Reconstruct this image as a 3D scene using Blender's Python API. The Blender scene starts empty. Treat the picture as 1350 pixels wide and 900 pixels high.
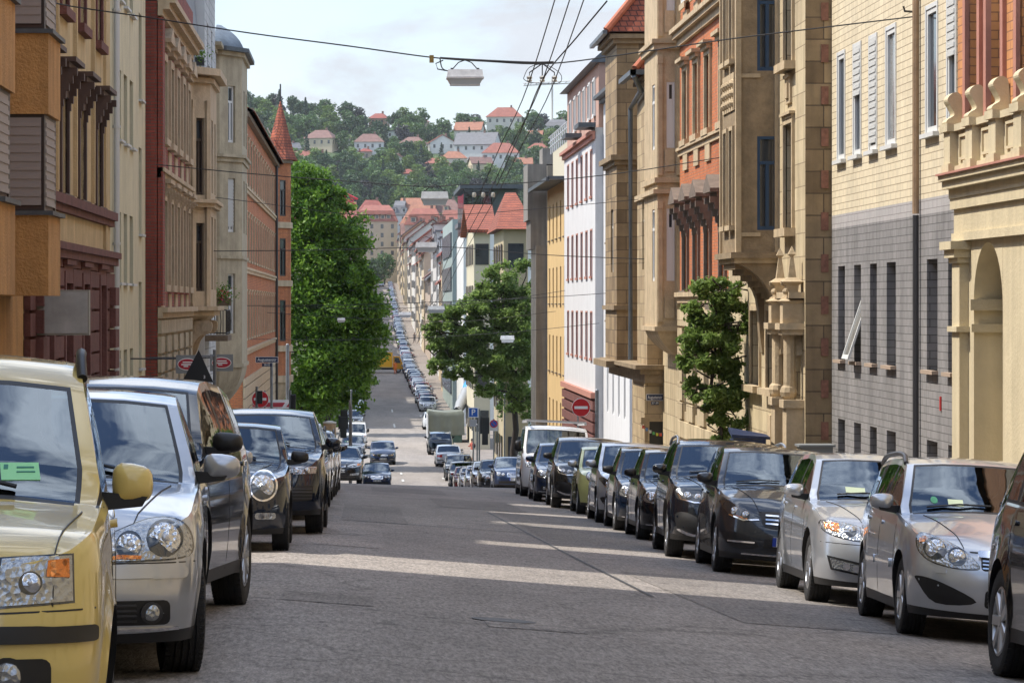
import bpy, bmesh, math, random
from mathutils import Vector, Matrix
from mathutils.bvhtree import BVHTree
SC = bpy.context.scene
COL = SC.collection
rad = math.radians
F, VX, VY = 4000.0, 475.0, 400.0          # focal length and principal point in 1350 px units
def P(px, py, Y): return Vector(((px-VX)/F*Y, Y, (VY-py)/F*Y))
def lerp(a, b, t): return a+(b-a)*t
def interp(tab, x):
    if x <= tab[0][0]: return tab[0][1]
    for (a, va), (b, vb) in zip(tab, tab[1:]):
        if x <= b:
            return va if b == a else va+(vb-va)*(x-a)/(b-a)
    return tab[-1][1]
def sstep(a, b, x):
    t = max(0, min(1, (x-a)/(b-a))); return t*t*(3-2*t)
def catmull(pts, n=6, closed=True):
    out = []; N = len(pts)
    for i in range(N if closed else N-1):
        if closed: p0, p1, p2, p3 = pts[i-1], pts[i], pts[(i+1) % N], pts[(i+2) % N]
        else: p0, p1, p2, p3 = pts[max(i-1, 0)], pts[i], pts[i+1], pts[min(i+2, N-1)]
        for k in range(n):
            t = k/n
            out.append(tuple(.5*((2*p1[j])+(-p0[j]+p2[j])*t+(2*p0[j]-5*p1[j]+4*p2[j]-p3[j])*t*t+(-p0[j]+3*p1[j]-3*p2[j]+p3[j])*t**3) for j in range(len(p1))))
    if not closed: out.append(tuple(pts[-1]))
    return out

# ---------------------------------------------------------------- objects
def tag(o, label=None, cat=None, group=None, kind=None):
    if label: o['label'] = label
    if cat: o['category'] = cat
    if group: o['group'] = group
    if kind: o['kind'] = kind
    return o
def empty(name, loc, label=None, cat=None, group=None):
    o = bpy.data.objects.new(name, None); COL.objects.link(o); o.location = loc
    o.empty_display_size = .2
    return tag(o, label, cat, group)
def copy_tree(o, parent=None, kids=None):
    if kids is None:
        kids = {}
        for q in bpy.data.objects:
            if q.parent: kids.setdefault(q.parent, []).append(q)
    c = o.copy(); COL.objects.link(c); c.parent = parent
    for ch in kids.get(o, []): copy_tree(ch, c, kids)
    return c
def wpos(o):
    v = Vector((0, 0, 0))
    while o is not None:
        v += Vector(o.location); o = o.parent
    return v

class MB:
    def __init__(s, T=None):
        s.v = []; s.f = []; s.m = []; s.T = T; s.uvs = None
    def vert(s, p):
        s.v.append(tuple(s.T(*p)) if s.T else tuple(p)); return len(s.v)-1
    def face(s, idx, m=0): s.f.append(tuple(idx)); s.m.append(m)
    def poly(s, pts, m=0):
        s.face([s.vert(p) for p in pts], m)
    def box(s, x0, x1, y0, y1, z0, z1, m=0):
        a = [s.vert(p) for p in ((x0,y0,z0),(x1,y0,z0),(x1,y1,z0),(x0,y1,z0),(x0,y0,z1),(x1,y0,z1),(x1,y1,z1),(x0,y1,z1))]
        for q in ((0,3,2,1),(4,5,6,7),(0,1,5,4),(1,2,6,5),(2,3,7,6),(3,0,4,7)): s.face([a[k] for k in q], m)
    def hexa(s, b, t, m=0):
        """b, t: equal length rings bottom and top"""
        n = len(b); B = [s.vert(p) for p in b]; Tt = [s.vert(p) for p in t]
        s.face(B[::-1], m); s.face(Tt, m)
        for i in range(n): s.face((B[i], B[(i+1) % n], Tt[(i+1) % n], Tt[i]), m)
    def prism(s, pts, axis, a, b, m=0):
        """pts 2D in the other two axes (order x,y,z without axis)"""
        def mk(p, c):
            return {'x': (c, p[0], p[1]), 'y': (p[0], c, p[1]), 'z': (p[0], p[1], c)}[axis]
        s.hexa([mk(p, a) for p in pts], [mk(p, b) for p in pts], m)
    def ring(s, rings, m=0, closed=True, caps=True):
        ids = [[s.vert(p) for p in r] for r in rings]; n = len(ids[0])
        for A, B in zip(ids, ids[1:]):
            for i in range(n if closed else n-1):
                j = (i+1) % n; s.face((A[i], A[j], B[j], B[i]), m)
        if caps and closed:
            s.face(ids[0][::-1], m); s.face(ids[-1], m)
    def tube(s, pts, r, n=8, m=0, caps=True):
        pts = [Vector(p) for p in pts]; rings = []
        for i, p in enumerate(pts):
            d = (pts[min(i+1, len(pts)-1)]-pts[max(i-1, 0)]).normalized()
            u = d.cross(Vector((0, 0, 1)) if abs(d.z) < .95 else Vector((0, 1, 0))).normalized(); w = d.cross(u)
            rr = r[i] if isinstance(r, (list, tuple)) else r
            rings.append([p+u*math.cos(k*2*math.pi/n)*rr+w*math.sin(k*2*math.pi/n)*rr for k in range(n)])
        s.ring(rings, m, True, caps)
    def lathe(s, prof, c, axis='z', n=24, m=0, caps=False, mats=None):
        """prof: list (r, h) along axis from centre c"""
        rings = []
        for r, h in prof:
            ring = []
            for k in range(n):
                a = k*2*math.pi/n; u, w = r*math.cos(a), r*math.sin(a)
                ring.append({'z': (c[0]+u, c[1]+w, c[2]+h), 'x': (c[0]+h, c[1]+u, c[2]+w), 'y': (c[0]+u, c[1]+h, c[2]+w)}[axis])
            rings.append(ring)
        ids = [[s.vert(p) for p in r] for r in rings]
        for q, (A, B) in enumerate(zip(ids, ids[1:])):
            for i in range(n):
                j = (i+1) % n; s.face((A[i], A[j], B[j], B[i]), mats[q] if mats else m)
        if caps: s.face(ids[0][::-1], m); s.face(ids[-1], m)
    def ball(s, c, r, m=0, nu=12, nv=8, sc=(1, 1, 1)):
        prof = [(max(1e-4, r*math.sin(math.pi*i/nv)), -r*math.cos(math.pi*i/nv)) for i in range(nv+1)]
        rings = [[(c[0]+q*math.cos(k*2*math.pi/nu)*sc[0], c[1]+q*math.sin(k*2*math.pi/nu)*sc[1], c[2]+h*sc[2]) for k in range(nu)] for q, h in prof]
        s.ring(rings, m, True, False)
    def mesh(s, name, mats, smooth=None, origin=(0, 0, 0), recalc=True):
        me = bpy.data.meshes.new(name)
        o = Vector(origin)
        me.from_pydata([tuple(Vector(p)-o) for p in s.v], [], s.f)
        mats = mats if isinstance(mats, (list, tuple)) else [mats]
        for q in mats: me.materials.append(q)
        me.polygons.foreach_set('material_index', s.m)
        me.update()
        if recalc:
            bm = bmesh.new(); bm.from_mesh(me); bmesh.ops.recalc_face_normals(bm, faces=bm.faces); bm.to_mesh(me); bm.free()
        if smooth is not None:
            me.polygons.foreach_set('use_smooth', [True]*len(me.polygons)); me.set_sharp_from_angle(angle=rad(smooth))
        return me
    def build(s, name, mats, parent=None, smooth=None, origin=None, recalc=True):
        org = Vector(origin) if origin is not None else (wpos(parent) if parent is not None else Vector((0, 0, 0)))
        me = s.mesh(name, mats, smooth, org, recalc)
        o = bpy.data.objects.new(name, me); COL.objects.link(o)
        if parent is not None:
            o.parent = parent; o.location = org-wpos(parent)
        else: o.location = org
        return o
def mobj(name, me, parent=None, loc=(0, 0, 0)):
    o = bpy.data.objects.new(name, me); COL.objects.link(o); o.parent = parent; o.location = loc; return o

# ---------------------------------------------------------------- materials
MC = {}
def nt(name):
    m = bpy.data.materials.new(name); m.use_nodes = True; n = m.node_tree; b = n.nodes['Principled BSDF']; return m, n, b
def mat(name, c, rough=.6, metal=0., var=.0, scale=3., bump=0., bscale=40., coat=0., emit=None, spec=None, streak=0.):
    key = (name, tuple(c), rough, metal, var, scale, bump, bscale, coat, streak)
    if key in MC: return MC[key]
    m, n, b = nt(name); N = n.nodes; L = n.links
    b.inputs['Base Color'].default_value = (*c, 1); b.inputs['Roughness'].default_value = rough; b.inputs['Metallic'].default_value = metal
    if coat: b.inputs['Coat Weight'].default_value = coat; b.inputs['Coat Roughness'].default_value = .03
    if spec is not None: b.inputs['Specular IOR Level'].default_value = spec
    if var or bump or streak:
        tc = N.new('ShaderNodeTexCoord')
        geo = N.new('ShaderNodeNewGeometry')
    if var or streak:
        t = N.new('ShaderNodeTexNoise'); t.inputs['Scale'].default_value = scale; t.inputs['Detail'].default_value = 7; t.inputs['Roughness'].default_value = .65
        L.new(geo.outputs['Position'], t.inputs['Vector'])
        r = N.new('ShaderNodeMapRange'); r.inputs['From Min'].default_value = .3; r.inputs['From Max'].default_value = .7
        r.inputs['To Min'].default_value = 1-var; r.inputs['To Max'].default_value = 1+var*.6
        L.new(t.outputs['Fac'], r.inputs['Value'])
        fac = r.outputs['Result']
        if streak:
            mp = N.new('ShaderNodeMapping'); mp.inputs['Scale'].default_value = (2.2, 2.2, .18); L.new(geo.outputs['Position'], mp.inputs['Vector'])
            t2 = N.new('ShaderNodeTexNoise'); t2.inputs['Scale'].default_value = 1.5; t2.inputs['Detail'].default_value = 8; L.new(mp.outputs['Vector'], t2.inputs['Vector'])
            r2 = N.new('ShaderNodeMapRange'); r2.inputs['From Min'].default_value = .35; r2.inputs['From Max'].default_value = .62
            r2.inputs['To Min'].default_value = 1-streak; r2.inputs['To Max'].default_value = 1.0; L.new(t2.outputs['Fac'], r2.inputs['Value'])
            mm = N.new('ShaderNodeMath'); mm.operation = 'MULTIPLY'; L.new(fac, mm.inputs[0]); L.new(r2.outputs['Result'], mm.inputs[1]); fac = mm.outputs[0]
        v = N.new('ShaderNodeVectorMath'); v.operation = 'SCALE'; v.inputs[0].default_value = c; L.new(fac, v.inputs['Scale'])
        L.new(v.outputs['Vector'], b.inputs['Base Color'])
    if bump:
        t = N.new('ShaderNodeTexNoise'); t.inputs['Scale'].default_value = bscale; t.inputs['Detail'].default_value = 4; L.new(geo.outputs['Position'], t.inputs['Vector'])
        bp = N.new('ShaderNodeBump'); bp.inputs['Strength'].default_value = min(1, bump*1.4); bp.inputs['Distance'].default_value = .03; L.new(t.outputs['Fac'], bp.inputs['Height']); L.new(bp.outputs['Normal'], b.inputs['Normal'])
    if emit: b.inputs['Emission Color'].default_value = (*c, 1); b.inputs['Emission Strength'].default_value = emit
    MC[key] = m; return m
def brick(name, c1, c2, mortar, bw=.25, bh=.08, mw=.012, rough=.8, var=.25, streak=.2, bump=.4, offset=.5, vscale=1.2):
    """masonry laid by world position: courses along z, running along x+y"""
    if name in MC: return MC[name]
    m, n, b = nt(name); N = n.nodes; L = n.links
    geo = N.new('ShaderNodeNewGeometry'); sep = N.new('ShaderNodeSeparateXYZ'); L.new(geo.outputs['Position'], sep.inputs[0])
    ad = N.new('ShaderNodeMath'); ad.operation = 'ADD'; L.new(sep.outputs['X'], ad.inputs[0]); L.new(sep.outputs['Y'], ad.inputs[1])
    cb = N.new('ShaderNodeCombineXYZ'); L.new(ad.outputs[0], cb.inputs['X']); L.new(sep.outputs['Z'], cb.inputs['Y'])
    t = N.new('ShaderNodeTexBrick'); L.new(cb.outputs[0], t.inputs['Vector']); t.offset = offset
    t.inputs['Color1'].default_value = (*c1, 1); t.inputs['Color2'].default_value = (*c2, 1); t.inputs['Mortar'].default_value = (*mortar, 1)
    t.inputs['Scale'].default_value = 1; t.inputs['Mortar Size'].default_value = mw; t.inputs['Brick Width'].default_value = bw; t.inputs['Row Height'].default_value = bh
    ns = N.new('ShaderNodeTexNoise'); ns.inputs['Scale'].default_value = vscale; ns.inputs['Detail'].default_value = 8; ns.inputs['Roughness'].default_value = .65; L.new(geo.outputs['Position'], ns.inputs['Vector'])
    r = N.new('ShaderNodeMapRange'); r.inputs['From Min'].default_value = .3; r.inputs['From Max'].default_value = .7; r.inputs['To Min'].default_value = 1-var; r.inputs['To Max'].default_value = 1+var*.6; L.new(ns.outputs['Fac'], r.inputs['Value'])
    mp = N.new('ShaderNodeMapping'); mp.inputs['Scale'].default_value = (2.2, 2.2, .16); L.new(geo.outputs['Position'], mp.inputs['Vector'])
    t2 = N.new('ShaderNodeTexNoise'); t2.inputs['Scale'].default_value = 1.6; t2.inputs['Detail'].default_value = 8; L.new(mp.outputs['Vector'], t2.inputs['Vector'])
    r2 = N.new('ShaderNodeMapRange'); r2.inputs['From Min'].default_value = .35; r2.inputs['From Max'].default_value = .6; r2.inputs['To Min'].default_value = 1-streak; L.new(t2.outputs['Fac'], r2.inputs['Value'])
    mm = N.new('ShaderNodeMath'); mm.operation = 'MULTIPLY'; L.new(r.outputs[0], mm.inputs[0]); L.new(r2.outputs[0], mm.inputs[1])
    v = N.new('ShaderNodeVectorMath'); v.operation = 'SCALE'; L.new(t.outputs['Color'], v.inputs[0]); L.new(mm.outputs[0], v.inputs['Scale'])
    L.new(v.outputs['Vector'], b.inputs['Base Color']); b.inputs['Roughness'].default_value = rough
    if bump:
        ad2 = N.new('ShaderNodeMath'); ad2.operation = 'MULTIPLY_ADD'; L.new(t.outputs['Fac'], ad2.inputs[0]); ad2.inputs[1].default_value = -1.; L.new(ns.outputs['Fac'], ad2.inputs[2])
        bp = N.new('ShaderNodeBump'); bp.inputs['Strength'].default_value = min(1, bump*1.6); bp.inputs['Distance'].default_value = .035; L.new(ad2.outputs[0], bp.inputs['Height']); L.new(bp.outputs['Normal'], b.inputs['Normal'])
    MC[name] = m; return m
def glassmat(name, tint, ior=1.8):
    if name in MC: return MC[name]
    m = bpy.data.materials.new(name); m.use_nodes = True; n = m.node_tree; N = n.nodes; L = n.links; N.clear()
    o = N.new('ShaderNodeOutputMaterial'); mx = N.new('ShaderNodeMixShader'); fr = N.new('ShaderNodeFresnel'); fr.inputs['IOR'].default_value = ior
    tr = N.new('ShaderNodeBsdfTransparent'); tr.inputs['Color'].default_value = (*tint, 1); gl = N.new('ShaderNodeBsdfGlossy'); gl.inputs['Roughness'].default_value = .015
    gl.inputs['Color'].default_value = (.80, .90, 1, 1)
    ns = N.new('ShaderNodeTexNoise'); ns.inputs['Scale'].default_value = 2.2; geo = N.new('ShaderNodeNewGeometry'); L.new(geo.outputs['Position'], ns.inputs['Vector'])
    bp = N.new('ShaderNodeBump'); bp.inputs['Strength'].default_value = .05; bp.inputs['Distance'].default_value = .05; L.new(ns.outputs['Fac'], bp.inputs['Height'])
    L.new(bp.outputs['Normal'], gl.inputs['Normal'])
    L.new(fr.outputs[0], mx.inputs[0]); L.new(tr.outputs[0], mx.inputs[1]); L.new(gl.outputs[0], mx.inputs[2]); L.new(mx.outputs[0], o.inputs['Surface'])
    MC[name] = m; return m
def paint(name, c, metal=.0, rough=.35):
    return mat('paint_'+name, c, rough, metal, coat=1.0, var=.05, scale=1.5, spec=.5 if metal > .6 else .12)
BLACK = mat('black_plastic', (.008, .008, .009), .5)
RUBBER = mat('tyre_rubber', (.013, .013, .014), .78, bump=.3, bscale=120)
CHROME = mat('chrome', (.75, .75, .77), .12, 1.)
ALLOY = mat('alloy', (.42, .43, .45), .3, .85)
DARKM = mat('dark_metal', (.05, .05, .055), .45, .3)
def lampglass(name, c, rough, sc, st):
    m, n, b = nt(name); N, L = n.nodes, n.links; b.inputs['Base Color'].default_value = (*c, 1); b.inputs['Metallic'].default_value = .75; b.inputs['Roughness'].default_value = rough; b.inputs['Coat Weight'].default_value = 1; b.inputs['Coat Roughness'].default_value = .03
    tc = N.new('ShaderNodeTexCoord'); v = N.new('ShaderNodeTexVoronoi'); v.inputs['Scale'].default_value = sc; L.new(tc.outputs['Object'], v.inputs['Vector'])
    bp = N.new('ShaderNodeBump'); bp.inputs['Strength'].default_value = st; bp.inputs['Distance'].default_value = .03; L.new(v.outputs['Distance'], bp.inputs['Height']); L.new(bp.outputs['Normal'], b.inputs['Normal']); return m
LAMPG = lampglass('lamp_glass', (.34, .355, .37), .2, 42, .3)
LAMPB_ = lampglass('lamp_bowl', (.62, .63, .65), .06, 34, .35)
LAMPW = mat('bulb_glass', (.5, .5, .52), .05, .3, coat=1)
LAMPC = mat('lamp_reflector', (.8, .8, .82), .1, 1.)
LAMPD = mat('lamp_dark', (.04, .045, .05), .15, .3, coat=1)
ORANGE = lampglass('indicator_orange', (.62, .20, .04), .15, 30, .5)
REDL = mat('tail_lamp_red', (.35, .01, .012), .15, coat=1)
WHITEP = mat('plate_white', (.62, .63, .62), .4)
CARGLASS = glassmat('car_glass', (.26, .33, .33), 2.0)
INTER = mat('interior_dark', (.03, .03, .032), .8)
SEATM = mat('seat_fabric', (.05, .05, .055), .9)
GREENP = mat('permit_paper', (.34, .40, .28), .6)
# ---------------------------------------------------------------- cars
# local frame: front bumper faces -y, wheels stand on z = 0, origin at the front axle
def densify(poly, step):
    out = []
    for a, b in zip(poly, poly[1:]+poly[:1]):
        n = max(1, int(math.hypot(b[0]-a[0], b[1]-a[1])/step))
        for k in range(n): out.append((lerp(a[0], b[0], k/n), lerp(a[1], b[1], k/n)))
    return out
def patch(mb, bvh, poly, view, off=.004, thick=.012, m=0, grid=.06, far=6., tilt=0.):
    """drapes a closed 2-D outline on the body. view 'f': (x,z) looking +y, 'r': looking -y, 's'/'S': (y,z) from -x / +x, 't': (x,y) from above"""
    poly = densify(poly, grid)
    bm = bmesh.new()
    vs = [bm.verts.new((p[0], p[1], 0)) for p in poly]
    try: bm.faces.new(vs)
    except Exception: bm.free(); return
    xs = [p[0] for p in poly]; ys = [p[1] for p in poly]
    for ax, lo, hi in ((0, min(xs), max(xs)), (1, min(ys), max(ys))):
        n = int((hi-lo)/grid)
        for k in range(1, n+1):
            c = lo+(hi-lo)*k/(n+1); co = [0, 0, 0]; no = [0, 0, 0]; co[ax] = c; no[ax] = 1
            bmesh.ops.bisect_plane(bm, geom=bm.verts[:]+bm.edges[:]+bm.faces[:], plane_co=co, plane_no=no)
    bm.verts.index_update(); pos = {}; last = None
    for v in bm.verts:
        a, b = v.co.x, v.co.y
        if view == 'f': o, d = Vector((a, -far, b)), Vector((0, 1, 0))
        elif view == 'r': o, d = Vector((a, far*2, b)), Vector((0, -1, 0))
        elif view == 's': o, d = Vector((-far, a, b)), Vector((1, 0, 0))
        elif view == 'S': o, d = Vector((far, a, b)), Vector((-1, 0, 0))
        else: o, d = Vector((a, b, far)), Vector((0, 0, -1))
        h, nrm, i_, dist = bvh.ray_cast(o, d)
        pos[v.index] = (h, nrm, d)
    ok = [p[0] for p in pos.values() if p[0] is not None]
    if not ok: bm.free(); return
    base = len(mb.v); top = {}; bot = {}
    for v in bm.verts:
        h, nrm, d = pos[v.index]
        if h is None:
            q = min((p for p in pos.values() if p[0] is not None), key=lambda p: (p[0]-Vector((v.co.x, p[0].y, v.co.y) if view in 'fr' else (p[0].x, v.co.x, v.co.y) if view in 'sS' else (v.co.x, v.co.y, p[0].z))).length)
            h, nrm = q[0], q[1]
        if nrm.dot(d) > 0: nrm = -nrm
        top[v.index] = mb.vert(h+nrm*off); bot[v.index] = mb.vert(h-nrm*thick)
    for f in bm.faces: mb.face([top[v.index] for v in f.verts], m)
    for e in bm.edges:
        if len(e.link_faces) == 1:
            a, b = e.verts; mb.face((top[a.index], top[b.index], bot[b.index], bot[a.index]), m)
    bm.free()
def circ(x, z, r, n=18, rz=None):
    rz = rz or r
    return [(x+r*math.cos(k*2*math.pi/n), z+rz*math.sin(k*2*math.pi/n)) for k in range(n)]
def mirrored(poly): return [(-x, z) for x, z in poly]
def rrect(x0, x1, z0, z1, r=.02, n=3):
    out = []
    for cx, cz, a0 in ((x1-r, z0+r, -90), (x1-r, z1-r, 0), (x0+r, z1-r, 90), (x0+r, z0+r, 180)):
        for k in range(n+1):
            a = rad(a0+90*k/n); out.append((cx+r*math.cos(a), cz+r*math.sin(a)))
    return out

def wheel_meshes(r, w, style, spokes=7):
    """meshes centred on hub, outer side towards -x"""
    key = ('wheel', r, w, style, spokes)
    if key in MC: return MC[key]
    rr = r*.64
    t = MB()
    prof = [(rr, w*.42), (r*.9, w*.48), (r*.97, w*.44), (r, w*.34)]
    for k in range(-2, 3):
        c = k*w*.14
        prof += [(r, c+w*.04), (r-.009, c+w*.035), (r-.009, c-w*.035+.0), (r, c-w*.04)] if False else []
    grooves = []
    for k in (1.5, .5, -.5, -1.5):
        c = k*w*.16
        grooves += [(r, c+.006), (r-.01, c+.005), (r-.01, c-.005), (r, c-.006)]
    prof += grooves+[(r, -w*.34), (r*.97, -w*.44), (r*.9, -w*.49), (r*.72, -w*.47), (rr, -w*.42)]
    t.lathe(prof, (0, 0, 0), 'x', 40)
    # tread blocks edge
    for k in range(52):
        a = k*2*math.pi/52
        for s in (1, -1):
            c = Vector((s*w*.40, math.cos(a)*(r*.985), math.sin(a)*(r*.985)))
            tt = Vector((0, -math.sin(a), math.cos(a))); nn = Vector((0, math.cos(a), math.sin(a)))
            q = [c+tt*.01*i+Vector((s*w*.05*j, 0, 0)) for i, j in ((-1, -1), (1, -1), (1, 1), (-1, 1))]
            t.hexa(q, [p+nn*(.006+.0) for p in q])
    tyre = t.mesh('tyre', RUBBER, 40)
    g = MB()
    g.lathe([(rr*1.0, -w*.44), (rr*.93, -w*.46), (rr*.9, -w*.40), (rr*.88, w*.3)], (0, 0, 0), 'x', 36)
    if style == 'steel':
        g.lathe([(rr*.93, -w*.45), (rr*.7, -w*.40), (rr*.4, -w*.42), (.02, -w*.45)], (0, 0, 0), 'x', 36)
        for k in range(8):
            a = k*math.pi/4
            g.box(-w*.47, -w*.41, -.0, .0, 0, 0)
    n = spokes
    for k in range(n):
        a = 2*math.pi*k/n; ca, sa = math.cos(a), math.sin(a)
        def pt(rad_, tw, x): return (x, rad_*ca-tw*sa, rad_*sa+tw*ca)
        wi, wo = rr*.13*7/n, rr*.17*7/n
        b = [pt(rr*.15, -wi, -w*.36), pt(rr*.15, wi, -w*.36), pt(rr*.92, wo, -w*.40), pt(rr*.92, -wo, -w*.40)]
        tp = [pt(rr*.15, -wi*.8, -w*.44), pt(rr*.15, wi*.8, -w*.44), pt(rr*.93, wo*.8, -w*.47), pt(rr*.93, -wo*.8, -w*.47)]
        g.hexa(b, tp)
    g.lathe([(.001, -w*.46), (rr*.16, -w*.46), (rr*.2, -w*.42), (rr*.2, -w*.3)], (0, 0, 0), 'x', 20)
    rim = g.mesh('rim', ALLOY, 40)
    d = MB(); d.lathe([(.001, -w*.2), (rr*.86, -w*.2), (rr*.86, w*.1), (.001, w*.1)], (0, 0, 0), 'x', 24)
    disc = d.mesh('brake_disc', DARKM, 40)
    MC[key] = (tyre, rim, disc); return MC[key]

DEF = dict(L=4.2, W=1.76, H=1.48, wb=2.58, fo=.85, r=.315, tw=.205, zs=.19, nose_n=2.8, nose_r=.5, tail_n=3., tail_r=.45,
           prof=[(-.85, .66), (-.78, .75), (-.6, .84), (-.1, .93), (.32, .99)], cowl=(.32, .99), roof0=(1.0, 1.41), roofm=(1.75, 1.48), roof1=(2.75, 1.42), tail0=(3.2, 1.02), tail=(3.36, .9),
           belt=[(-.85, .62), (-.6, .78), (0, .90), (.4, .95), (2.8, 1.02), (3.4, .92)], wr=.76, win=.955,
           face=[(.2, .08), (.34, .0), (.5, .0), (.6, .03), (.8, .12), (1., .2)], bow=.13, doors=(.42, 1.45, 2.35), spokes=7, wheel='alloy',
           lip=.10, rails=False, mirror='body', detail=2, aw=.07)
def car_section(c, y):
    """returns list of 17 points for station y (local y, front = -fo)"""
    hw0 = c['W']/2; L = c['L']; y0 = -c['fo']; y1 = y0+L
    def sup(d, r, n):
        if d >= r: return 1.
        q = (r-d)/r
        return max(.02, (1-q**n))**(1/n)
    hw = hw0*sup(y-y0, c['nose_r'], c['nose_n'])*sup(y1-y, c['tail_r'], c['tail_n'])
    hw *= 1-.05*max(0, (y0+1.-y))/1.0
    hw *= 1-.07*max(0, (y-(y1-1.3)))/1.3
    zs = c['zs']; ra = c['r']+c.get('gap', .055)
    zb = zs
    near = 0
    for yc in (0, c['wb']):
        d = abs(y-yc)
        if d < ra: zb = max(zb, c['r']+math.sqrt(max(0, ra*ra-d*d)))
        near = max(near, 1-max(0, d-ra)/.12 if d > ra else 1)
    near = max(0, near)
    zbelt = interp(c['belt'], y)
    top = interp(c['toptab'], y)
    if top < zbelt: zbelt = top-.005
    cab = sstep(c['cowl'][0]-.02, c['cowl'][0]+.25, y)*(1-sstep(c['tail0'][0]-.12, c['tail0'][0]+.05, y))
    crown = lerp(top-zbelt, .045, cab)
    ze = max(zbelt, top-crown)
    wi = hw*c['win']
    k = max(0, min(1, (ze-zbelt)/max(.05, c['H']-zbelt)))
    wtop = lerp(wi, wi*c['wr']/c['win']*1.02, k)
    pts = []
    # side column
    zl, zh = zs, zbelt
    def xs(z):
        t = max(0, min(1, (z-zl)/(zh-zl)))
        f = interp([(0, .945), (.12, .97), (.35, .992), (.55, 1.), (.8, .992), (.93, .978), (1, .965)], t)
        return hw*f
    fl = c.get('flare', .012)*near
    pts.append((hw*.5, zb))
    ncol = 7
    zsh = zbelt-.035
    zb2 = min(zb, zsh-.02)
    for j in range(ncol):
        t = (0, .11, .30, .50, .68, .86, 1)[j]
        z = lerp(zb2, zsh, t)
        x = xs(z)+fl*max(0, 1-(z-zb2)/.14)*(1 if zb > zs+.01 or near > 0 else 0)
        pts.append((x, z))
    pts.append((lerp(xs(zbelt), wi, .45), zbelt-.008))
    pts.append((wi, zbelt))                       # 9
    for j in range(1, 4):                         # 10..12
        tt = (.06, .45, .88)[j-1]
        x = lerp(wi, wtop, tt)+.012*math.sin(math.pi*tt)*k
        x = lerp(wi-.006*j, x, min(1, k*8)); pts.append((x, lerp(zbelt, ze, tt)))
    pts.append((min(wtop, wi-.02), ze))           # 13 roof edge
    xe = pts[-1][0]
    for t in (.925, .9, .6, .3, 0):               # 14..18
        zz = ze+(top-ze)*(1-t**(2.6)) if cab > .5 else ze+(top-ze)*(1-t**2.2)
        pts.append((xe*t, zz))
    out = []
    fr = 1-sstep(0, .9, y-y0); rr = 1-sstep(0, .5, y1-y)
    bow = c['bow']*(sstep(y0+.3, c['cowl'][0]-.1, y)*(1-sstep(c['roof0'][0], c['roofm'][0]+.5, y)))
    for i, (x, z) in enumerate(pts):
        dy = interp(c['face'], z)*fr
        dy -= interp(c.get('rear', [(.2, .08), (.35, 0), (.6, .0), (.8, .06), (1.1, .1)]), z)*rr
        if i >= 8: dy += bow*(abs(x)/hw0)**2
        out.append((x, y+dy, z))
    return out
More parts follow.
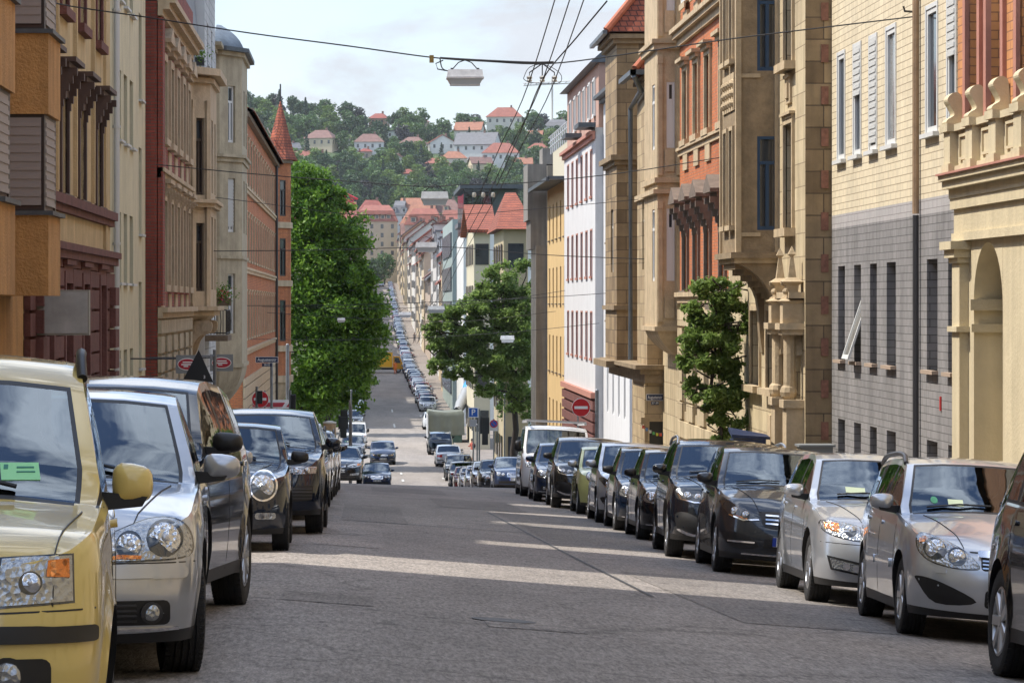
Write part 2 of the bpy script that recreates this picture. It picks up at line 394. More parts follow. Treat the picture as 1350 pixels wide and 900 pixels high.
def make_car(spec, name='parked_car'):
    c = dict(DEF); c.update(spec)
    key = spec.get('key')
    hi = c['detail']
    y0 = -c['fo']; y1 = y0+c['L']
    c['toptab'] = c['prof']+[c['roof0'], (lerp(c['roof0'][0], c['roofm'][0], .4), lerp(c['roof0'][1], c['roofm'][1], .75)), c['roofm'], (lerp(c['roofm'][0], c['roof1'][0], .6), lerp(c['roofm'][1], c['roof1'][1], .35)), c['roof1'], c['tail0'], c['tail'], (y1, c['tail'][1]-.04)]
    ra = c['r']+c.get('gap', .055)
    ys = set()
    for d in (0, .003, .01, .025, .05, .085, .13, .19, .27, .36, .46, .6): ys.add(round(y0+d, 4))
    for d in (0, .01, .03, .07, .13, .22, .34, .5): ys.add(round(y1-d, 4))
    for yc in (0, c['wb']):
        nst = 9 if hi > 1 else 5
        for k in range(nst+1):
            ys.add(round(yc-ra*math.cos(math.pi*k/nst), 4))
        ys.add(round(yc-ra-.002, 4)); ys.add(round(yc+ra+.002, 4))
    dA, dB, dC = c['doors']
    keys = [c['cowl'][0], c['cowl'][0]+.03, c['roof0'][0]-.03, c['roof0'][0], c['roof1'][0], c['tail0'][0], dA, dB-.05, dB+.04, dC]
    for k in keys: ys.add(round(k, 4))
    st = sorted(ys); add = []
    for a, b in zip(st, st[1:]):
        n = int((b-a)/(.11 if hi > 1 else .3))
        for k in range(1, n+1): add.append(a+(b-a)*k/(n+1))
    st = sorted(st+add)
    # merge too close
    S = [st[0]]
    for q in st[1:]:
        if q-S[-1] > .0015: S.append(q)
    secs = [car_section(c, y) for y in S]
    NP = len(secs[0])
    groups = {'body': [], 'glass_f': [], 'glass_s': [], 'glass_r': [], 'trim': [], 'under': []}
    cow, r0, r1, t0 = c['cowl'][0], c['roof0'][0], c['roof1'][0], c['tail0'][0]
    aw = c['aw']
    lastside = c.get('qend', r1+.02)
    for i in range(len(S)-1):
        ym = (S[i]+S[i+1])/2
        for j in range(NP-1):
            g = 'body'
            if j == 0: g = 'under'
            elif j == 1 and c['lip'] and not (abs(ym) < ra or abs(ym-c['wb']) < ra): g = 'trim' if c['lip'] == 'black' or (ym < -ra or ym > c['wb']+ra) else 'body'
            elif 15 <= j <= 17:
                if cow+.03 < ym < r0-.03+.001: g = 'glass_f'
                elif r1 < ym < t0-.02: g = 'glass_r'
                elif cow < ym < r0: g = 'trim'
            elif j == 14 and cow+.03 < ym < r0: g = 'trim'
            elif j == 9 and dA < ym < lastside: g = 'trim'
            elif 10 <= j <= 11 and dA-.0 < ym < lastside:
                g = 'trim' if (dB-.05 < ym < dB+.04 or ym > dC and ym < dC+.08) else 'glass_s'
            elif 10 <= j <= 11 and cow < ym < dA: g = 'trim'
            for sgn in (-1, 1):
                if g == 'glass_s':
                    gg = 'gs%d%d' % (sgn, 0 if ym < dB else 1 if ym < dC else 2); groups.setdefault(gg, []).append((i, j, sgn))
                else: groups[g].append((i, j, sgn))
    caps = [(0, j) for j in range(1, NP-2)]+[(len(S)-1, j) for j in range(1, NP-2)]
    root = empty(name, (0, 0, 0))
    def emit(gs, nm, mats, off=0, sm=35, par=None):
        mb = MB(); idx = {}
        mi = {}
        for q, g in enumerate(gs):
            for (i, j, sgn) in groups[g]:
                ids = []
                for (a, b) in ((i, j), (i+1, j), (i+1, j+1), (i, j+1)):
                    k = (a, b, sgn if b < NP-1 else 0)
                    if k not in idx:
                        x, y, z = secs[a][b]; idx[k] = mb.vert((x*sgn, y, z))
                    ids.append(idx[k])
                mb.face(ids, q)
        if gs[0] == 'body':
            for (a, j) in caps:
                ids = []
                for (b, sg) in ((j, -1), (j+1, -1), (j+1, 1), (j, 1)):
                    k = (a, b, sg)
                    if k not in idx: x, y, z = secs[a][b]; idx[k] = mb.vert((x*sg, y, z))
                    ids.append(idx[k])
                mb.face(ids, 1 if j == 1 else 0)
        if not mb.f: return None
        return mb.build(nm, mats, par or root, sm)
    body = emit(['body', 'trim', 'under'], 'body', [c['paint'], BLACK, BLACK], sm=38)
    # BVH of everything
    full = MB(); fi = {}
    for g in groups:
        for (i, j, sgn) in groups[g]:
            ids = []
            for (a, b) in ((i, j), (i+1, j), (i+1, j+1), (i, j+1)):
                k = (a, b, sgn)
                if k not in fi:
                    x, y, z = secs[a][b]; fi[k] = full.vert((x*sgn, y, z))
                ids.append(fi[k])
            full.face(ids)
    for (a, j) in caps:
        ids = []
        for (b, sg) in ((j, -1), (j+1, -1), (j+1, 1), (j, 1)):
            x, y, z = secs[a][b]; ids.append(full.vert((x*sg, y, z)))
        full.face(ids)
    bvh = BVHTree.FromPolygons([Vector(v) for v in full.v], full.f)
    gm = c.get('glass', CARGLASS)
    emit(['glass_f'], 'windscreen', gm)
    for gg in [q for q in groups if q.startswith('gs')]: emit([gg], 'side_window', gm)
    emit(['glass_r'], 'rear_window', gm)
    hw = c['W']/2
    # wheels
    tyre, rim, disc = wheel_meshes(c['r'], c['tw'], c['wheel'], c['spokes'])
    steer = c.get('steer', 0)
    for yc in (0, c['wb']):
        for s in (-1, 1):
            w = mobj('wheel', tyre, root, (s*(hw-c['tw']/2-.02), yc, c['r']))
            rot = 0 if s < 0 else math.pi
            w.rotation_euler = (0, 0, rot+(steer if yc == 0 else 0))
            mobj('rim', rim, w); mobj('brake_disc', disc, w)
    # underbody and interior
    u = MB(); u.box(-hw*.62, hw*.62, y0+.25, y1-.2, c['zs']+.0, c['zs']+.3)
    u.build('underbody', BLACK, root)
    if hi > 0:
        m = MB(); zc = interp(c['belt'], .6)
        m.box(-hw*.86, hw*.86, cow-.05, y1-.35, .3, .42)
        m.box(-hw*.84, hw*.84, cow+.08, cow+.42, zc-.35, zc-.03)
        m.box(-hw*.86, hw*.86, y1-.75, y1-.35, .4, zc-.12)
        m.build('cabin', INTER, root)
        for (yy, xx) in ((c['doors'][0]+.75, .36), (c['doors'][0]+.75, -.36), (c['doors'][0]+1.6, .38), (c['doors'][0]+1.6, -.38)):
            s = MB(); zz = zc-.42
            s.ring([rr for rr in [[(xx+dx*.24, yy+dy*.06+(z-zz)*.25, z) for dx, dy in ((-1, -1), (1, -1), (1, 1), (-1, 1))] if z < zz+.62 else [(xx+dx*wd, yy+dy*.05+.16, z) for dx, dy in ((-1, -1), (1, -1), (1, 1), (-1, 1))]
                   for z, wd in ((zz, 0), (zz+.55, 0), (zz+.63, .15), (zz+.69, .13), (zz+.84, .13), (zz+.87, .08))]])
            s.build('seat', SEATM, root, 50)
        s = MB(); cx = .36 
        s.lathe([(.19, -.01), (.175, 0), (.19, .01), (.205, 0), (.19, -.01)], (0, 0, 0), 'y', 20)
        w = s.build('steering_wheel', INTER, root, 60); w.location = (cx, cow+.62, zc-.02); w.rotation_euler = (rad(-25), 0, 0)
    # mirrors
    if c.get('mirrors', True):
        my = c.get('my', cow+.38); mz = interp(c['belt'], my)+c.get('mdz', .08); mx = hw+c.get('mdx', .065)
        ms = c.get('msize', (.10, .07, .068))
        for s in (-1, 1):
            g = MB(); n = 16
            rings = []
            for k, (dy, sc) in enumerate(((-.06, .25), (-.05, .55), (-.025, .85), (.01, .98), (.05, 1.), (.06, .96))):
                ring = []
                for q in range(n):
                    a = q*2*math.pi/n; e = .62
                    cx_ = math.copysign(abs(math.cos(a))**e, math.cos(a)); sx_ = math.copysign(abs(math.sin(a))**e, math.sin(a))
                    ring.append((s*(mx+.02+ms[0]*sc*cx_), my+dy*ms[1]/.075, mz+ms[2]*sc*sx_*(1-.15*cx_)))
                rings.append(ring)
            g.ring(rings)
            mm = {'body': c['paint'], 'black': BLACK}.get(c['mirror'], c['mirror'])
            o = g.build('wing_mirror', mm, root, 50)
            b = MB(); b.prism([(s*(hw-.10), mz-.10), (s*(hw+.10), mz-ms[2]-.005), (s*(hw+.12), mz-ms[2]+.03), (s*(hw-.10), mz-.02)], 'y', my-.03, my+.05)
            b.build('mirror_arm', BLACK, o)
    # drapes
    def drape(nm, items, mats, both=True, off=.004, par=None, sm=30, grid=.05, thick=.01):
        res = []
        for s in ((1, -1) if both else (1,)):
            mb = MB()
            for it in items:
                if it[1] == 'D':
                    x, z, r = it[0]; h_, n_, _, _ = bvh.ray_cast(Vector((x*s, -6, z)), Vector((0, 1, 0)))
                    if h_ is None: continue
                    if n_.y > 0: n_ = -n_
                    n_ = (n_+Vector((0, -1.2, 0))).normalized(); u_ = n_.orthogonal().normalized(); w_ = n_.cross(u_); k_ = 7
                    prof_ = [(r*math.sin(q*math.pi/2/k_), r*it[3]*math.cos(q*math.pi/2/k_)) for q in range(k_+1)]+[(r, -.03)]
                    prof_[0] = (.0005, prof_[0][1])
                    mb.ring([[h_+n_*(hh+.008)+u_*rr_*math.cos(a*math.pi/10)+w_*rr_*math.sin(a*math.pi/10) for a in range(20)] for rr_, hh in prof_], it[2], True, False)
                    continue
                poly, view, mi = it[0], it[1], it[2]; o2 = it[3] if len(it) > 3 else off
                if s < 0:
                    if view in 'frt': poly = mirrored(poly)
                    elif view == 's': view = 'S'
                patch(mb, bvh, poly, view, o2, thick, mi, grid)
            if mb.f: res.append(mb.build(nm, mats, par or root, sm))
        return res
    for d in c.get('parts', []):
        drape(d[0], d[1], d[2], *(d[3:] if len(d) > 3 else ()))
    if hi > 1:
        zsb = c['zs']+.06
        for yy in (dA-.02, dB-.005, dC+.03):
            zt = interp(c['belt'], yy)-.02
            zlo = zsb
            if abs(yy-c['wb']) < ra+.02: zlo = c['r']+math.sqrt(max(0, (ra+.02)**2-(yy-c['wb'])**2))+.0
            drape('door_gap', [(rrect(yy-.003, yy+.003, zlo, zt, .0028, 1), 's', 0)], [BLACK], True, .0015, None, 30, .08, .004)
        for yy in (dB-.2, dC-.16):
            zt = interp(c['belt'], yy)-.13
            drape('door_handle', [(rrect(yy, yy+.17, zt, zt+.032, .014), 's', 0)], [c.get('handle', c['paint'])], True, .016, None, 40, .04, .016)
        zf = c['prof'][0][1]+.014; xf = c['W']*.24
        drape('hood_edge', [(rrect(-xf, xf, zf, zf+.006, .0028, 1), 'f', 0)], [BLACK], False, .004, None, 30, .05, .004)
        # wipers
        g = MB()
        for x0_, x1_ in ((-.1, -.62), (.45, -.02)):
            a = bvh.ray_cast(Vector((x0_, cow+.10, 4)), Vector((0, 0, -1)))[0]; b = bvh.ray_cast(Vector((x1_, cow+.16, 4)), Vector((0, 0, -1)))[0]
            if a and b: g.tube([a+Vector((0, -.01, .012)), (a+b)/2+Vector((0, -.02, .03)), b+Vector((0, -.01, .012))], .009, 6)
        if g.f: g.build('wiper', BLACK, root)
    if c['rails']:
        for s in (-1, 1):
            g = MB(); pts = []
            for k in range(13):
                t = k/12; yy = lerp(c['roof0'][0]+.12, c['roof1'][0]-.02, t)
                sec = car_section(c, yy); x, y_, z = sec[13]
                lift = c.get('rlift', .045)*min(1, min(t, 1-t)*9)**.6
                pts.append((s*(x+.0), y_, z+.0+lift))
            g.tube(pts, c.get('railr', .02), 8)
            g.build('roof_rail', c.get('railm', BLACK), root, 50)
    return root
# ---- common face recipes (x,z in metres seen from the front)
def lamp(poly, bowls=(), extra=(), base=None):
    cx = sum(p[0] for p in poly)/len(poly); cz = sum(p[1] for p in poly)/len(poly)
    it = [([(cx+(p[0]-cx)*1.035+(.004 if p[0] > cx else -.004), cz+(p[1]-cz)*1.04+(.004 if p[1] > cz else -.004)) for p in poly], 'f', 2, .003), (poly, 'f', 0, .007)]
    for (x, z, r) in bowls: it += [(circ(x, z, r*1.07), 'f', 2, .010), ((x, z, r), 'D', 1, .22), ((x, z, r*.34), 'D', 3, .9)]
    for e in extra: it.append((e[0], 'f', e[1], .010))
    return ('headlight', it, [LAMPG if base is None else base, LAMPB_, LAMPD, LAMPW, ORANGE])
def plate(z, w=.26, h=.055): return ('number_plate', [(rrect(-w, w, z-h, z+h, .008, 1), 'f', 0, .012), (rrect(-w, -w+.045, z-h+.003, z+h-.003, .004, 1), 'f', 1, .015)]+
        [(rrect(-w+.07+k*.055, -w+.07+k*.055+.03, z-.035, z+.035, .003, 1), 'f', 2, .0145) for k in (0, 1, 3, 4, 5.6, 6.6, 7.6)], [WHITEP, mat('plate_blue', (.01, .04, .3), .5), BLACK], False)
def slats(x0, x1, z0, z1, n, m=1, o=.012): return [(rrect(x0, x1, z0+(z1-z0)*(k+.3)/n, z0+(z1-z0)*(k+.7)/n, .004, 1), 'f', m, o) for k in range(n)]
# ---------------------------------------------------------------- one specification per near car
def hood_lines(x0, x1, y0, y1):
    return ('hood_gap', [([(x0, y0), (x1, y1), (x1+.004, y1), (x0+.004, y0)], 't', 0)], [BLACK], True, .006, None, 30, .03, .004)
def sticker(x, z, r=.028, c=None): return ('sticker', [(circ(x, z, r), 'f', 0, .003)], [c or mat('sticker_green', (.03, .20, .10), .5)], False, .003, None, 30, .05, .002)
def permit(x0, x1, z0, z1): return ('parking_permit', [([(x0, z0), (x1, z0), (x1, z1), (x0, z1)], 'f', 0, .003)], [GREENP], False, .003, None, 30, .05, .002)
SILVER = paint('silver', (.44, .46, .495), .6, .28)
YELLOW = paint('pale_yellow', (.66, .50, .16), 0, .3)
BLACKP = paint('black', (.003, .005, .009), 0, .2)
BLUEBLK = paint('blue_black', (.005, .010, .022), 0, .2)
CHAR = paint('charcoal', (.030, .034, .042), .3, .28)
LSILV = paint('light_silver', (.52, .545, .585), .6, .28)
SMARTG = paint('lime_beige', (.48, .50, .20), .3, .35)
WHITEC = paint('white', (.60, .61, .62), 0, .3)
DBROWN = paint('dark_brown', (.012, .011, .012), .1, .25)
RED_ = paint('dark_red', (.22, .02, .02), .2, .3)
DBLUE = paint('dark_blue', (.010, .024, .065), .3, .28)
GREYC = paint('mid_grey', (.16, .165, .17), .7, .32)

def spec_panda():
    p = [(-.72, .80), (-.66, .85), (-.5, .89), (-.1, .955), (.12, .985)]
    lampo = [(.42, .64), (.665, .655), (.66, .80), (.44, .79)]
    return dict(L=3.54, W=1.58, H=1.53, wb=2.3, fo=.72, r=.28, tw=.165, paint=YELLOW, prof=p, cowl=(.12, .985), roof0=(.83, 1.41), roofm=(1.4, 1.52), roof1=(2.6, 1.49), tail0=(2.72, 1.02), tail=(2.8, .9),
        belt=[(-.72, .76), (-.5, .86), (0, .92), (.3, .965), (2.7, 1.0), (2.82, .9)], wr=.79, win=.95, nose_n=3.6, nose_r=.42, tail_n=4, tail_r=.3, face=[(.2, .05), (.35, 0), (.55, 0), (.62, .035), (.82, .06), (1., .15)], bow=.10,
        doors=(.3, 1.25, 2.15), qend=2.5, mirror='body', msize=(.075, .06, .075), mdx=.045, mdz=.05, rails=True, railr=.02, wheel='steel', lip='black', flare=.02, zs=.2,
        parts=[lamp(lampo, [(.53, .715, .035)], [([(.58, .735), (.652, .73), (.65, .79), (.585, .785)], 4)]),
               ('bumper_strip', [(rrect(.37, .735, .522, .575, .012), 'f', 0, .018)], [BLACK]),
               ('lower_grille', [(rrect(-.6, .6, .34, .475, .03), 'f', 0, .004)]+slats(-.36, .36, .36, .46, 4, 0, .012), [BLACK], False),
               ('fog_lamp', [(circ(.46, .42, .062), 'f', 0, .012), ((.46, .42, .048), 'D', 2, .35)], [BLACK, LAMPC, LAMPG]),
               ('grille', [(rrect(-.38, .38, .70, .745, .012), 'f', 0, .003)], [BLACK], False),
               ('bumper_gap', [([(.02, .605), (.74, .625), (.74, .631), (.02, .611)], 'f', 0, .002)], [BLACK]),
               ('hood_edge_gap', [([(0, .785), (.43, .80), (.43, .806), (0, .792)], 'f', 0, .002)], [BLACK]),
               hood_lines(.60, .68, -.62, .08), plate(.5),
               ('parking_permit', [([(.395, 1.035), (.53, 1.035), (.52, 1.095), (.385, 1.095)], 'f', 0, .003), ([(.40, 1.072), (.415, 1.072), (.415, 1.087), (.40, 1.087)], 'f', 1, .005), ([(.445, 1.075), (.505, 1.075), (.505, 1.08), (.445, 1.08)], 'f', 1, .005), ([(.445, 1.06), (.51, 1.06), (.51, 1.064), (.445, 1.064)], 'f', 1, .005)], [mat('permit_green', (.30, .72, .36), .6), mat('permit_ink', (.03, .2, .15), .6)], False, .003, None, 30, .05, .002)])
def spec_hatch(pt, **k):
    # silver hatchback with twin round lamps in a swept unit
    lp = catmull([(.38, .60), (.62, .595), (.80, .615), (.815, .70), (.76, .775), (.64, .79), (.50, .745), (.40, .69)], 4)
    d = dict(paint=pt, lip='black', r=.315, tw=.21, doors=(.45, 1.45, 2.4), qend=2.75,
        parts=[lamp(lp, [(.69, .695, .082), (.52, .665, .06)], [([(.42, .60), (.58, .598), (.58, .615), (.42, .62)], 4)]),
               ('fog_lamp', [(rrect(.38, .72, .28, .40, .03), 'f', 0, .004), (circ(.63, .34, .052), 'f', 3, .012), ((.63, .34, .042), 'D', 2, .35)]+slats(.39, .56, .29, .39, 4, 3, .01), [BLACK, CHROME, LAMPG, DARKM]),
               ('bumper_strip', [(rrect(.34, .80, .505, .56, .02), 'f', 0, .012)], [pt]),
               ('lower_grille', [(rrect(-.36, .36, .27, .42, .03), 'f', 0, .004)]+slats(-.34, .34, .28, .41, 4, 1), [BLACK, DARKM], False),
               ('grille', [(rrect(-.36, .36, .60, .70, .03), 'f', 0, .004)]+slats(-.34, .34, .605, .69, 3, 1), [BLACK, DARKM], False),
               ('badge', [(circ(0, .67, .055), 'f', 0, .012)], [CHROME], False),
               ('bumper_gap', [([(.1, .575), (.84, .578), (.84, .584), (.1, .581)], 'f', 0, .002)], [BLACK]),
               ('bumper_edge', [(rrect(-.76, .76, .252, .266, .005, 1), 'f', 0, .01)], [CHROME], False),
               hood_lines(.52, .70, -.66, .3), plate(.48)])
    d.update(k); return d
def spec_wagon(pt, **k):
    # estate with raindrop lamps and a chrome-bar grille
    lp = catmull([(.36, .60), (.52, .585), (.70, .62), (.79, .70), (.795, .80), (.73, .83), (.58, .78), (.44, .70)], 4)
    d = dict(L=4.52, W=1.753, H=1.5, wb=2.70, fo=.90, r=.315, tw=.205, paint=pt, prof=[(-.9, .70), (-.84, .76), (-.6, .86), (-.1, .96), (.30, 1.02)], cowl=(.30, 1.02), roof0=(1.02, 1.42), roofm=(1.8, 1.48), roof1=(3.05, 1.43), tail0=(3.42, 1.03), tail=(3.55, .9),
        belt=[(-.9, .64), (-.65, .8), (0, .92), (.4, .97), (2.9, 1.03), (3.5, .95)], nose_n=2.7, nose_r=.55, lip='black', doors=(.45, 1.5, 2.4), qend=3.2, rails=True, railm=DARKM, railr=.022, face=[(.2, .1), (.3, .02), (.45, 0), (.6, .02), (.8, .12), (1., .2)],
        parts=[lamp(lp, [(.68, .72, .078), (.52, .67, .065)], [([(.745, .77), (.785, .76), (.785, .79), (.74, .81)], 4)]),
               ('fog_grille', [(catmull([(.36, .33), (.66, .30), (.80, .46), (.79, .50), (.62, .46)], 4), 'f', 0, .004)], [BLACK]),
               ('lower_grille', [(rrect(-.30, .30, .29, .43, .03), 'f', 0, .004)]+slats(-.28, .28, .30, .42, 4, 1), [BLACK, DARKM], False),
               ('grille', [(rrect(-.34, .34, .58, .70, .03), 'f', 0, .004)]+slats(-.33, .33, .585, .665, 3, 1)+[(rrect(-.36, .36, .675, .725, .02), 'f', 1, .016)], [BLACK, CHROME], False),
               ('washer_cap', [(rrect(.60, .68, .535, .575, .01), 'f', 0, .01), (circ(.47, .47, .024), 'f', 0, .004)], [pt]),
               ('side_moulding', [(rrect(.55, 1.5, .52, .59, .02), 's', 0, .02), (rrect(1.62, 2.2, .52, .59, .02), 's', 0, .02)], [pt]),
               hood_lines(.46, .66, -.7, .3), plate(.46), sticker(-.55, 1.1), permit(-.44, -.32, 1.065, 1.115)])
    d.update(k); return d
def spec_saloon(pt, **k):
    # big estate with long lamps with amber corner and lower fog panel
    lp = [(.36, .66), (.52, .635), (.74, .665), (.86, .72), (.865, .80), (.70, .80), (.52, .765), (.38, .70)]
    d = dict(L=4.83, W=1.886, H=1.51, wb=2.85, fo=.95, r=.335, tw=.225, paint=pt, prof=[(-.95, .70), (-.88, .77), (-.6, .87), (-.1, .97), (.35, 1.03)], cowl=(.35, 1.03), roof0=(1.12, 1.43), roofm=(1.9, 1.505), roof1=(3.1, 1.44), tail0=(3.6, 1.04), tail=(3.78, .92),
        belt=[(-.95, .66), (-.65, .82), (0, .94), (.4, .98), (2.9, 1.05), (3.7, .95)], nose_n=2.8, nose_r=.55, lip='black', doors=(.5, 1.6, 2.55), qend=3.2, spokes=5,
        parts=[lamp(catmull(lp, 3), [(.62, .73, .055), (.48, .71, .045)], [([(.72, .70), (.845, .735), (.845, .79), (.72, .785)], 4)]),
               ('fog_lamp', [([(.38, .36), (.50, .31), (.78, .35), (.82, .48), (.44, .42)], 'f', 0, .006), ([(.42, .365), (.51, .33), (.76, .365), (.79, .455), (.46, .40)], 'f', 1, .012), (circ(.55, .37, .033), 'f', 2, .016), (circ(.64, .385, .033), 'f', 2, .016)], [BLACK, LAMPG, LAMPC]),
               ('lower_grille', [(catmull([(-.36, .30), (.36, .30), (.30, .52), (-.30, .52)], 3), 'f', 0, .004)]+slats(-.3, .3, .32, .5, 4, 1), [BLACK, DARKM], False),
               ('grille', [(rrect(-.3, .3, .62, .72, .03), 'f', 0, .004)]+slats(-.29, .29, .625, .71, 2, 1), [BLACK, CHROME], False),
               ('bumper_gap', [([(.1, .59), (.88, .60), (.88, .606), (.1, .596)], 'f', 0, .002)], [BLACK]),
               hood_lines(.46, .74, -.75, .35), plate(.5), permit(-.53, -.34, 1.085, 1.14)])
    d.update(k); return d
def spec_mpv(pt, **k):
    # compact tourer, slatted chrome grille
    lp = catmull([(.42, .66), (.60, .645), (.74, .70), (.84, .80), (.83, .86), (.70, .82), (.52, .74)], 4)
    d = dict(L=4.39, W=1.786, H=1.557, wb=2.70, fo=.86, r=.33, tw=.22, paint=pt, prof=[(-.86, .74), (-.80, .82), (-.55, .92), (-.1, 1.01), (.28, 1.07)], cowl=(.28, 1.07), roof0=(1.05, 1.48), roofm=(1.75, 1.555), roof1=(2.9, 1.49), tail0=(3.2, 1.08), tail=(3.35, .95),
        belt=[(-.86, .68), (-.6, .86), (0, .98), (.4, 1.02), (2.9, 1.08), (3.3, 1.0)], nose_n=2.6, nose_r=.6, lip='black', doors=(.45, 1.5, 2.4), qend=3., spokes=10,
        parts=[lamp(lp, [(.70, .745, .05), (.58, .71, .045)], [([(.56, .652), (.74, .70), (.74, .712), (.56, .668)], 4)], LAMPD),
               ('lamp_edge', [([(.42, .655), (.60, .635), (.76, .69), (.76, .705), (.60, .652), (.43, .668)], 'f', 0, .014)], [CHROME]),
               ('fog_grille', [(catmull([(.42, .34), (.70, .33), (.83, .47), (.72, .50), (.50, .44)], 4), 'f', 0, .004), (rrect(.46, .76, .385, .405, .008), 'f', 1, .014)], [BLACK, CHROME]),
               ('lower_grille', [(rrect(-.36, .36, .31, .45, .04), 'f', 0, .004), (rrect(-.6, .6, .252, .27, .008), 'f', 1, .014)], [BLACK, CHROME], False),
               ('grille', [(catmull([(-.40, .68), (-.30, .57), (.30, .57), (.40, .68), (.36, .76), (-.36, .76)], 4), 'f', 0, .004)]+slats(-.35, .35, .60, .74, 3, 1, .014), [BLACK, CHROME], False),
               hood_lines(.42, .68, -.7, .28), plate(.42)])
    d.update(k); return d
def spec_suv(pt, **k):
    lp = catmull([(.42, .76), (.60, .745), (.80, .79), (.84, .88), (.80, .93), (.62, .90), (.44, .84)], 4)
    d = dict(L=4.5, W=1.85, H=1.64, wb=2.70, fo=.87, r=.36, tw=.235, zs=.25, paint=pt, prof=[(-.87, .84), (-.82, .92), (-.6, 1.01), (-.1, 1.08), (.22, 1.12)], cowl=(.22, 1.12), roof0=(.92, 1.54), roofm=(1.7, 1.635), roof1=(2.9, 1.56), tail0=(3.3, 1.13), tail=(3.5, .95),
        belt=[(-.87, .78), (-.6, .94), (0, 1.04), (.4, 1.08), (2.9, 1.15), (3.5, 1.0)], nose_n=3, nose_r=.5, lip='black', doors=(.4, 1.5, 2.4), qend=3.1, flare=.025, rails=True, railm=ALLOY, spokes=10,
        parts=[lamp(lp, [(.70, .84, .055), (.56, .83, .05)], [], LAMPD), ('lamp_edge', [([(.44, .76), (.60, .745), (.78, .78), (.82, .86), (.80, .86), (.765, .795), (.60, .762), (.45, .775)], 'f', 0, .014)], [CHROME]),
               ('fog_grille', [(catmull([(.44, .40), (.76, .36), (.84, .58), (.70, .62), (.50, .52)], 3), 'f', 0, .004)], [BLACK]),
               ('skid_trim', [(catmull([(.30, .33), (.60, .31), (.78, .37), (.78, .40), (.60, .345), (.30, .36)], 3), 'f', 0, .014)], [CHROME]),
               ('lower_grille', [(rrect(-.4, .4, .36, .50, .04), 'f', 0, .004)], [BLACK], False),
               ('grille', [(catmull([(-.40, .74), (-.32, .62), (.32, .62), (.40, .74), (.38, .84), (-.38, .84)], 4), 'f', 0, .004)]+slats(-.35, .35, .65, .82, 2, 1, .014), [BLACK, CHROME], False),
               hood_lines(.44, .70, -.7, .22), plate(.5)])
    d.update(k); return d
def spec_mini(pt, **k):
    d = dict(L=3.72, W=1.683, H=1.41, wb=2.47, fo=.68, r=.30, tw=.19, paint=pt, prof=[(-.68, .70), (-.60, .80), (-.4, .87), (0, .92), (.42, .96)], cowl=(.42, .96), roof0=(.92, 1.35), roofm=(1.5, 1.40), roof1=(2.5, 1.33), tail0=(2.78, .93), tail=(2.9, .8),
        belt=[(-.68, .66), (-.5, .78), (0, .86), (.4, .92), (2.5, .94), (2.9, .82)], wr=.8, nose_n=2.5, nose_r=.5, lip='black', doors=(.5, 1.6, 1.75), qend=2.5, mirror='body', spokes=5,
        parts=[('headlight', [(circ(.545, .70, .15, 24, .165), 'f', 0, .014), (circ(.545, .70, .13, 24, .145), 'f', 2, .018), ((.545, .70, .122), 'D', 1, .25), ((.545, .69, .055), 'D', 3, .9)], [CHROME, LAMPB_, LAMPD, LAMPG]),
               ('fog_lamp', [(rrect(.46, .68, .35, .42, .03), 'f', 0, .008), (circ(.53, .385, .03), 'f', 1, .012), (circ(.61, .385, .03), 'f', 1, .012)], [LAMPG, LAMPC]),
               ('lower_grille', [(rrect(-.4, .4, .28, .40, .04), 'f', 0, .004)], [BLACK], False),
               ('grille', [(catmull([(-.34, .66), (-.28, .54), (.28, .54), (.34, .66), (.28, .72), (-.28, .72)], 4), 'f', 0, .004)]+slats(-.28, .28, .56, .70, 3, 1, .014), [BLACK, CHROME], False),
               hood_lines(.40, .62, -.5, .4), plate(.44)])
    d.update(k); return d
def spec_crossover(pt, **k):
    # tall four-ring style front, wedge lamps
    lp = [(.40, .76), (.80, .775), (.82, .86), (.44, .86)]
    d = spec_suv(pt)
    d.update(dict(L=4.39, W=1.83, H=1.6, rails=False, parts=[lamp(lp, [(.70, .815, .04), (.56, .815, .038)], [([(.42, .845), (.80, .845), (.80, .858), (.42, .858)], 3)]),
        ('fog_grille', [([(.46, .42), (.76, .44), (.78, .62), (.56, .62)], 'f', 0, .004)]+slats(.5, .76, .44, .60, 4, 1), [BLACK, DARKM]),
        ('grille', [(catmull([(-.40, .80), (-.36, .45), (.36, .45), (.40, .80), (.30, .84), (-.30, .84)], 3), 'f', 0, .004)]+slats(-.34, .34, .48, .8, 6, 1, .012), [BLACK, DARKM], False),
        hood_lines(.46, .72, -.7, .22), plate(.5)]))
    d.update(k); return d
def spec_van(pt, **k):
    lp = [(.50, .78), (.82, .80), (.86, 1.0), (.60, .98)]
    d = dict(L=4.9, W=1.9, H=1.93, wb=3.0, fo=.87, r=.335, tw=.21, paint=pt, prof=[(-.87, .86), (-.82, 1.0), (-.5, 1.12), (-.2, 1.17), (-.05, 1.2)], cowl=(-.05, 1.2), roof0=(.62, 1.82), roofm=(1.3, 1.93), roof1=(3.85, 1.9), tail0=(3.98, 1.1), tail=(4.02, 1.0),
        belt=[(-.87, .8), (-.5, 1.0), (0, 1.14), (.4, 1.18), (3.9, 1.2), (4.02, 1.1)], wr=.84, nose_n=3.4, nose_r=.45, tail_n=5, tail_r=.2, lip='black', doors=(.15, 1.1, 2.4), qend=3.7, mirror='black', msize=(.10, .08, .15), mdz=.16, my=.35,
        parts=[lamp(lp, [(.70, .89, .065)], [([(.74, .92), (.83, .93), (.84, .985), (.75, .98)], 4)]), ('grille', [(rrect(-.46, .46, .80, .93, .02), 'f', 0, .004)]+slats(-.44, .44, .81, .92, 3, 1), [BLACK, DARKM], False),
               ('lower_grille', [(rrect(-.5, .5, .36, .52, .02), 'f', 0, .004)], [BLACK], False), plate(.62)])
    d.update(k); return d
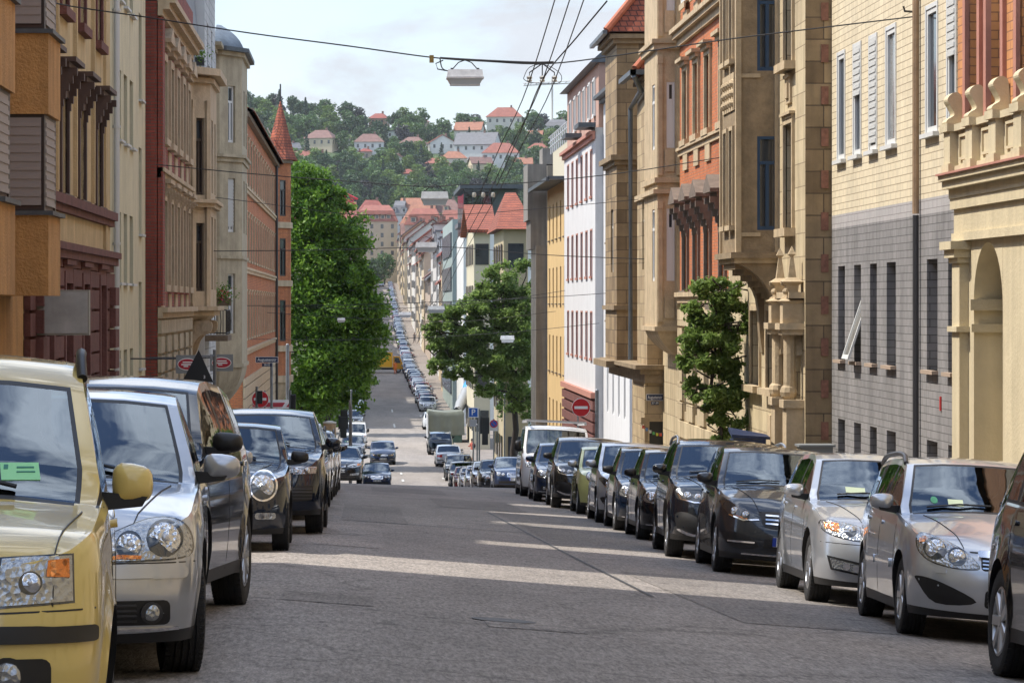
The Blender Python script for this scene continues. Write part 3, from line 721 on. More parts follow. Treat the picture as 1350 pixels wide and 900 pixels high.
def spec_smart(pt, **k):
    d = spec_mini(pt)
    d.update(dict(L=3.75, W=1.66, H=1.45, wb=2.5, prof=[(-.66, .72), (-.58, .84), (-.4, .92), (0, .98), (.2, 1.0)], cowl=(.2, 1.0), roof0=(.95, 1.38), roofm=(1.5, 1.45), belt=[(-.66, .66), (-.5, .80), (0, .92), (.4, .96), (2.5, 1.0), (2.9, .85)], doors=(.35, 1.3, 2.1), fo=.66, mirror=LSILV,
        parts=[('headlight', [(circ(.57, .80, .095, 20), 'f', 0, .008), ((.57, .80, .088), 'D', 1, .3), (circ(.40, .745, .07, 20), 'f', 0, .008), ((.40, .745, .064), 'D', 1, .3)], [LAMPD, LAMPB_]),
               ('grille', [(catmull([(-.36, .52), (.36, .52), (.42, .42), (-.42, .42)], 3), 'f', 0, .005)]+slats(-.36, .36, .42, .51, 3, 1), [BLACK, DARKM], False), hood_lines(.3, .55, -.5, .2), plate(.60, .24)]))
    d.update(k); return d
def spec_sedan(pt, **k):
    # executive saloon, twin oval lamps, chrome framed grille
    d = dict(L=4.8, W=1.82, H=1.45, wb=2.85, fo=.84, r=.325, tw=.22, paint=pt, prof=[(-.84, .68), (-.78, .76), (-.5, .86), (0, .94), (.45, .99)], cowl=(.45, .99), roof0=(1.25, 1.38), roofm=(1.8, 1.45), roof1=(2.6, 1.38), tail0=(3.15, 1.02), tail=(3.9, .96),
        belt=[(-.84, .62), (-.6, .78), (0, .88), (.5, .93), (2.9, 1.0), (3.9, .9)], nose_n=3, nose_r=.5, lip='black', doors=(.6, 1.6, 2.55), qend=2.7,
        parts=[('headlight', [(circ(.70, .67, .10, 20), 'f', 0, .01), ((.70, .67, .09), 'D', 1, .3), (circ(.52, .65, .075, 20), 'f', 0, .01), ((.52, .65, .066), 'D', 1, .3)], [LAMPD, LAMPB_]),
               ('grille', [(rrect(-.36, .36, .54, .74, .04), 'f', 1, .006), (rrect(-.33, .33, .56, .72, .03), 'f', 0, .01)]+slats(-.33, .33, .56, .72, 4, 1, .014), [DARKM, CHROME], False),
               ('lower_grille', [(rrect(-.7, .7, .28, .38, .03), 'f', 0, .004)], [BLACK], False), plate(.45),
               ('tail_lamp', [(rrect(.45, .80, .68, .84, .03), 'r', 0, .006)], [REDL]), ('rear_plate', [(rrect(-.26, .26, .62, .72, .01), 'r', 0, .012)], [WHITEP], False), ('bumper_moulding', [(rrect(-.8, .8, .46, .50, .01), 'r', 0, .012)], [BLACK], False)])
    d.update(k); return d
SPECS = dict(panda=spec_panda, hatch=spec_hatch, wagon=spec_wagon, saloon=spec_saloon, mpv=spec_mpv, suv=spec_suv, mini=spec_mini, crossover=spec_crossover, van=spec_van, smart=spec_smart, sedan=spec_sedan)
# ---------------------------------------------------------------- masonry
class Plane:
    """vertical wall plane: s runs along, w outward, v up (d x n = up)"""
    def __init__(s, A, B):
        s.A = Vector((A[0], A[1], 0)); B = Vector((B[0], B[1], 0)); s.len = (B-s.A).length
        s.d = (B-s.A).normalized(); s.n = Vector((0, 0, 1)).cross(s.d); s.ang = math.atan2(s.d.y, s.d.x)
    def __call__(s, a, w, v): return s.A+s.d*a+s.n*w+Vector((0, 0, v))
def left_plane(X, Y0, Y1): return Plane((X, Y1), (X, Y0))
def right_plane(X, Y0, Y1): return Plane((X, Y0), (X, Y1))
def yspan(pl, Ya, Yb):
    a, b = abs(pl.A.y-Ya), abs(pl.A.y-Yb); return (min(a, b), max(a, b))
PANE = mat('window_pane', (.035, .042, .05), .06, 0, spec=.9, var=.5, scale=.7)
PANE2 = mat('window_pane_curtain', (.28, .28, .27), .12, 0, spec=.9, var=.5, scale=2.5)
BLIND = mat('roller_blind', (.52, .52, .50), .6, bump=.3, bscale=30)
ZINC = mat('zinc', (.16, .18, .20), .45, .5, var=.3, scale=2, streak=.2)
WMESH = {}
def window_meshes(w, h, depth, st):
    """unit with its bottom centre at the wall face; x along, y outward"""
    key = (round(w, 2), round(h, 2), depth, st['id'])
    if key in WMESH: return WMESH[key]
    w, h = key[0], key[1]
    fr = MB(); y1 = -depth+.10; y0 = -depth+.02; b = st.get('bar', .07); fm = st.get('frame')
    fr.box(-w/2, -w/2+b, y0, y1, 0, h); fr.box(w/2-b, w/2, y0, y1, 0, h); fr.box(-w/2+b, w/2-b, y0, y1, 0, b*1.3); fr.box(-w/2+b, w/2-b, y0, y1, h-b, h)
    kind = st.get('kind', 'T')
    tz = h*.70
    if kind in ('T', 'X'): fr.box(-w/2+b, w/2-b, y0, y1+.015, tz, tz+b*1.1)
    if kind in ('T', 'M', 'X'): fr.box(-b*.6, b*.6, y0, y1+.01, b*1.3, tz if kind == 'T' else h-b)
    pn = MB(); pn.box(-w/2+b*.5, w/2-b*.5, -depth, -depth+.055, .02, h-.02)
    res = {'frame': fr.mesh('window', fm), 'pane': pn.mesh('pane', st.get('pane', PANE))}
    bl = st.get('blind', 0)
    if bl:
        m = MB(); n = max(2, int(h*bl/.06)); 
        for k in range(n): m.box(-w/2+.02, w/2-.02, y1+.0, y1+.02+.012*(k % 2), h-h*bl*(k+1)/n, h-h*bl*k/n)
        res['blind'] = m.mesh('blind', st.get('blindmat', BLIND))
    m = MB(); tw, tp = st.get('trim', (.0, .0))
    if tw:
        m.box(-w/2-tw, -w/2, -.02, tp, -.0, h+tw); m.box(w/2, w/2+tw, -.02, tp, 0, h+tw); m.box(-w/2, w/2, -.02, tp-.004, h, h+tw)
    sl = st.get('sill')
    if sl: m.box(-w/2-tw-sl[2], w/2+tw+sl[2], -depth+.1, sl[1], -sl[0], .0)
    li = st.get('lintel')     # (height, proud, extend, gap)
    if li:
        z = h+tw+li[3]; e = w/2+tw+li[2]
        m.box(-e*.94, e*.94, -.02, li[1]*.6, z, z+li[0]*.55); m.box(-e, e, -.02, li[1], z+li[0]*.55, z+li[0])
        if st.get('pediment'):
            ph = st['pediment']
            m.hexa([(-e, -.02, z+li[0]), (e, -.02, z+li[0]), (0, -.02, z+li[0]+ph)], [(-e, li[1], z+li[0]), (e, li[1], z+li[0]), (0, li[1], z+li[0]+ph)])
        if st.get('bracket'):
            bh = st['bracket']
            for sx in (-1, 1):
                x = sx*(w/2+tw*.5); q = .07
                for k in range(5):
                    t = k/5; m.box(x-q, x+q, -.02, li[1]*.85*(1-t)**1.5+.05, z-bh*(t+.2), z-bh*t)
    ap = st.get('apron')      # panel under the sill
    if ap: m.box(-w/2, w/2, -.02, ap[1], -ap[0]-.1, -(sl[0] if sl else 0)-.05)
    if m.f: res['trim'] = m.mesh('window_surround', st.get('trimmat') or fm)
    WMESH[key] = res; return res
def put_window(root, pl, a, b, va, vb, st, rng=None):
    w = b-a; d = st.get('depth', .22); ms = window_meshes(w, vb-va, d, st)
    p = pl((a+b)/2, 0, va)
    o = mobj('window', ms['frame'], root, p-wpos(root)); o.rotation_euler = (0, 0, pl.ang)
    for k, nm in (('pane', 'pane'), ('blind', 'blind'), ('trim', 'window_surround')):
        if k in ms: mobj(nm, ms[k], o)
    return o
def holes_wall(mb, pl, s0, s1, v0, v1, holes, depth=.22, m=0, mr=None):
    mr = m if mr is None else mr
    S = sorted({s0, s1, *[h[0] for h in holes], *[h[1] for h in holes]}); V = sorted({v0, v1, *[h[2] for h in holes], *[h[3] for h in holes]})
    S = [x for x in S if s0-1e-6 <= x <= s1+1e-6]; V = [x for x in V if v0-1e-6 <= x <= v1+1e-6]
    for a, b in zip(S, S[1:]):
        for c, d in zip(V, V[1:]):
            ms, mv = (a+b)/2, (c+d)/2
            if any(h[0] < ms < h[1] and h[2] < mv < h[3] for h in holes): continue
            mb.poly([pl(a, 0, c), pl(b, 0, c), pl(b, 0, d), pl(a, 0, d)], m)
    for h in holes:
        a, b, c, d = h[:4]; q = h[4] if len(h) > 4 else depth
        mb.poly([pl(a, 0, c), pl(a, 0, d), pl(a, -q, d), pl(a, -q, c)], mr); mb.poly([pl(b, 0, c), pl(b, 0, d), pl(b, -q, d), pl(b, -q, c)], mr)
        mb.poly([pl(a, 0, d), pl(b, 0, d), pl(b, -q, d), pl(a, -q, d)], mr); mb.poly([pl(a, 0, c), pl(b, 0, c), pl(b, -q, c), pl(a, -q, c)], mr)
        mb.poly([pl(a, -q, c), pl(b, -q, c), pl(b, -q, d), pl(a, -q, d)], mr)
class House:
    def __init__(s, name, label, side, X, Y0, Y1, zg, zt, wall, depth=11., cat='house', group=None, back=True):
        s.pl = left_plane(X, Y0, Y1) if side == 'L' else right_plane(X, Y0, Y1); s.side = side; s.X = X
        s.root = empty(name, (X, (Y0+Y1)/2, zg), label, cat, group)
        s.zg, s.zt, s.wall, s.D, s.L = zg, zt, wall, depth, abs(Y1-Y0); s.Y0, s.Y1 = Y0, Y1
        s.holes = []
    def px(s, pa, pb=None, X=None):
        X = X or s.X; f = lambda p: F*X/(p-VX)
        return yspan(s.pl, f(pa), f(pb)) if pb is not None else abs(s.pl.A.y-f(pa))
    def win(s, a, b, va, vb, st, hole=True):
        put_window(s.root, s.pl, a, b, va, vb, st)
        s.holes.append((a, b, va, vb, st.get('depth', .22)))
    def row(s, ys, w, va, vb, st):
        for y in ys:
            c = abs(s.pl.A.y-y); s.win(c-w/2, c+w/2, va, vb, st)
    def finish(s, zones=None, sidewall=None, top=True):
        """zones: [(v0, v1, material)] of the street front"""
        zones = zones or [(s.zg-1, s.zt, s.wall)]
        mats = [z[2] for z in zones]+[sidewall or s.wall]; mb = MB()
        for k, (v0, v1, _) in enumerate(zones):
            hs = []
            for h in s.holes:
                if h[3] > v0 and h[2] < v1: hs.append((h[0], h[1], max(v0, h[2]), min(v1, h[3]), h[4]))
            holes_wall(mb, s.pl, 0, s.L, v0, v1, hs, m=k)
        n = len(zones); p = s.pl; z0, z1 = zones[0][0], s.zt
        for a in (0, s.L): mb.poly([p(a, 0, z0), p(a, -s.D, z0), p(a, -s.D, z1), p(a, 0, z1)], n)
        mb.poly([p(0, -s.D, z0), p(s.L, -s.D, z0), p(s.L, -s.D, z1), p(0, -s.D, z1)], n)
        mb.poly([p(0, 0, z1), p(s.L, 0, z1), p(s.L, -s.D, z1), p(0, -s.D, z1)], n)
        s.walls = mb.build('wall', mats, s.root, recalc=False)
    def band(s, v0, steps, m, a=None, b=None, name='cornice', w0=-.02):
        """steps: [(height, proud)] stacked upward"""
        a = 0 if a is None else a; b = s.L if b is None else b; mb = MB(s.pl); v = v0
        for h, pr in steps: mb.box(a, b, w0, pr, v, v+h); v += h
        return mb.build(name, m, s.root)
    def part(s, name, m, fn, smooth=None):
        mb = MB(s.pl); fn(mb); return mb.build(name, m, s.root, smooth)
    def roof(s, h, m, over=.4, kind='gable', inset=3.):
        mb = MB(s.pl); D, L, z = s.D, s.L, s.zt
        A = [(0, over, z-.1), (L, over, z-.1), (L, -D-over, z-.1), (0, -D-over, z-.1)]
        if kind == 'gable': R = [(0, -D*.5, z+h), (L, -D*.5, z+h)]
        else: R = [(min(inset, L*.45), -D*.5, z+h), (L-min(inset, L*.45), -D*.5, z+h)]
        i = [mb.vert(p) for p in A]; j = [mb.vert(p) for p in R]
        for f in ((i[0], i[1], j[1], j[0]), (i[2], i[3], j[0], j[1]), (i[1], i[2], j[1]), (i[3], i[0], j[0]), (i[0], i[3], i[2], i[1])): mb.face(f)
        return mb.build('roof', m, s.root)
    def bay(s, pts, v0, v1, m, wins=(), name='oriel', corbel=None, roof=None, bands=()):
        """pts in (along, out) from this plane; outline starts and ends on the wall. wins: (edge, fa, fb, va, vb, style)"""
        W = [s.pl(a, w, 0) for a, w in pts]; mb = MB()
        for k in range(len(W)-1):
            q = Plane(W[k], W[k+1]); hs = []
            for (e, fa, fb, va, vb, st) in wins:
                if e == k:
                    a, b = fa*q.len, fb*q.len; hs.append((a, b, va, vb, st.get('depth', .2))); put_window(s.root, q, a, b, va, vb, st)
            holes_wall(mb, q, 0, q.len, v0, v1, hs)
        mb.poly([(p.x, p.y, v0) for p in W]); mb.poly([(p.x, p.y, v1) for p in W])
        o = mb.build(name, m, s.root, recalc=False)
        def off(e):
            return [(a, w) if w <= 0.001 else (a+(e if a > sum(p[0] for p in pts)/len(pts) else -e), w+e) for a, w in pts]
        for (v, h, e, bm) in bands:
            b = MB(s.pl); P_ = off(e); 
            P_ = [(a+(e if i == len(P_)-1 else -e if i == 0 else 0), w-.0) for i, (a, w) in enumerate(P_)]
            b.hexa([(a, w, v) for a, w in P_], [(a, w, v+h) for a, w in P_]); b.build('cornice', bm, s.root)
        if corbel:
            h, cm = corbel; b = MB(s.pl); n = 8; c = sum(p[0] for p in pts)/len(pts)
            rings = []
            for k in range(n+1):
                t = k/n; f = math.cos(t*math.pi/2)**.8 if k < n else .02
                rings.append([(c+(a-c)*lerp(.55, 1, f), w*f, v0-h*t) for a, w in pts])
            b.ring(rings); b.build('corbel', cm, s.root)
        if roof:
            h, rm, e = roof; b = MB(s.pl); P_ = off(e); c = sum(p[0] for p in pts)/len(pts)
            b.hexa([(a, w, v1) for a, w in P_], [(c+(a-c)*.12, w*.1, v1+h) for a, w in P_]); b.build('oriel_roof', rm, s.root)
        return o
def rustic(H, v0, v1, m, hgt=.42, gap=.05, proud=.07, a=None, b=None, skip=()):
    """courses of blocks on the ground floor"""
    a = 0 if a is None else a; b = H.L if b is None else b
    mb = MB(H.pl); v = v0; hs = sorted(skip)
    while v < v1-.1:
        t = min(v+hgt-gap, v1); cur = a
        for (c, d, lo, hi) in hs:
            if lo < t and hi > v:
                if c > cur: mb.box(cur, c, -.02, proud, v, t)
                cur = max(cur, d)
        if cur < b: mb.box(cur, b, -.02, proud, v, t)
        v += hgt
    return mb.build('rustication', m, H.root)
# ---------------------------------------------------------------- left row, near
OCHRE = mat('ochre_render', (.52, .28, .10), .9, var=.18, scale=3, bump=.6, bscale=26, streak=.22)
TAN = mat('tan_render', (.60, .44, .24), .9, var=.14, scale=2.5, bump=.35, bscale=30, streak=.18)
PALE = mat('pale_render', (.66, .60, .42), .9, var=.10, scale=2, bump=.25, bscale=25, streak=.16)
DRED = mat('dark_red_sandstone', (.17, .065, .052), .85, var=.3, scale=4, bump=.4, bscale=18, streak=.2)
BROWNW = mat('brown_wood', (.07, .038, .028), .6)
REDBR = brick('red_brick', (.34, .07, .045), (.27, .055, .036), (.16, .09, .07), .24, .075, .010)
BEIGE = mat('beige_stone', (.54, .43, .29), .85, var=.16, scale=3, bump=.3, bscale=14, streak=.22)
SANDY = mat('grey_beige_stone', (.46, .39, .27), .85, var=.2, scale=2.6, bump=.3, bscale=14, streak=.25)
DSTONE = mat('weathered_stone', (.20, .155, .11), .85, var=.3, scale=5, bump=.4, bscale=14)
SLATE = mat('slate', (.07, .08, .09), .55, var=.3, scale=6)
WHITEB = mat('white_cladding', (.58, .60, .60), .6, var=.08, scale=2, streak=.12)
WFR = mat('white_frame', (.62, .62, .60), .5)
DFR = mat('dark_frame', (.035, .025, .02), .5)
WHITEPL = mat('white_plastic', (.6, .6, .58), .5)
ROOFR = brick('red_roof_tiles', (.36, .095, .045), (.28, .07, .035), (.10, .03, .02), .22, .17, .02, var=.35)
LIGHTP = mat('light_metal', (.52, .53, .54), .45, .2)
IRON = mat('iron_black', (.012, .012, .013), .5)

S_L2 = dict(id='l2', frame=BROWNW, depth=.30, kind='T', trim=(.16, .05), trimmat=BROWNW, sill=(.14, .12, .06), lintel=(.18, .30, .12, .28), bracket=.65)
S_L2u = dict(S_L2, id='l2u', sill=(.16, .14, .08), trimmat=DRED)
S_L3 = dict(id='l3', frame=BROWNW, depth=.28, kind='T', sill=(.05, .10, .02), trimmat=LIGHTP)
S_BE = dict(id='be', frame=DFR, depth=.26, kind='T', trim=(.18, .09), trimmat=BEIGE, sill=(.16, .16, .06), lintel=(.22, .26, .12, .10), pediment=.3, apron=(.7, .03))
S_BE2 = dict(S_BE, id='be2', pediment=0, bracket=.3)
S_SH = dict(id='sh', frame=BROWNW, depth=.12, kind='T', blind=.96, blindmat=mat('grey_shutter', (.30, .26, .24), .6))
S_ORI = dict(id='ori', frame=WFR, depth=.18, kind='T')
S_ORD = dict(id='ord', frame=DFR, depth=.18, kind='T')
S_WH = dict(id='wh', frame=WFR, depth=.14, kind='M', sill=(.05, .08, .03), trimmat=LIGHTP)

def upper(H, m, spans, zt):  # storeys above the view; gaps between spans shaped to let sun bands reach the road
    for a, b in spans:
        q = yspan(H.pl, a, b); H.part('upper_storey', m, lambda mb: mb.box(q[0], q[1], -7.5, -.02, H.zt, zt))
def build_left():
    # ochre house with stacked shuttered oriels
    H = House('apartment_house', 'ochre rendered house with boxy shuttered oriels at the far left edge', 'L', -5.1, 34.2, 45.9, -3.0, 6.8, OCHRE)
    for (Ya, Yb) in ((36.9, 38.5), (42.6, 44.3)):
        a, b = yspan(H.pl, Ya, Yb)
        for k in range(-1, 3):
            v = .11+2.55*k
            if v > -2.0 and not (k == -1):
                def f(mb, a=a, b=b, v=v): mb.box(a, b, -.02, .72, v, v+1.13)
                H.part('oriel_parapet', OCHRE, f)
                def f(mb, a=a, b=b, v=v): mb.box(a-.06, b+.06, -.02, .79, v+1.13, v+1.19)
                H.part('metal_coping', SLATE, f)
                H.bay([(a+.04, 0), (a+.04, .66), (b-.04, .66), (b-.04, 0)], v+1.19, v+2.55, DFR, [(0, .06, .94, v+1.22, v+2.5, S_SH), (1, .1, .9, v+1.22, v+2.5, S_SH), (2, .04, .98, v+1.22, v+2.5, S_SH)], name='shuttered_bay')
    H.finish(); upper(H, OCHRE, [(34.2, 41.0), (43.2, 45.9)], 12.5)
    # hanging light box sign
    t = empty('light_box_sign', P(75, 412, 47), 'blank white rectangular light box sign projecting over the left pavement', 'sign')
    mb = MB(); c = P(75, 412, 47); mb.box(c.x-.51, c.x+.51, c.y-.09, c.y+.09, c.z-.35, c.z+.35); mb.build('frame', mat('grey_frame', (.30, .29, .25), .5), t)
    mb = MB(); mb.box(c.x-.48, c.x+.48, c.y-.105, c.y+.105, c.z-.32, c.z+.32); mb.build('panel', mat('light_box', (.46, .46, .44), .35, var=.25, scale=2, streak=.25), t)
    for dz in (.25, -.25): mb = MB(); mb.tube([(c.x-.5, c.y, c.z+dz), (-5.15, c.y, c.z+dz)], .02); mb.build('bracket', DARKM, t)
    # tan house with dark red sandstone base
    H = House('tan_house', 'tan rendered house with brown hooded windows over a dark red sandstone ground floor', 'L', -5.1, 46, 61.8, -3.4, 7.3, TAN)
    ys = [48.8, 52.1, 55.4, 59.0]
    H.row(ys, 1.15, 1.87, 3.55, S_L2); H.row(ys, 1.15, 5.05, 7.0, S_L2u)
    H.row(ys, 1.2, -1.6, .35, dict(id='l2g', frame=BROWNW, depth=.35, kind='T', trim=(.2, .12), trimmat=DRED, lintel=(.2, .16, .08, .0)))
    H.band(1.55, [(.12, .10), (.16, .17)], DRED, name='sill_band'); H.band(.62, [(.14, .08), (.14, .18), (.12, .24)], DRED, name='cornice')
    rustic(H, -3.3, .6, DRED, .40, .05, .10, skip=[(abs(H.pl.A.y-y)-.85, abs(H.pl.A.y-y)+.85, -1.7, .6) for y in ys])
    for y in (47.2, 61.0):
        a, b = yspan(H.pl, y-.45, y+.45); H.part('pier', DRED, lambda mb, a=a, b=b: [mb.box(a, b, -.02, .22, -3.4+k*.42, -3.04+k*.42) for k in range(9)])
    a, b = yspan(H.pl, 60.2, 60.7); H.part('pilaster', TAN, lambda mb: mb.box(a, b, -.02, .06, 1.0, 7.2))
    for y in ys:
        a, b = yspan(H.pl, y-1.5, y-1.35); H.part('pilaster', DRED if 0 else TAN, lambda mb, a=a, b=b: mb.box(a, b, -.02, .07, 1.9, 7.2))
    H.finish([(-4.4, .62, DRED), (.62, 7.3, TAN)], TAN); upper(H, TAN, [(46, 52.2), (54.5, 61.0)], 12.6)
    # pale smooth house
    H = House('pale_house', 'plain pale yellow house with narrow recessed windows and a white downpipe', 'L', -5.1, 61.85, 72, -4.1, 8.2, PALE)
    ys = [64.2, 65.9, 67.6]
    for v in (.44, 3.45, 6.4):
        H.row(ys, 1.0, v, v+1.5, S_L3)
    for v in (-1.6+.1, 1.6, 4.7):
        H.row([70.3], .95, v, v+2.0, S_L3)
    H.row(ys, 1.0, -2.7, -1.0, S_L3)
    H.part('downpipe', LIGHTP, lambda mb: [mb.tube([(H.px(148), .09, -3.6), (H.px(148),   .09, 8.1)], .065, 10), [mb.tube([(H.px(148), .09, z), (H.px(148), .09, z+.06)], .085, 10) for z in (-1.2, 1.2, 3.6, 6)]])
    H.finish(); upper(H, PALE, [(62.6, 69.2), (71.6, 72)], 12.4)
    # red brick house
    H = House('red_brick_house', 'red brick house with beige stone window surrounds, left side', 'L', -4.82, 72.2, 85.6, -4.6, 7.2, REDBR)
    ys = [74.0, 76.6, 79.2, 81.8, 84.2]
    H.row(ys, 1.05, .45, 2.5, S_BE2); H.row(ys, 1.05, 4.0, 5.9, S_BE)
    H.row(ys, 1.0, -3.0, -1.1, dict(id='rbg', frame=DFR, depth=.3, kind='T'))
    H.band(-.35, [(.14, .12), (.12, .24)], BEIGE, name='cornice'); H.band(3.0, [(.14, .08), (.1, .16)], BEIGE, name='string_course'); H.band(6.85, [(.15, .12), (.15, .28), (.14, .42)], BEIGE, name='cornice')
    rustic(H, -4.4, -.4, SANDY, .46, .07, .09, skip=[(abs(H.pl.A.y-y)-.5, abs(H.pl.A.y-y)+.5, -3.1, -1.0) for y in ys])
    a, b = yspan(H.pl, 72.2, 73.0); H.part('pier', REDBR, lambda mb: mb.box(a, b, -.02, .12, -.05, 6.8))
    H.band(7.3, [(.9, .10)], REDBR, name='attic_wall')
    H.finish([(-5.6, -.35, SANDY), (-.35, 7.2, REDBR)], REDBR)
    def mansard(mb):
        mb.hexa([(0, .1, 7.3), (H.L, .1, 7.3), (H.L, -11, 7.3), (0, -11, 7.3)], [(0, -1.2, 11.5), (H.L, -1.2, 11.5), (H.L, -9.8, 11.5), (0, -9.8, 11.5)])
    H.part('roof', SLATE, mansard)
    # beige house with the scroll-bracket oriel
    H = House('beige_oriel_house', 'beige stone house with a pilastered oriel carried on a carved scroll bracket', 'L', -5.1, 85.8, 92.5, -5.2, 6.9, BEIGE)
    a, b = yspan(H.pl, 86.2, 91.2)
    # camera-side corner of the oriel is the end of the outline
    H.bay([(a, 0), (a+.5, .8), (b-.9, .8), (b, .06)], -.25, 6.75, BEIGE,
          [(2, .22, .52, .35, 2.3, S_ORD), (2, .22, .52, 3.1, 5.3, S_ORD), (1, .15, .35, .4, 2.5, S_ORD), (1, .6, .85, .4, 2.5, S_ORD), (1, .15, .35, 3.2, 5.3, S_ORD), (1, .6, .85, 3.2, 5.3, S_ORD)],
          bands=[(-.35, .14, .10, BEIGE), (-.2, .12, .22, BEIGE), (2.75, .12, .12, BEIGE), (2.87, .1, .2, BEIGE), (6.3, .14, .1, BEIGE), (6.5, .2, .3, BEIGE)], corbel=(.5, BEIGE))
    q = Plane(H.pl(b-.9, .8, 0), H.pl(b, .06, 0))
    mb = MB(q)
    for v0, v1 in ((.0, 2.6), (3.0, 5.6)):
        for c in (.12, .64): mb.box(c*q.len, c*q.len+.09, -.02, .07, v0, v1); mb.box(c*q.len-.02, c*q.len+.11, -.02, .10, v1, v1+.2); mb.box(c*q.len-.02, c*q.len+.11, -.02, .10, v0-.12, v0)
    mb.build('pilaster', BEIGE, H.root)
    # scroll bracket
    for cc in (b-.75, a+.8):
      def scroll(mb, cc=cc):
        for c in (cc,):
            pts = [(c-.12, 0), (c+.12, 0)]
            prof = catmull([(0, -.45), (.35, -.5), (.78, -.5), (.86, -.66), (.78, -.86), (.55, -.9), (.35, -1.1), (.2, -1.5), (0, -1.7)], 4, False)
            A = [(c-.14, w, v) for w, v in prof]; B = [(c+.14, w, v) for w, v in prof]; mb.hexa(A, B)
            for (w, v, r) in ((.66, -.70, .15), (.30, -.72, .12), (.2, -1.1, .08)): mb.lathe([(r, 0), (r*.8, .03), (r*.5, .01), (r*.3, .04), (.01, .04)], (0, 0, 0), 'x', 14) if 0 else mb.box(c-.17, c+.17, w-r*.7, w+r*.7, v-r*.7, v+r*.7)
      H.part('scroll_bracket', BEIGE, scroll)
    H.row([88, 90.5], 1.1, -3.6, -1.4, dict(id='bog', frame=DFR, depth=.3, kind='T'))
    H.finish(); 
    def gable(mb):
        mb.hexa([(0, .3, 6.95), (H.L, .3, 6.95), (H.L, -9, 6.95), (0, -9, 6.95)], [(0, -.2, 11.5), (H.L, -.2, 11.5), (H.L, -8, 11.5), (0, -8, 11.5)])
    H.part('roof_storey', mat('slate_cladding', (.22, .23, .24), .7, var=.2, scale=3), gable)
    # white clad house
    H = House('white_clad_house', 'narrow white clad house with small windows behind the beige oriel', 'L', -4.75, 92.6, 99.2, -5.6, 10.5, WHITEB)
    for v in (-.2, 1.9, 4.0, 5.4, 7.4): H.row([94.4, 97.0], .8, v, v+1.3, S_WH)
    H.finish([(-6.6, 11, brick('white_boards', (.58, .60, .60), (.55, .57, .58), (.25, .26, .27), 3., .28, .012))]); H.band(10.2, [(.15, .3), (.12, .5)], SLATE)
    H.roof(2.5, SLATE)
    # grey-beige house with polygonal bay and slate dome
    H = House('domed_bay_house', 'grey beige corner house whose tall polygonal bay has a small slate dome roof', 'L', -4.95, 99.3, 112, -6.1, 8.6, SANDY)
    a, b = yspan(H.pl, 101.2, 108.5)
    H.bay([(a, 0), (a+1.2, .95), (b-1.3, .95), (b-.1, .25), (b, 0)], -2.1, 8.3, SANDY,
          [(2, .30, .62, 5.4, 7.3, S_ORI), (2, .30, .62, 2.4, 4.2, dict(S_ORI, id='oris', blind=.9)), (2, .30, .62, -1.0, 1.0, S_ORI), (1, .1, .3, 5.4, 7.3, S_ORI), (1, .5, .7, 5.4, 7.3, S_ORI), (1, .1, .3, 2.4, 4.2, S_ORI), (1, .5, .7, 2.4, 4.2, S_ORI)],
          bands=[(8.3, .14, .1, SANDY), (8.44, .14, .25, SLATE), (4.75, .14, .06, SANDY), (4.9, .1, .14, SANDY), (1.5, .1, .05, SANDY), (-2.15, .12, .06, SANDY)], corbel=(1.6, SANDY))
    c = (a+b)/2
    def dome(mb):
        base = [(a, 0), (a+1.2, .95), (b-1.3, .95), (b-.1, .25), (b, 0)]
        rings = []
        for k in range(7):
            t = k/6; f = (1-.85*t**1.7)*.9; rings.append([(c+(p[0]-c)*f*1.0, (p[1]*1.1+.05)*f, 8.58+1.0*t) for p in base])
        mb.ring(rings)
    H.part('dome_roof', mat('slate_blue', (.10, .125, .15), .5, var=.3, scale=6, streak=.3), dome, 40)
    for v in (-1.0, 2.4, 5.4): H.row([100.2, 110.2], .9, v, v+1.9, S_ORI)
    H.part('downpipe', LIGHTP, lambda mb: mb.tube([(b+.5, .1, -5.5), (b+.5, .1, 8.4)], .06, 8))
    H.row([103, 106, 109], 1.1, -4.8, -2.6, dict(id='dbg', frame=WFR, depth=.2, kind='T'))
    H.finish([(-7, -2.2, mat('white_ground_render', (.58, .56, .52), .8, var=.1, scale=2, streak=.1)), (-2.2, 8.6, SANDY)], SANDY)
    H.band(8.3, [(.15, .2), (.12, .4)], SANDY); H.roof(3, SLATE, kind='hip')
    # iron balcony with flowers
    Y = 93.2; c = Vector((-4.35, 93.2, -1.05+.9))
    t = empty('iron_balcony', (-4.4, 93.4, -1.0), 'black wrought iron balcony with green plants and pink flowers, left side', 'balcony')
    mb = MB(); mb.box(-5.1, -4.05, 92.7, 95.5, -1.15, -.98); mb.build('slab', DSTONE, t)
    mb = MB()
    for (x0, y0, x1, y1) in ((-4.75, 92.75, -4.1, 92.75), (-4.1, 92.75, -4.1, 95.4)):
        for z in (-.2, -.9): mb.tube([(x0, y0, z), (x1, y1, z)], .02, 6)
        n = int(math.hypot(x1-x0, y1-y0)/.09)
        for k in range(n+1):
            x, y = lerp(x0, x1, k/n), lerp(y0, y1, k/n); mb.tube([(x, y, -.95), (x+.03*(k % 2), y, -.55), (x, y, -.2)], .013, 5)
    mb.build('railing', IRON, t)
    # red tower building beyond the crossing
    BRK = brick('orange_red_brick', (.62, .22, .075), (.50, .16, .06), (.26, .14, .09), .24, .075, .01)
    H = House('corner_tower_house', 'orange red brick house with a pointed red tiled corner turret beyond the left crossing', 'L', -4.95, 128, 183, -7.0, 8.2, BRK)
    ys = [131+k*3.3 for k in range(15)]
    sb = dict(id='twr', frame=DFR, depth=.2, kind='T', trim=(.08, .03), trimmat=BEIGE, sill=(.10, .07, .03), lintel=(.14, .08, .04, .0))
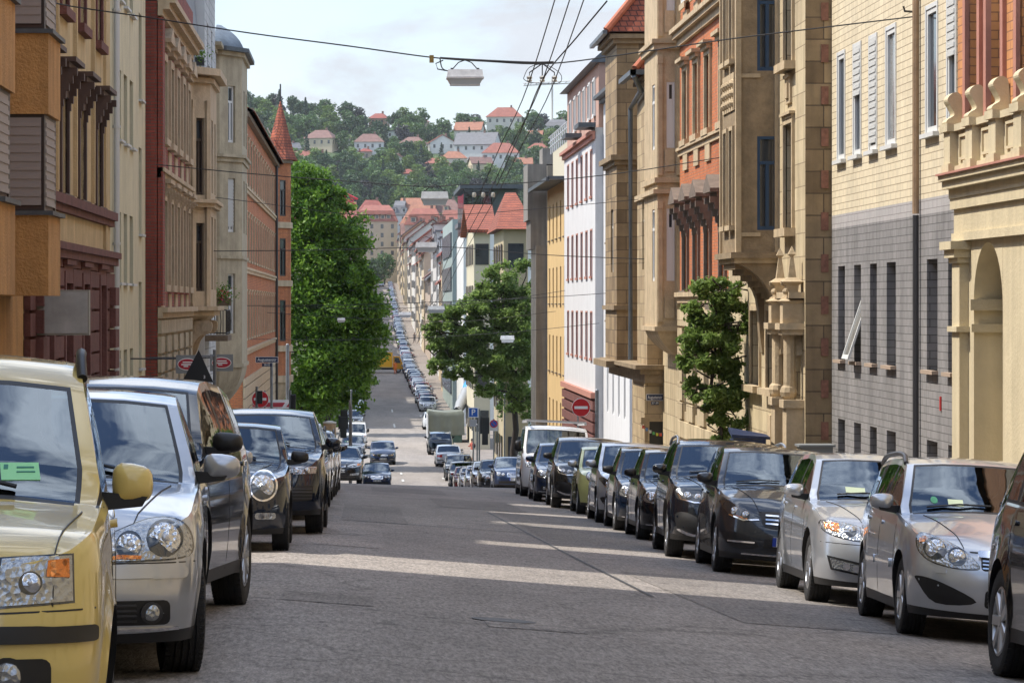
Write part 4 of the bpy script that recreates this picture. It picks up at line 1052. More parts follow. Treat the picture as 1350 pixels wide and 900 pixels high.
    for v in (5.2, 1.9, -1.5): H.row(ys, 1.1, v, v+1.9, sb)
    for v in (4.75, 1.3, -2.2): H.band(v, [(.15, .10), (.1, .16)], BEIGE, name='string_course')
    H.band(7.9, [(.2, .25), (.15, .45)], DSTONE)
    rustic(H, -11.5, -3.2, BEIGE, .5, .06, .08)
    H.finish([(-13, -3.2, BEIGE), (-3.2, 8.2, BRK)], BRK)
    H.roof(3.6, ROOFR, .5)
    a, b = yspan(H.pl, 176.5, 180.5); bw = .85
    pts = [(a, 0), (a+1.1, bw), (b-1.3, bw), (b, .0)]
    st = dict(id='twin', frame=DFR, depth=.12, kind='T')
    H.bay(pts, -4.6, 8.2, BRK, [(2, .30, .70, 5.1, 7.2, st), (2, .30, .70, 1.6, 3.8, st), (2, .30, .70, -2.2, .2, st), (1, .2, .8, 5.1, 7.2, st)],
          bands=[(8.2, .2, .12, DSTONE), (4.4, .35, .10, BEIGE), (1.0, .35, .1, BEIGE), (-2.8, .35, .1, BEIGE), (-4.6, .4, .14, BEIGE)], corbel=(1.5, BEIGE))
    c = (a+b)/2
    def spire(mb):
        n = 8; R = 1.0
        rings = []
        for t in (0, .15, 1): rings.append([(c+1.5*math.cos(k*2*math.pi/n+.39)*(1.1-.12*(t > 0))*(1-t)+.001*math.cos(k), .25+R*math.sin(k*2*math.pi/n+.39)*(1.1-.12*(t > 0))*(1-t)+.001*math.sin(k), 8.4+3.6*t) for k in range(n)])
        mb.ring(rings)
    H.part('turret_roof', ROOFR, spire)
    H.part('finial', DARKM, lambda mb: mb.tube([(c, .25, 11.9), (c, .25, 12.9)], .05, 6))
    def rail(mb):
        a0 = H.px(372, X=-4.5)-3
        for k in range(6): mb.tube([(a0+k*1.2, -.1, 8.2), (a0+k*1.2, -.5, 9.9)], .05, 6)
        for z in (8.9, 9.5, 9.9): mb.tube([(a0, -.3, z), (a0+6, -.3, z)], .04, 6)
    H.part('roof_railing', WFR, rail)
    H.part('downpipe', DARKM, lambda mb: mb.tube([(b+2.2, .15, -8), (b+2.2, .15, 7.9)], .08, 8))
    return
# ---------------------------------------------------------------- right row, near
CREAMT = brick('cream_tile', (.70, .60, .42), (.66, .56, .39), (.33, .26, .17), .46, .125, .008, var=.12, streak=.12, bump=.3)
GREYT = brick('grey_tile', (.27, .255, .25), (.235, .225, .22), (.10, .095, .09), .36, .125, .007, var=.2, streak=.25, bump=.3)
LGREYT = brick('light_grey_tile', (.42, .39, .38), (.39, .37, .36), (.25, .23, .22), .36, .125, .007, var=.12, streak=.12, bump=.3)
ORTILE = brick('orange_tile', (.60, .27, .10), (.55, .24, .09), (.30, .14, .07), .3, .13, .009, var=.12, streak=.1)
ORBR = brick('orange_brick', (.56, .17, .055), (.46, .13, .045), (.34, .17, .10), .25, .078, .010, var=.15, streak=.12)
CREAMS = mat('cream_render', (.58, .49, .32), .85, var=.10, scale=2, bump=.2, bscale=20, streak=.14)
PINK = mat('pink_sandstone', (.42, .19, .14), .8, var=.15, scale=4)
SANDB = brick('sandstone_blocks', (.52, .40, .235), (.36, .26, .15), (.20, .15, .09), .75, .40, .010, var=.22, streak=.22, bump=.3, vscale=2.0)
SANDB2 = brick('brown_sandstone_blocks', (.40, .285, .155), (.22, .15, .08), (.13, .09, .055), .8, .42, .012, var=.25, streak=.28, bump=.3, vscale=2.0)
SANDL = brick('light_sandstone_blocks', (.60, .49, .31), (.48, .38, .235), (.28, .21, .13), .85, .45, .010, var=.16, streak=.2, bump=.3, vscale=2.0)
SAND = mat('sandstone', (.52, .40, .25), .85, var=.2, scale=3, bump=.3, bscale=16, streak=.2)
SANDD = mat('sandstone_dark', (.30, .22, .13), .85, var=.3, scale=4, bump=.3, bscale=16, streak=.2)
WHITER = mat('white_render', (.60, .60, .60), .85, var=.06, scale=1.5, streak=.10)
LGREY = mat('light_grey_render', (.50, .50, .51), .85, var=.06, scale=1.5, streak=.10)
YELR = mat('yellow_render', (.60, .42, .19), .85, var=.06, scale=1.5, streak=.10)
CONC = mat('concrete', (.24, .225, .20), .85, var=.15, scale=2, bump=.3, bscale=20, streak=.3)
BLUEF = mat('blue_window_frame', (.012, .045, .10), .4)
S_R1 = dict(id='r1', frame=WFR, depth=.10, kind='single', bar=.08, trim=(.07, .02), sill=(.07, .10, .06), trimmat=WFR)
S_R1b = dict(S_R1, id='r1b', blind=.93); S_R1c = dict(S_R1, id='r1c', blind=.45); S_R1d = dict(S_R1, id='r1d', pane=PANE2)
S_R1g = dict(id='r1g', frame=WFR, depth=.34, kind='single', sill=(.06, .10, .05), trimmat=mat('tan_sill', (.36, .27, .2), .8))
S_R0 = dict(id='r0', frame=WFR, depth=.28, kind='T', trim=(.18, .06), trimmat=PINK, blind=.5)
S_R3 = dict(id='r3', frame=WFR, depth=.2, kind='T', trim=(.12, .07), trimmat=SAND, sill=(.16, .14, .05), lintel=(.2, .24, .08, .0), apron=(.7, .05))
S_R3b = dict(S_R3, id='r3b', pediment=.35, bracket=.75, lintel=(.2, .42, .1, .12), trimmat=mat('dark_stone_trim', (.17, .13, .10), .8, var=.3, scale=5))
S_R2 = dict(id='r2', frame=DFR, depth=.25, kind='M', bar=.10, trim=(.10, .06), trimmat=SAND, sill=(.16, .22, .08), lintel=(.12, .12, .05, .0))
S_BL = dict(id='bl', frame=BLUEF, depth=.06, kind='single', bar=.055)
S_BLx = dict(id='blx', frame=BLUEF, depth=.10, kind='T', bar=.06)
S_W = dict(id='w', frame=WFR, depth=.16, kind='T')
S_W7 = dict(id='w7', frame=PINK, depth=.16, kind='M', trim=(.07, .025), trimmat=PINK, sill=(.10, .08, .02))
S_W6 = dict(id='w6', frame=WFR, depth=.14, kind='single', sill=(.08, .10, .04), trimmat=DSTONE)
S_W8 = dict(id='w8', frame=mat('yellow_frame', (.35, .24, .12), .6), depth=.16, kind='single', sill=(.07, .10, .03), trimmat=DSTONE)

def scroll_block(mb, a, b, w0, w1, v0):
    """volute topped pedestal ornament"""
    prof = catmull([(w0, v0), (w1+.04, v0), (w1+.04, v0+.06), (w1-.06, v0+.13), (w1-.02, v0+.24), (w1+.04, v0+.36), (w1-.03, v0+.45), (w0+.06, v0+.46), (w0, v0+.36)], 4)
    mb.hexa([(a, w, v) for w, v in prof], [(b, w, v) for w, v in prof])
def build_right():
    # ornate cream and orange house
    H = House('ornate_house', 'ornate cream house with scroll topped parapet and orange tiled storey at the right edge', 'R', 9.0, 33, 45.7, -3.6, 13, CREAMS)
    ys = [42.9, 40.9, 38.6, 36.5, 34.6]
    H.row([44.45], .85, 2.6, 5.2, dict(S_R0, id='r0a', blind=0)); H.row(ys, .95, 2.6, 5.2, S_R0); H.row([44.4]+ys, .9, 6.8, 9, S_R0)
    a, b = yspan(H.pl, 42.5, 44.5)
    H.holes.append((a, b, -3.4, .95, .5))
    # arched head
    def arch(mb):
        c = (a+b)/2; r = (b-a)/2; n = 14
        for s in (-1, 1):
            pts = [(c+s*r*math.cos(math.pi/2*k/n), -.02+r*math.sin(math.pi/2*k/n)*.9) for k in range(n+1)]
            poly = pts+[(c, .96), (c+s*r, .96)]
            mb.hexa([(x, -.49, z) for x, z in poly], [(x, .0+.003, z) for x, z in poly])
    H.part('door_arch', CREAMS, arch)
    H.part('impost', CREAMS, lambda mb: [mb.box(a-.0, b+.003, -.49, -.42, -.02, .14), mb.box(b-.08, b+.003, -.5, .05, -.42, -.30), mb.box(b-.10, b+.003, -.5, .07, -.10, .06)])
    for cp in (H.L-.55, 2.55):
      def pil(mb, cp=cp):
        for c in (cp,):
            mb.box(c-.28, c+.28, -.02, .14, -3.6, .60); mb.box(c-.34, c+.34, -.02, .18, .60, .68); mb.box(c-.38, c+.38, -.02, .24, .68, .80); mb.box(c-.44, c+.44, -.02, .30, .80, .92)
            mb.box(c-.36, c+.36, -.02, .2, -.42, -.34)
      H.part('pilaster', CREAMS, pil)
    H.band(.93, [(.12, .10), (.36, .06), (.16, .12)], CREAMS, name='architrave')
    H.band(1.57, [(.14, .14), (.12, .24), (.08, .30)], CREAMS, name='cornice'); H.band(1.91, [(.03, .34)], PINK, name='cornice_flashing')
    def parapet(mb):
        mb.box(0, H.L, .02, .10, 1.94, 2.62); mb.box(0, H.L, .0, .16, 1.94, 2.04); mb.box(0, H.L, .0, .17, 2.56, 2.66)
        c = H.L-.28
        while c > 0:
            mb.box(c-.24, c+.24, .0, .22, 1.94, 2.56); mb.box(c-.28, c+.28, .0, .27, 2.56, 2.68); mb.box(c-.27, c+.27, 0, .25, 1.94, 2.08)
            scroll_block(mb, c-.17, c+.17, .02, .20, 2.68)
            mb.box(c-1.25, c-.45, .09, .13, 2.12, 2.16); mb.box(c-1.25, c-.45, .09, .13, 2.46, 2.50); mb.box(c-1.25, c-1.21, .09, .13, 2.16, 2.46); mb.box(c-.49, c-.45, .09, .13, 2.16, 2.46)
            c -= 1.62
    H.part('parapet', CREAMS, parapet)
    rustic(H, -3.5, .5, CREAMS, .48, .09, .09, a=0, b=3.0)
    def quoins(mb):
        for k in range(9): mb.box(1.0, 3.05+.12*(k % 2), .08, .20, -3.4+k*.48, -3.02+k*.48)
    H.finish([(-5, 1.57, CREAMS), (1.57, 13, ORTILE)], ORTILE); H.roof(3, SLATE)
    t = empty('intercom_panel', H.pl(2.2, .12, -1.7), 'small white name plate on the rusticated cream wall at the right edge', 'sign'); mb = MB(H.pl)
    mb.box(2.35, 2.75, .10, .14, -1.95, -1.5); mb.build('plate', WHITEPL, t)
    # cream and grey tiled house
    H = House('tiled_house', 'cream tiled house with grey tiled lower storeys and tall narrow windows', 'R', 9.0, 45.75, 57.9, -4.2, 13, CREAMT)
    cols = [(1105, 1114, S_R1), (1126, 1135, S_R1c), (1147, 1156, S_R1b), (1169, 1181, S_R1d), (1222, 1236, S_R1), (1250, 1263.5, S_R1c)]
    for pa, pb, st in cols:
        a, b = H.px(pa, pb); H.win(a, b, 2.68, 4.65, st); H.win(a, b, 6.2, 8.1, st)
        H.win(a, b, -1.05, .70, S_R1g); H.win(a, b, -3.0, -2.16, dict(S_R1g, id='r1h', sill=None))
    H.part('downpipe', mat('brown_pipe', (.30, .20, .12), .6, var=.3, scale=5), lambda mb: mb.tube([(H.px(1213), .07, 1.44), (H.px(1213), .07, 12.8)], .055, 8))
    H.part('lower_downpipe', DARKM, lambda mb: mb.tube([(H.px(1213), .07, -4), (H.px(1213), .07, 1.42)], .05, 8))
    H.part('wall_hook', DARKM, lambda mb: mb.tube([(H.px(1207), 0, 4.72), (H.px(1209), .2, 4.72), (H.px(1209), .22, 4.80)], .02, 6))
    H.part('fire_hydrant_sign', mat('sign_red', (.45, .02, .02), .5), lambda mb: mb.box(H.px(1241)-.03, H.px(1241)+.05, .0, .02, -1.66, -1.44))
    a, b = H.px(1126, 1135)   # the tilted open sash
    def sash(mb):
        def q(u, t, o): return (u, lerp(.20, -.22, t)+o, lerp(-1.0, .25, t))
        for (u0, u1, t0, t1) in ((a+.03, a+.09, 0, 1), (b-.09, b-.03, 0, 1), (a+.09, b-.09, 0, .06), (a+.09, b-.09, .94, 1)):
            mb.hexa([q(u0, t0, 0), q(u1, t0, 0), q(u1, t0, .04), q(u0, t0, .04)], [q(u0, t1, 0), q(u1, t1, 0), q(u1, t1, .04), q(u0, t1, .04)])
        mb.hexa([q(a+.09, .06, .015), q(b-.09, .06, .015), q(b-.09, .06, .025), q(a+.09, .06, .025)], [q(a+.09, .94, .015), q(b-.09, .94, .015), q(b-.09, .94, .025), q(a+.09, .94, .025)], 1)
    H.part('open_sash', [WFR, PANE2], sash)
    H.finish([(-5.4, 1.42, GREYT), (1.42, 1.67, LGREYT), (1.67, 13, CREAMT)], CREAMT); H.roof(3, SLATE)
    # gothic sandstone house
    H = House('gothic_house', 'sandstone gothic house with a tall rectangular oriel and blue framed windows', 'R', 8.5, 57.95, 70, -4.7, 13, SANDL)
    a, b = 61.6-57.95, 64.2-57.95
    w = .85
    wins = []
    for (va, vb) in ((4.72, 6.65), (1.49, 3.39)): wins += [(0, .04, .52, va, vb, S_BLx)]
    for (va, vb) in ((5.0, 7.1), (1.6, 3.55)):
        wins += [(1, .20, .40, va, vb, dict(id='gx', frame=SANDD, depth=.2, kind='M', trim=(.08, .05), trimmat=SAND, sill=(.10, .12, .05))), (1, .58, .78, va, vb, dict(id='gx', frame=SANDD, depth=.2, kind='M', trim=(.08, .05), trimmat=SAND, sill=(.10, .12, .05)))]
    H.bay([(a, 0), (a, w), (b, w), (b, 0)], .95, 13, SANDD, wins, bands=[(.82, .10, .06, SAND), (.92, .12, .14, SANDD)])
    def framework(mb):  # stone frames round the near side windows and corner shafts
        for (va, vb) in ((4.72, 6.65), (1.49, 3.39)):
            q = a-.03
            mb.box(q-.01, q+.05, w*.52-.0+.02, w*.52+.14, va-.1, vb+.25) if 0 else None
        for w_ in (w-.02, .04):
            mb.box(a-.05, a+.08, w_-.06, w_+.05, 1.0, 13)
        mb.box(b-.1, b+.02, w-.02, w+.05, 1.0, 13)
        mb.box(a-.035, a+.02, .38, .78, 1.36, 1.44); mb.box(a-.035, a+.02, .38, .78, 4.58, 4.66)
    H.part('oriel_shafts', SAND, framework)
    def relief(mb):
        rnd = random.Random(4)
        for v0 in (4.0, 7.4):
            mb.box(a+.35, b-.35, w-.02, w+.03, v0-.05, v0+.72)
            for k in range(5):
                for j in range(3):
                    u = a+.5+k*.36; z = v0+.1+j*.2; mb.ball((u+rnd.uniform(-.03, .03), w+.03, z), .09, 0, 6, 4)
    H.part('carved_relief', SAND, relief)
    def corb(mb):
        n = 12
        for c0, c1 in ((a+.0, a+.35), (b-.35, b)):
            prof = []
            for k in range(n+1):
                t = k/n; ang = t*math.pi/2; prof.append((w*(1-math.sin(ang))+.02+.05*math.sin(t*9), .82-1.85*(1-math.cos(ang))))
            poly = [(0, .82)]+prof+[(0, -1.05)]
            mb.hexa([(c0, x, z) for x, z in poly], [(c1, x, z) for x, z in poly])
        prof = [(w*(1-t), .82-.75*t) for t in (0, .3, .6, 1)]
        for k in range(6):
            t = k/6; mb.box(a+.35, b-.35, 0, w*(1-t)**1.3, .82-.12*(k+1), .82-.12*k)
    H.part('corbel', SANDD, corb)
    g2 = dict(S_R2, id='g2')
    for (va, vb) in ((4.75, 7.2), (1.48, 3.55)):
        H.win(59.45-57.95, 60.6-57.95, va, vb, g2)
    for y in (66.4, 68.6): H.win(y-57.95-.5, y-57.95+.5, 1.5, 3.5, g2); H.win(y-57.95-.5, y-57.95+.5, 4.8, 7.0, g2)
    gg = dict(id='gg', frame=DFR, depth=.3, kind='M', trim=(.10, .05), trimmat=SAND, sill=(.14, .2, .08))
    for (y0, y1) in ((64.4, 65.9), (61.7, 63.3)): H.win(y0-57.95, y1-57.95, -1.75, -.15, gg)
    H.part('relief_panel', SAND, lambda mb: [mb.box(1.75, 2.4, -.02, .05, 3.95, 4.45), mb.box(1.9, 2.25, .04, .09, 4.05, 4.35), mb.box(1.7, 2.45, -.02, .09, 4.45, 4.52)])
    H.part('relief_panel', SAND, lambda mb: [mb.box(2.6, 3.1, -.02, .05, -2.6, -2.2), mb.box(4.5, 5.0, -.02, .06, -2.9, -2.3)])
    def portal(mb):
        for c in (.42, 2.05):
            mb.box(c-.26, c+.26, -.02, .34, -4.6, -2.0); mb.box(c-.30, c+.30, -.02, .40, -2.0, -1.85)
            mb.tube([(c, .24, -1.85), (c, .24, -.6)], .12, 10); mb.ball((c, .26, -1.7), .17, 0, 10, 6)
            mb.box(c-.26, c+.26, -.02, .42, -.6, -.5); mb.box(c-.32, c+.32, -.02, .48, -.5, -.38)
            mb.ring([[(c+x*r, .2+y*r, z) for x, y in ((-1, -1), (1, -1), (1, 1), (-1, 1))] for r, z in ((.2, -.38), (.2, .0), (.26, .05), (.10, .12), (.12, .35), (.2, .42), (.08, .5), (.03, .9), (.07, .95), (.005, 1.1))])
            for k in range(5): mb.ball((c+(-1)**k*.14, .34, -.25+k*.16), .065, 0, 6, 4)
        n = 12
        for k in range(n):
            t0, t1 = math.pi*k/n, math.pi*(k+1)/n; c = 1.24; r0, r1 = .62, .82
            q = [(c+r*math.cos(t), z0+r*math.sin(t)*1.25) for r, t, z0 in ((r0, t0, -1.0), (r1, t0, -1.0), (r1, t1, -1.0), (r0, t1, -1.0))]
            mb.hexa([(x, -.02, z) for x, z in q], [(x, .22, z) for x, z in q])
        mb.box(.1, 2.4, -.02, .3, .10, .22)
    H.part('portal', SAND, portal)
    H.holes.append((.62, 1.86, -4.5, -.9, .6))
    H.finish([(-6, 13, SANDL)], SANDB2); H.roof(3, SLATE)
    def quo(mb):
        z = -4.2; k = 0
        while z < 12.8:
            mb.box(-.03, .0+.3, -.42-.2*(k % 2), .02 if 0 else -.02, z, z+.38) if 0 else mb.box(-.025, .002, -.44, -.30, z, z+.34)
            z += .8; k += 1
    H.part('quoin', mat('red_brick_patch', (.26, .12, .08), .85, var=.4, scale=9), quo)
    # orange brick house
    H = House('orange_brick_house', 'orange brick house with hooded windows above a pale rusticated base', 'R', 8.7, 70.05, 82.6, -5.2, 7.15, ORBR)
    ys = [72.6, 75.7, 78.3, 80.9]
    H.row(ys, 1.05, 4.35, 6.2, S_R3); H.row(ys, 1.05, .35, 2.3, S_R3b)
    H.row(ys, 1.05, -2.9, -.9, dict(id='r3g', frame=DFR, depth=.28, kind='T'))
    H.band(3.98, [(.14, .06), (.08, .12)], SAND, name='string_course'); H.band(.02, [(.16, .08), (.12, .16)], SAND, name='string_course')
    H.band(6.95, [(.2, .10), (.14, .22), (.12, .3)], SAND, name='cornice')
    rustic(H, -5.1, -.1, SANDL, .5, .06, .07, skip=[(y-70.05-.55, y-70.05+.55, -3., -.8) for y in ys])
    H.band(7.45, [(3.4, -.02)], ORBR, name='upper_storey', w0=-11)
    for y in ys: put_window(H.root, H.pl, y-70.05-.5, y-70.05+.5, 8.0, 9.8, dict(S_R3, id='r3u', depth=.0, trim=(.12, .1)))
    H.finish([(-6.4, 0, SANDL), (0, 7.15, ORBR)], ORBR)
    # beige stone oriel house
    H = House('pilaster_oriel_house', 'beige stone house with a pilastered oriel next to the orange brick house', 'R', 8.78, 82.65, 88, -5.5, 13, SANDL)
    st = dict(id='r4', frame=WFR, depth=.12, kind='T')
    H.bay([(.3, 0), (.3, .66), (4.0, .66), (4.0, 0)], -.65, 13, SAND, [(0, .28, .62, 4.25, 6.05, st), (0, .28, .62, .62, 2.6, st), (1, .2, .4, 4.25, 6.05, st), (1, .2, .4, .62, 2.6, st), (0, .28, .62, 7.9, 9.8, st)],
          bands=[(3.3, .14, .08, SAND), (3.0, .12, .12, SAND), (6.95, .16, .10, SAND), (7.1, .12, .16, SAND), (-.75, .12, .08, SAND)], corbel=(.8, SAND))
    def pl_(mb):
        for v0, v1 in ((-.5, 2.85), (3.5, 6.8), (7.3, 10)):
            for c in (.02, .52): mb.box(.24, .30, c, c+.12, v0, v1); mb.box(.22, .30, c-.02, c+.14, v1-.25, v1-.05)
            mb.box(.26, .30, .2, .46, v0+.1, v0+.7)
    H.part('pilaster', SAND, pl_)
    H.finish([(-6.6, 13, SANDL)])
    # corner sandstone house
    H = House('corner_sandstone_house', 'brown sandstone corner house with red tiled roofs above two stepped bays', 'R', 9.05, 88.05, 101, -6.3, 8.0, SANDB)
    H.bay([(.05, 0), (.05, .72), (3.2, .72), (3.2, 0)], -1.9, 6.6, SANDB, [(1, .3, .5, 1.0, 3.0, S_W)], bands=[(4.15-1.4+.3, .16, .08, SAND), (6.5, .14, .12, SANDD)])
    H.bay([(7.2, 0), (7.2, 1.0), (11.6, 1.0), (11.6, 0)], -1.9, 8.3, SANDB2, [(1, .3, .5, 1.0, 3.0, S_W)], bands=[(8.15, .16, .12, SANDD), (8.3, .14, .24, SANDD), (4.35, .16, .08, SANDD), (4.5, .16, .2, SANDD), (-.2, .14, .1, SANDD)])
    def roofs(mb):
        a0, a1 = 6.9, 12.2
        mb.hexa([(a0, 1.35, 8.5), (a1, 1.35, 8.5), (a1, -6, 8.5), (a0, -6, 8.5)], [(a0+1.4, -1.8, 12.4), (a1-1.2, -1.8, 12.4), (a1-1.2, -2.6, 12.4), (a0+1.4, -2.6, 12.4)])
        mb.hexa([(-.2, 1.1, 6.75), (3.6, 1.1, 6.75), (3.6, -.02, 6.75), (-.2, -.02, 6.75)], [(.9, -.0, 8.0), (2.6, -.0, 8.0), (2.6, -.02, 8.0), (.9, -.02, 8.0)])
    H.part('roof', ROOFR, roofs)
    H.part('ridge_tiles', mat('terracotta', (.42, .12, .055), .7, var=.2, scale=6), lambda mb: [mb.tube([(-.2, 1.1, 6.8), (.9, 0, 8.05)], .10, 8), mb.tube([(6.9, 1.35, 8.55), (8.3, -1.8, 12.4)], .12, 8)])
    H.part('gutter', ZINC, lambda mb: [mb.box(-.35, 3.7, 1.08, 1.24, 6.62, 6.76), mb.box(-.35, -.2, 0, 1.24, 6.62, 6.76)]); H.part('gutter', ZINC, lambda mb: mb.box(6.8, 12.3, 1.33, 1.47, 8.42, 8.54))
    H.part('downpipe', ZINC, lambda mb: mb.tube([(-.30, 1.15, 6.6), (.4, .86, 6.2), (3.9, .86, 5.9), (3.9, .86, -1.7)], .08, 10))
    H.part('bay_balcony', SANDD, lambda mb: [mb.box(-.3, 12.6, 0, .95, -2.05, -1.88), mb.box(-.4, 12.75, 0, 1.1, -1.9, -1.78), mb.box(-.25, 12.5, 0, .82, -2.3, -2.05), mb.box(7.0, 12.2, 0, 1.35, -2.0, -1.80)])
    # projecting shop storey with doorway
    def shop(mb):
        q = .0
        mb.box(.0, .18, .66, .80, -6.3, -2.3); mb.box(0, .18, .0, .16, -6.3, -2.3); mb.box(0, .18, .16, .66, -3.4, -2.3)
        mb.box(.18, 4.6, 0, .72, -6.3, -2.31)
        mb.box(-.02, .2, .70, .90, -3.5, -3.3); mb.box(-.03, .0, .02, .66, -3.42, -3.34)
    H.part('shop_front', SANDB, shop)
    H.part('door', mat('dark_door', (.02, .018, .016), .4), lambda mb: mb.box(.10, .175, .17, .65, -6.2, -3.41))
    H.finish([(-7.4, 8.0, SANDB)], SANDB2)
    # name plate
    q = Plane(H.pl(.0, .0, 0), H.pl(.0, .8, 0)); 
    t = empty('street_name_sign', q(.4, .05, -2.8), 'blue street name sign reading Augustenstr on the sandstone corner, right side', 'sign')
    name_sign(t, q, .50, -2.72, .50, .19, 'Augustenstr', '37-39')
    # prayer flags
    fl = empty('flag_bunting', H.pl(-.2, .5, -3.6), 'string of small coloured flags across the corner doorway', 'bunting')
    A, B = H.pl(-.15, .95, -3.45), H.pl(-.15, -.25, -3.45)
    cord = MB(); pts = [A.lerp(B, k/12)+Vector((0, 0, -.30*math.sin(math.pi*k/12))) for k in range(13)]; cord.tube(pts, .006, 5); cord.build('cord', DARKM, fl)
    cs = [(.5, .45, .05), (.5, .08, .05), (.1, .2, .4), (.55, .55, .5), (.1, .35, .12)]
    for k in range(1, 12):
        mb = MB(); p = pts[k]; mb.box(p.x-.035, p.x+.035, p.y-.002, p.y+.002, p.z-.09, p.z); mb.build('flag', mat('flag', cs[k % 5], .8), fl)
    # beyond the crossing
    H = House('narrow_white_house', 'plain white rendered house with narrow windows just beyond the right crossing', 'R', 10.5, 118.3, 131, -8.5, 8.9, WHITER)
    ys = [120.5, 123.2, 126, 128.8]
    for v in (5.9, 2.6, -.7): H.row(ys, .9, v, v+1.9, S_W6)
    H.row(ys, .8, -4.6, -2.2, dict(S_W6, id='w6g', sill=None))
    H.band(8.6, [(.15, .2), (.15, .45)], SLATE); H.finish(); H.roof(3.2, SLATE)
    H = House('white_house_pink_frames', 'white rendered house with pinkish sandstone window frames and a slate attic', 'R', 10.15, 131.05, 151, -9.4, 7.6, WHITER)
    ys = [133.2, 136, 139, 142, 145, 148]
    for v in (4.7, 1.2, -2.4): H.row(ys, 1.0, v, v+2.0, S_W7)
    H.band(7.1, [(.2, .12), (.15, .25)], PINK); rustic(H, -9.6, -4.0, DRED, .5, .12, .12); H.band(-4.1, [(.25, .2)], PINK)
    H.finish([(-10.6, -4, DRED), (-4, 7.6, WHITER)], LGREY)
    def attic(mb): mb.box(0.02, H.L, -9, -.15, 7.6, 10.4)
    H.part('attic_storey', mat('pink_attic', (.42, .26, .20), .85, var=.1, scale=2), attic)
    for y in ys: put_window(H.root, Plane(H.pl(0, -.13, 0), H.pl(H.L, -.13, 0)), y-131.05-.45, y-131.05+.45, 8.2, 9.8, dict(S_W6, id='att', depth=.02, trim=(.1, .04), trimmat=WFR))
    H.part('roof', SLATE, lambda mb: mb.hexa([(-.2, .25, 10.4), (H.L, .25, 10.4), (H.L, -10, 10.4), (-.2, -10, 10.4)], [(-.1, -1.0, 11.5), (H.L, -1.0, 11.5), (H.L, -9, 11.5), (-.1, -9, 11.5)]))
    H.part('dormer_ledge', SLATE, lambda mb: mb.box(-.3, 2.2, .0, .75, 7.6, 7.8)); H.part('dormer_ledge', SLATE, lambda mb: mb.box(8, 10.4, 0, .75, 7.6, 7.8))
    H = House('yellow_house', 'yellow rendered house with deep eaves past the white houses', 'R', 10.3, 151.1, 167, -10.4, 6.2, YELR)
    ys = [153, 156, 159, 162, 165]
    for v in (3.4, .0, -3.6, -7.0): H.row(ys, .9, v, v+1.9, S_W8)
    H.finish(); H.part('eaves', SLATE, lambda mb: [mb.box(-.0, H.L+.3, -9, .95, 6.2, 6.35), mb.box(0, H.L+.3, .9, 1.05, 6.1, 6.3)])
    H.part('roof_terrace_wall', mat('cream_terrace', (.52, .48, .36), .8), lambda mb: mb.box(0.1, H.L, -8, -.3, 6.35, 8.3))
    H.part('terrace_railing', LIGHTP, lambda mb: [mb.tube([(0, -.2, z), (H.L+2, -.2, z)], .04, 6) for z in (8.6, 8.9, 9.2)]+[mb.tube([(k*1.6, -.2, 8.2), (k*1.6, -.2, 9.2)], .04, 6) for k in range(11)])
    H = House('concrete_block', 'raw grey concrete building whose ribbed upper storeys jut out over the pavement', 'R', 10.3, 167.1, 172, -11, 7.6, CONC)
    H.part('overhang', CONC, lambda mb: [mb.box(0.5, 4.9, 0, 1.05, 4.6, 7.7)]+[mb.box(.5+k*.9, 1.1+k*.9, 0, .9, 3.0, 4.6) for k in range(5)])
    def ribs(mb):
        for k in range(6): mb.box(.2+k*.85, .6+k*.85, 0, .62, -11, 3.2)
    H.part('concrete_rib', CONC, ribs)
    H.part('roof_box', CONC, lambda mb: mb.box(1, 4, -5, .2, 7.7, 8.6))
    H.row([170], 1.2, -6, -4, S_W); H.finish()
def text_mesh(txt, size, mat_, ext=.004, bold=False):
    cu = bpy.data.curves.new('t', 'FONT'); cu.body = txt; cu.size = size; cu.extrude = ext; cu.align_x = 'CENTER'; cu.align_y = 'CENTER'; cu.offset = size*.012 if bold else 0; cu.resolution_u = 4
    o = bpy.data.objects.new('t', cu); COL.objects.link(o); dg = bpy.context.evaluated_depsgraph_get(); me = bpy.data.meshes.new_from_object(o.evaluated_get(dg))
    bpy.data.objects.remove(o); bpy.data.curves.remove(cu); me.materials.clear(); me.materials.append(mat_); return me
SIGNBLUE = mat('sign_blue', (.008, .018, .07), .4); SIGNWHITE = mat('sign_white', (.75, .75, .75), .4); SIGNRED = mat('sign_red_face', (.50, .012, .02), .4)
def name_sign(root, q, s, v, w, h, txt, num=None):
    mb = MB(q); mb.box(s-w/2, s+w/2, .0, .02, v-h/2, v+h/2); mb.build('plate', SIGNWHITE, root)
    mb = MB(q); mb.box(s-w/2+h*.07, s+w/2-h*.07, .018, .026, v-h/2+h*.07, v+h/2-h*.07); mb.build('field', SIGNBLUE, root)
    # lettering stands upright: x along wall, facing outward
    def put(t_, size, zz):
        me = text_mesh(t_, size, SIGNWHITE, .003, True); xs = [p.co.x for p in me.vertices]; wd = max(xs)-min(xs)
        o = mobj('lettering', me, root, q(s, .030, zz)-wpos(root)); o.rotation_euler = (rad(90), 0, q.ang+math.pi)
        k = min(1, w*.84/wd); o.scale = (k, 1, 1) if k > .6 else (k, k, k)
    put(txt, h*.74, v)
    if num:
        mb = MB(q); mb.box(s-w*.22, s+w*.22, 0, .02, v-h*1.15, v-h*.6); mb.build('number_plate', SIGNBLUE, root); put(num, h*.45, v-h*.87)
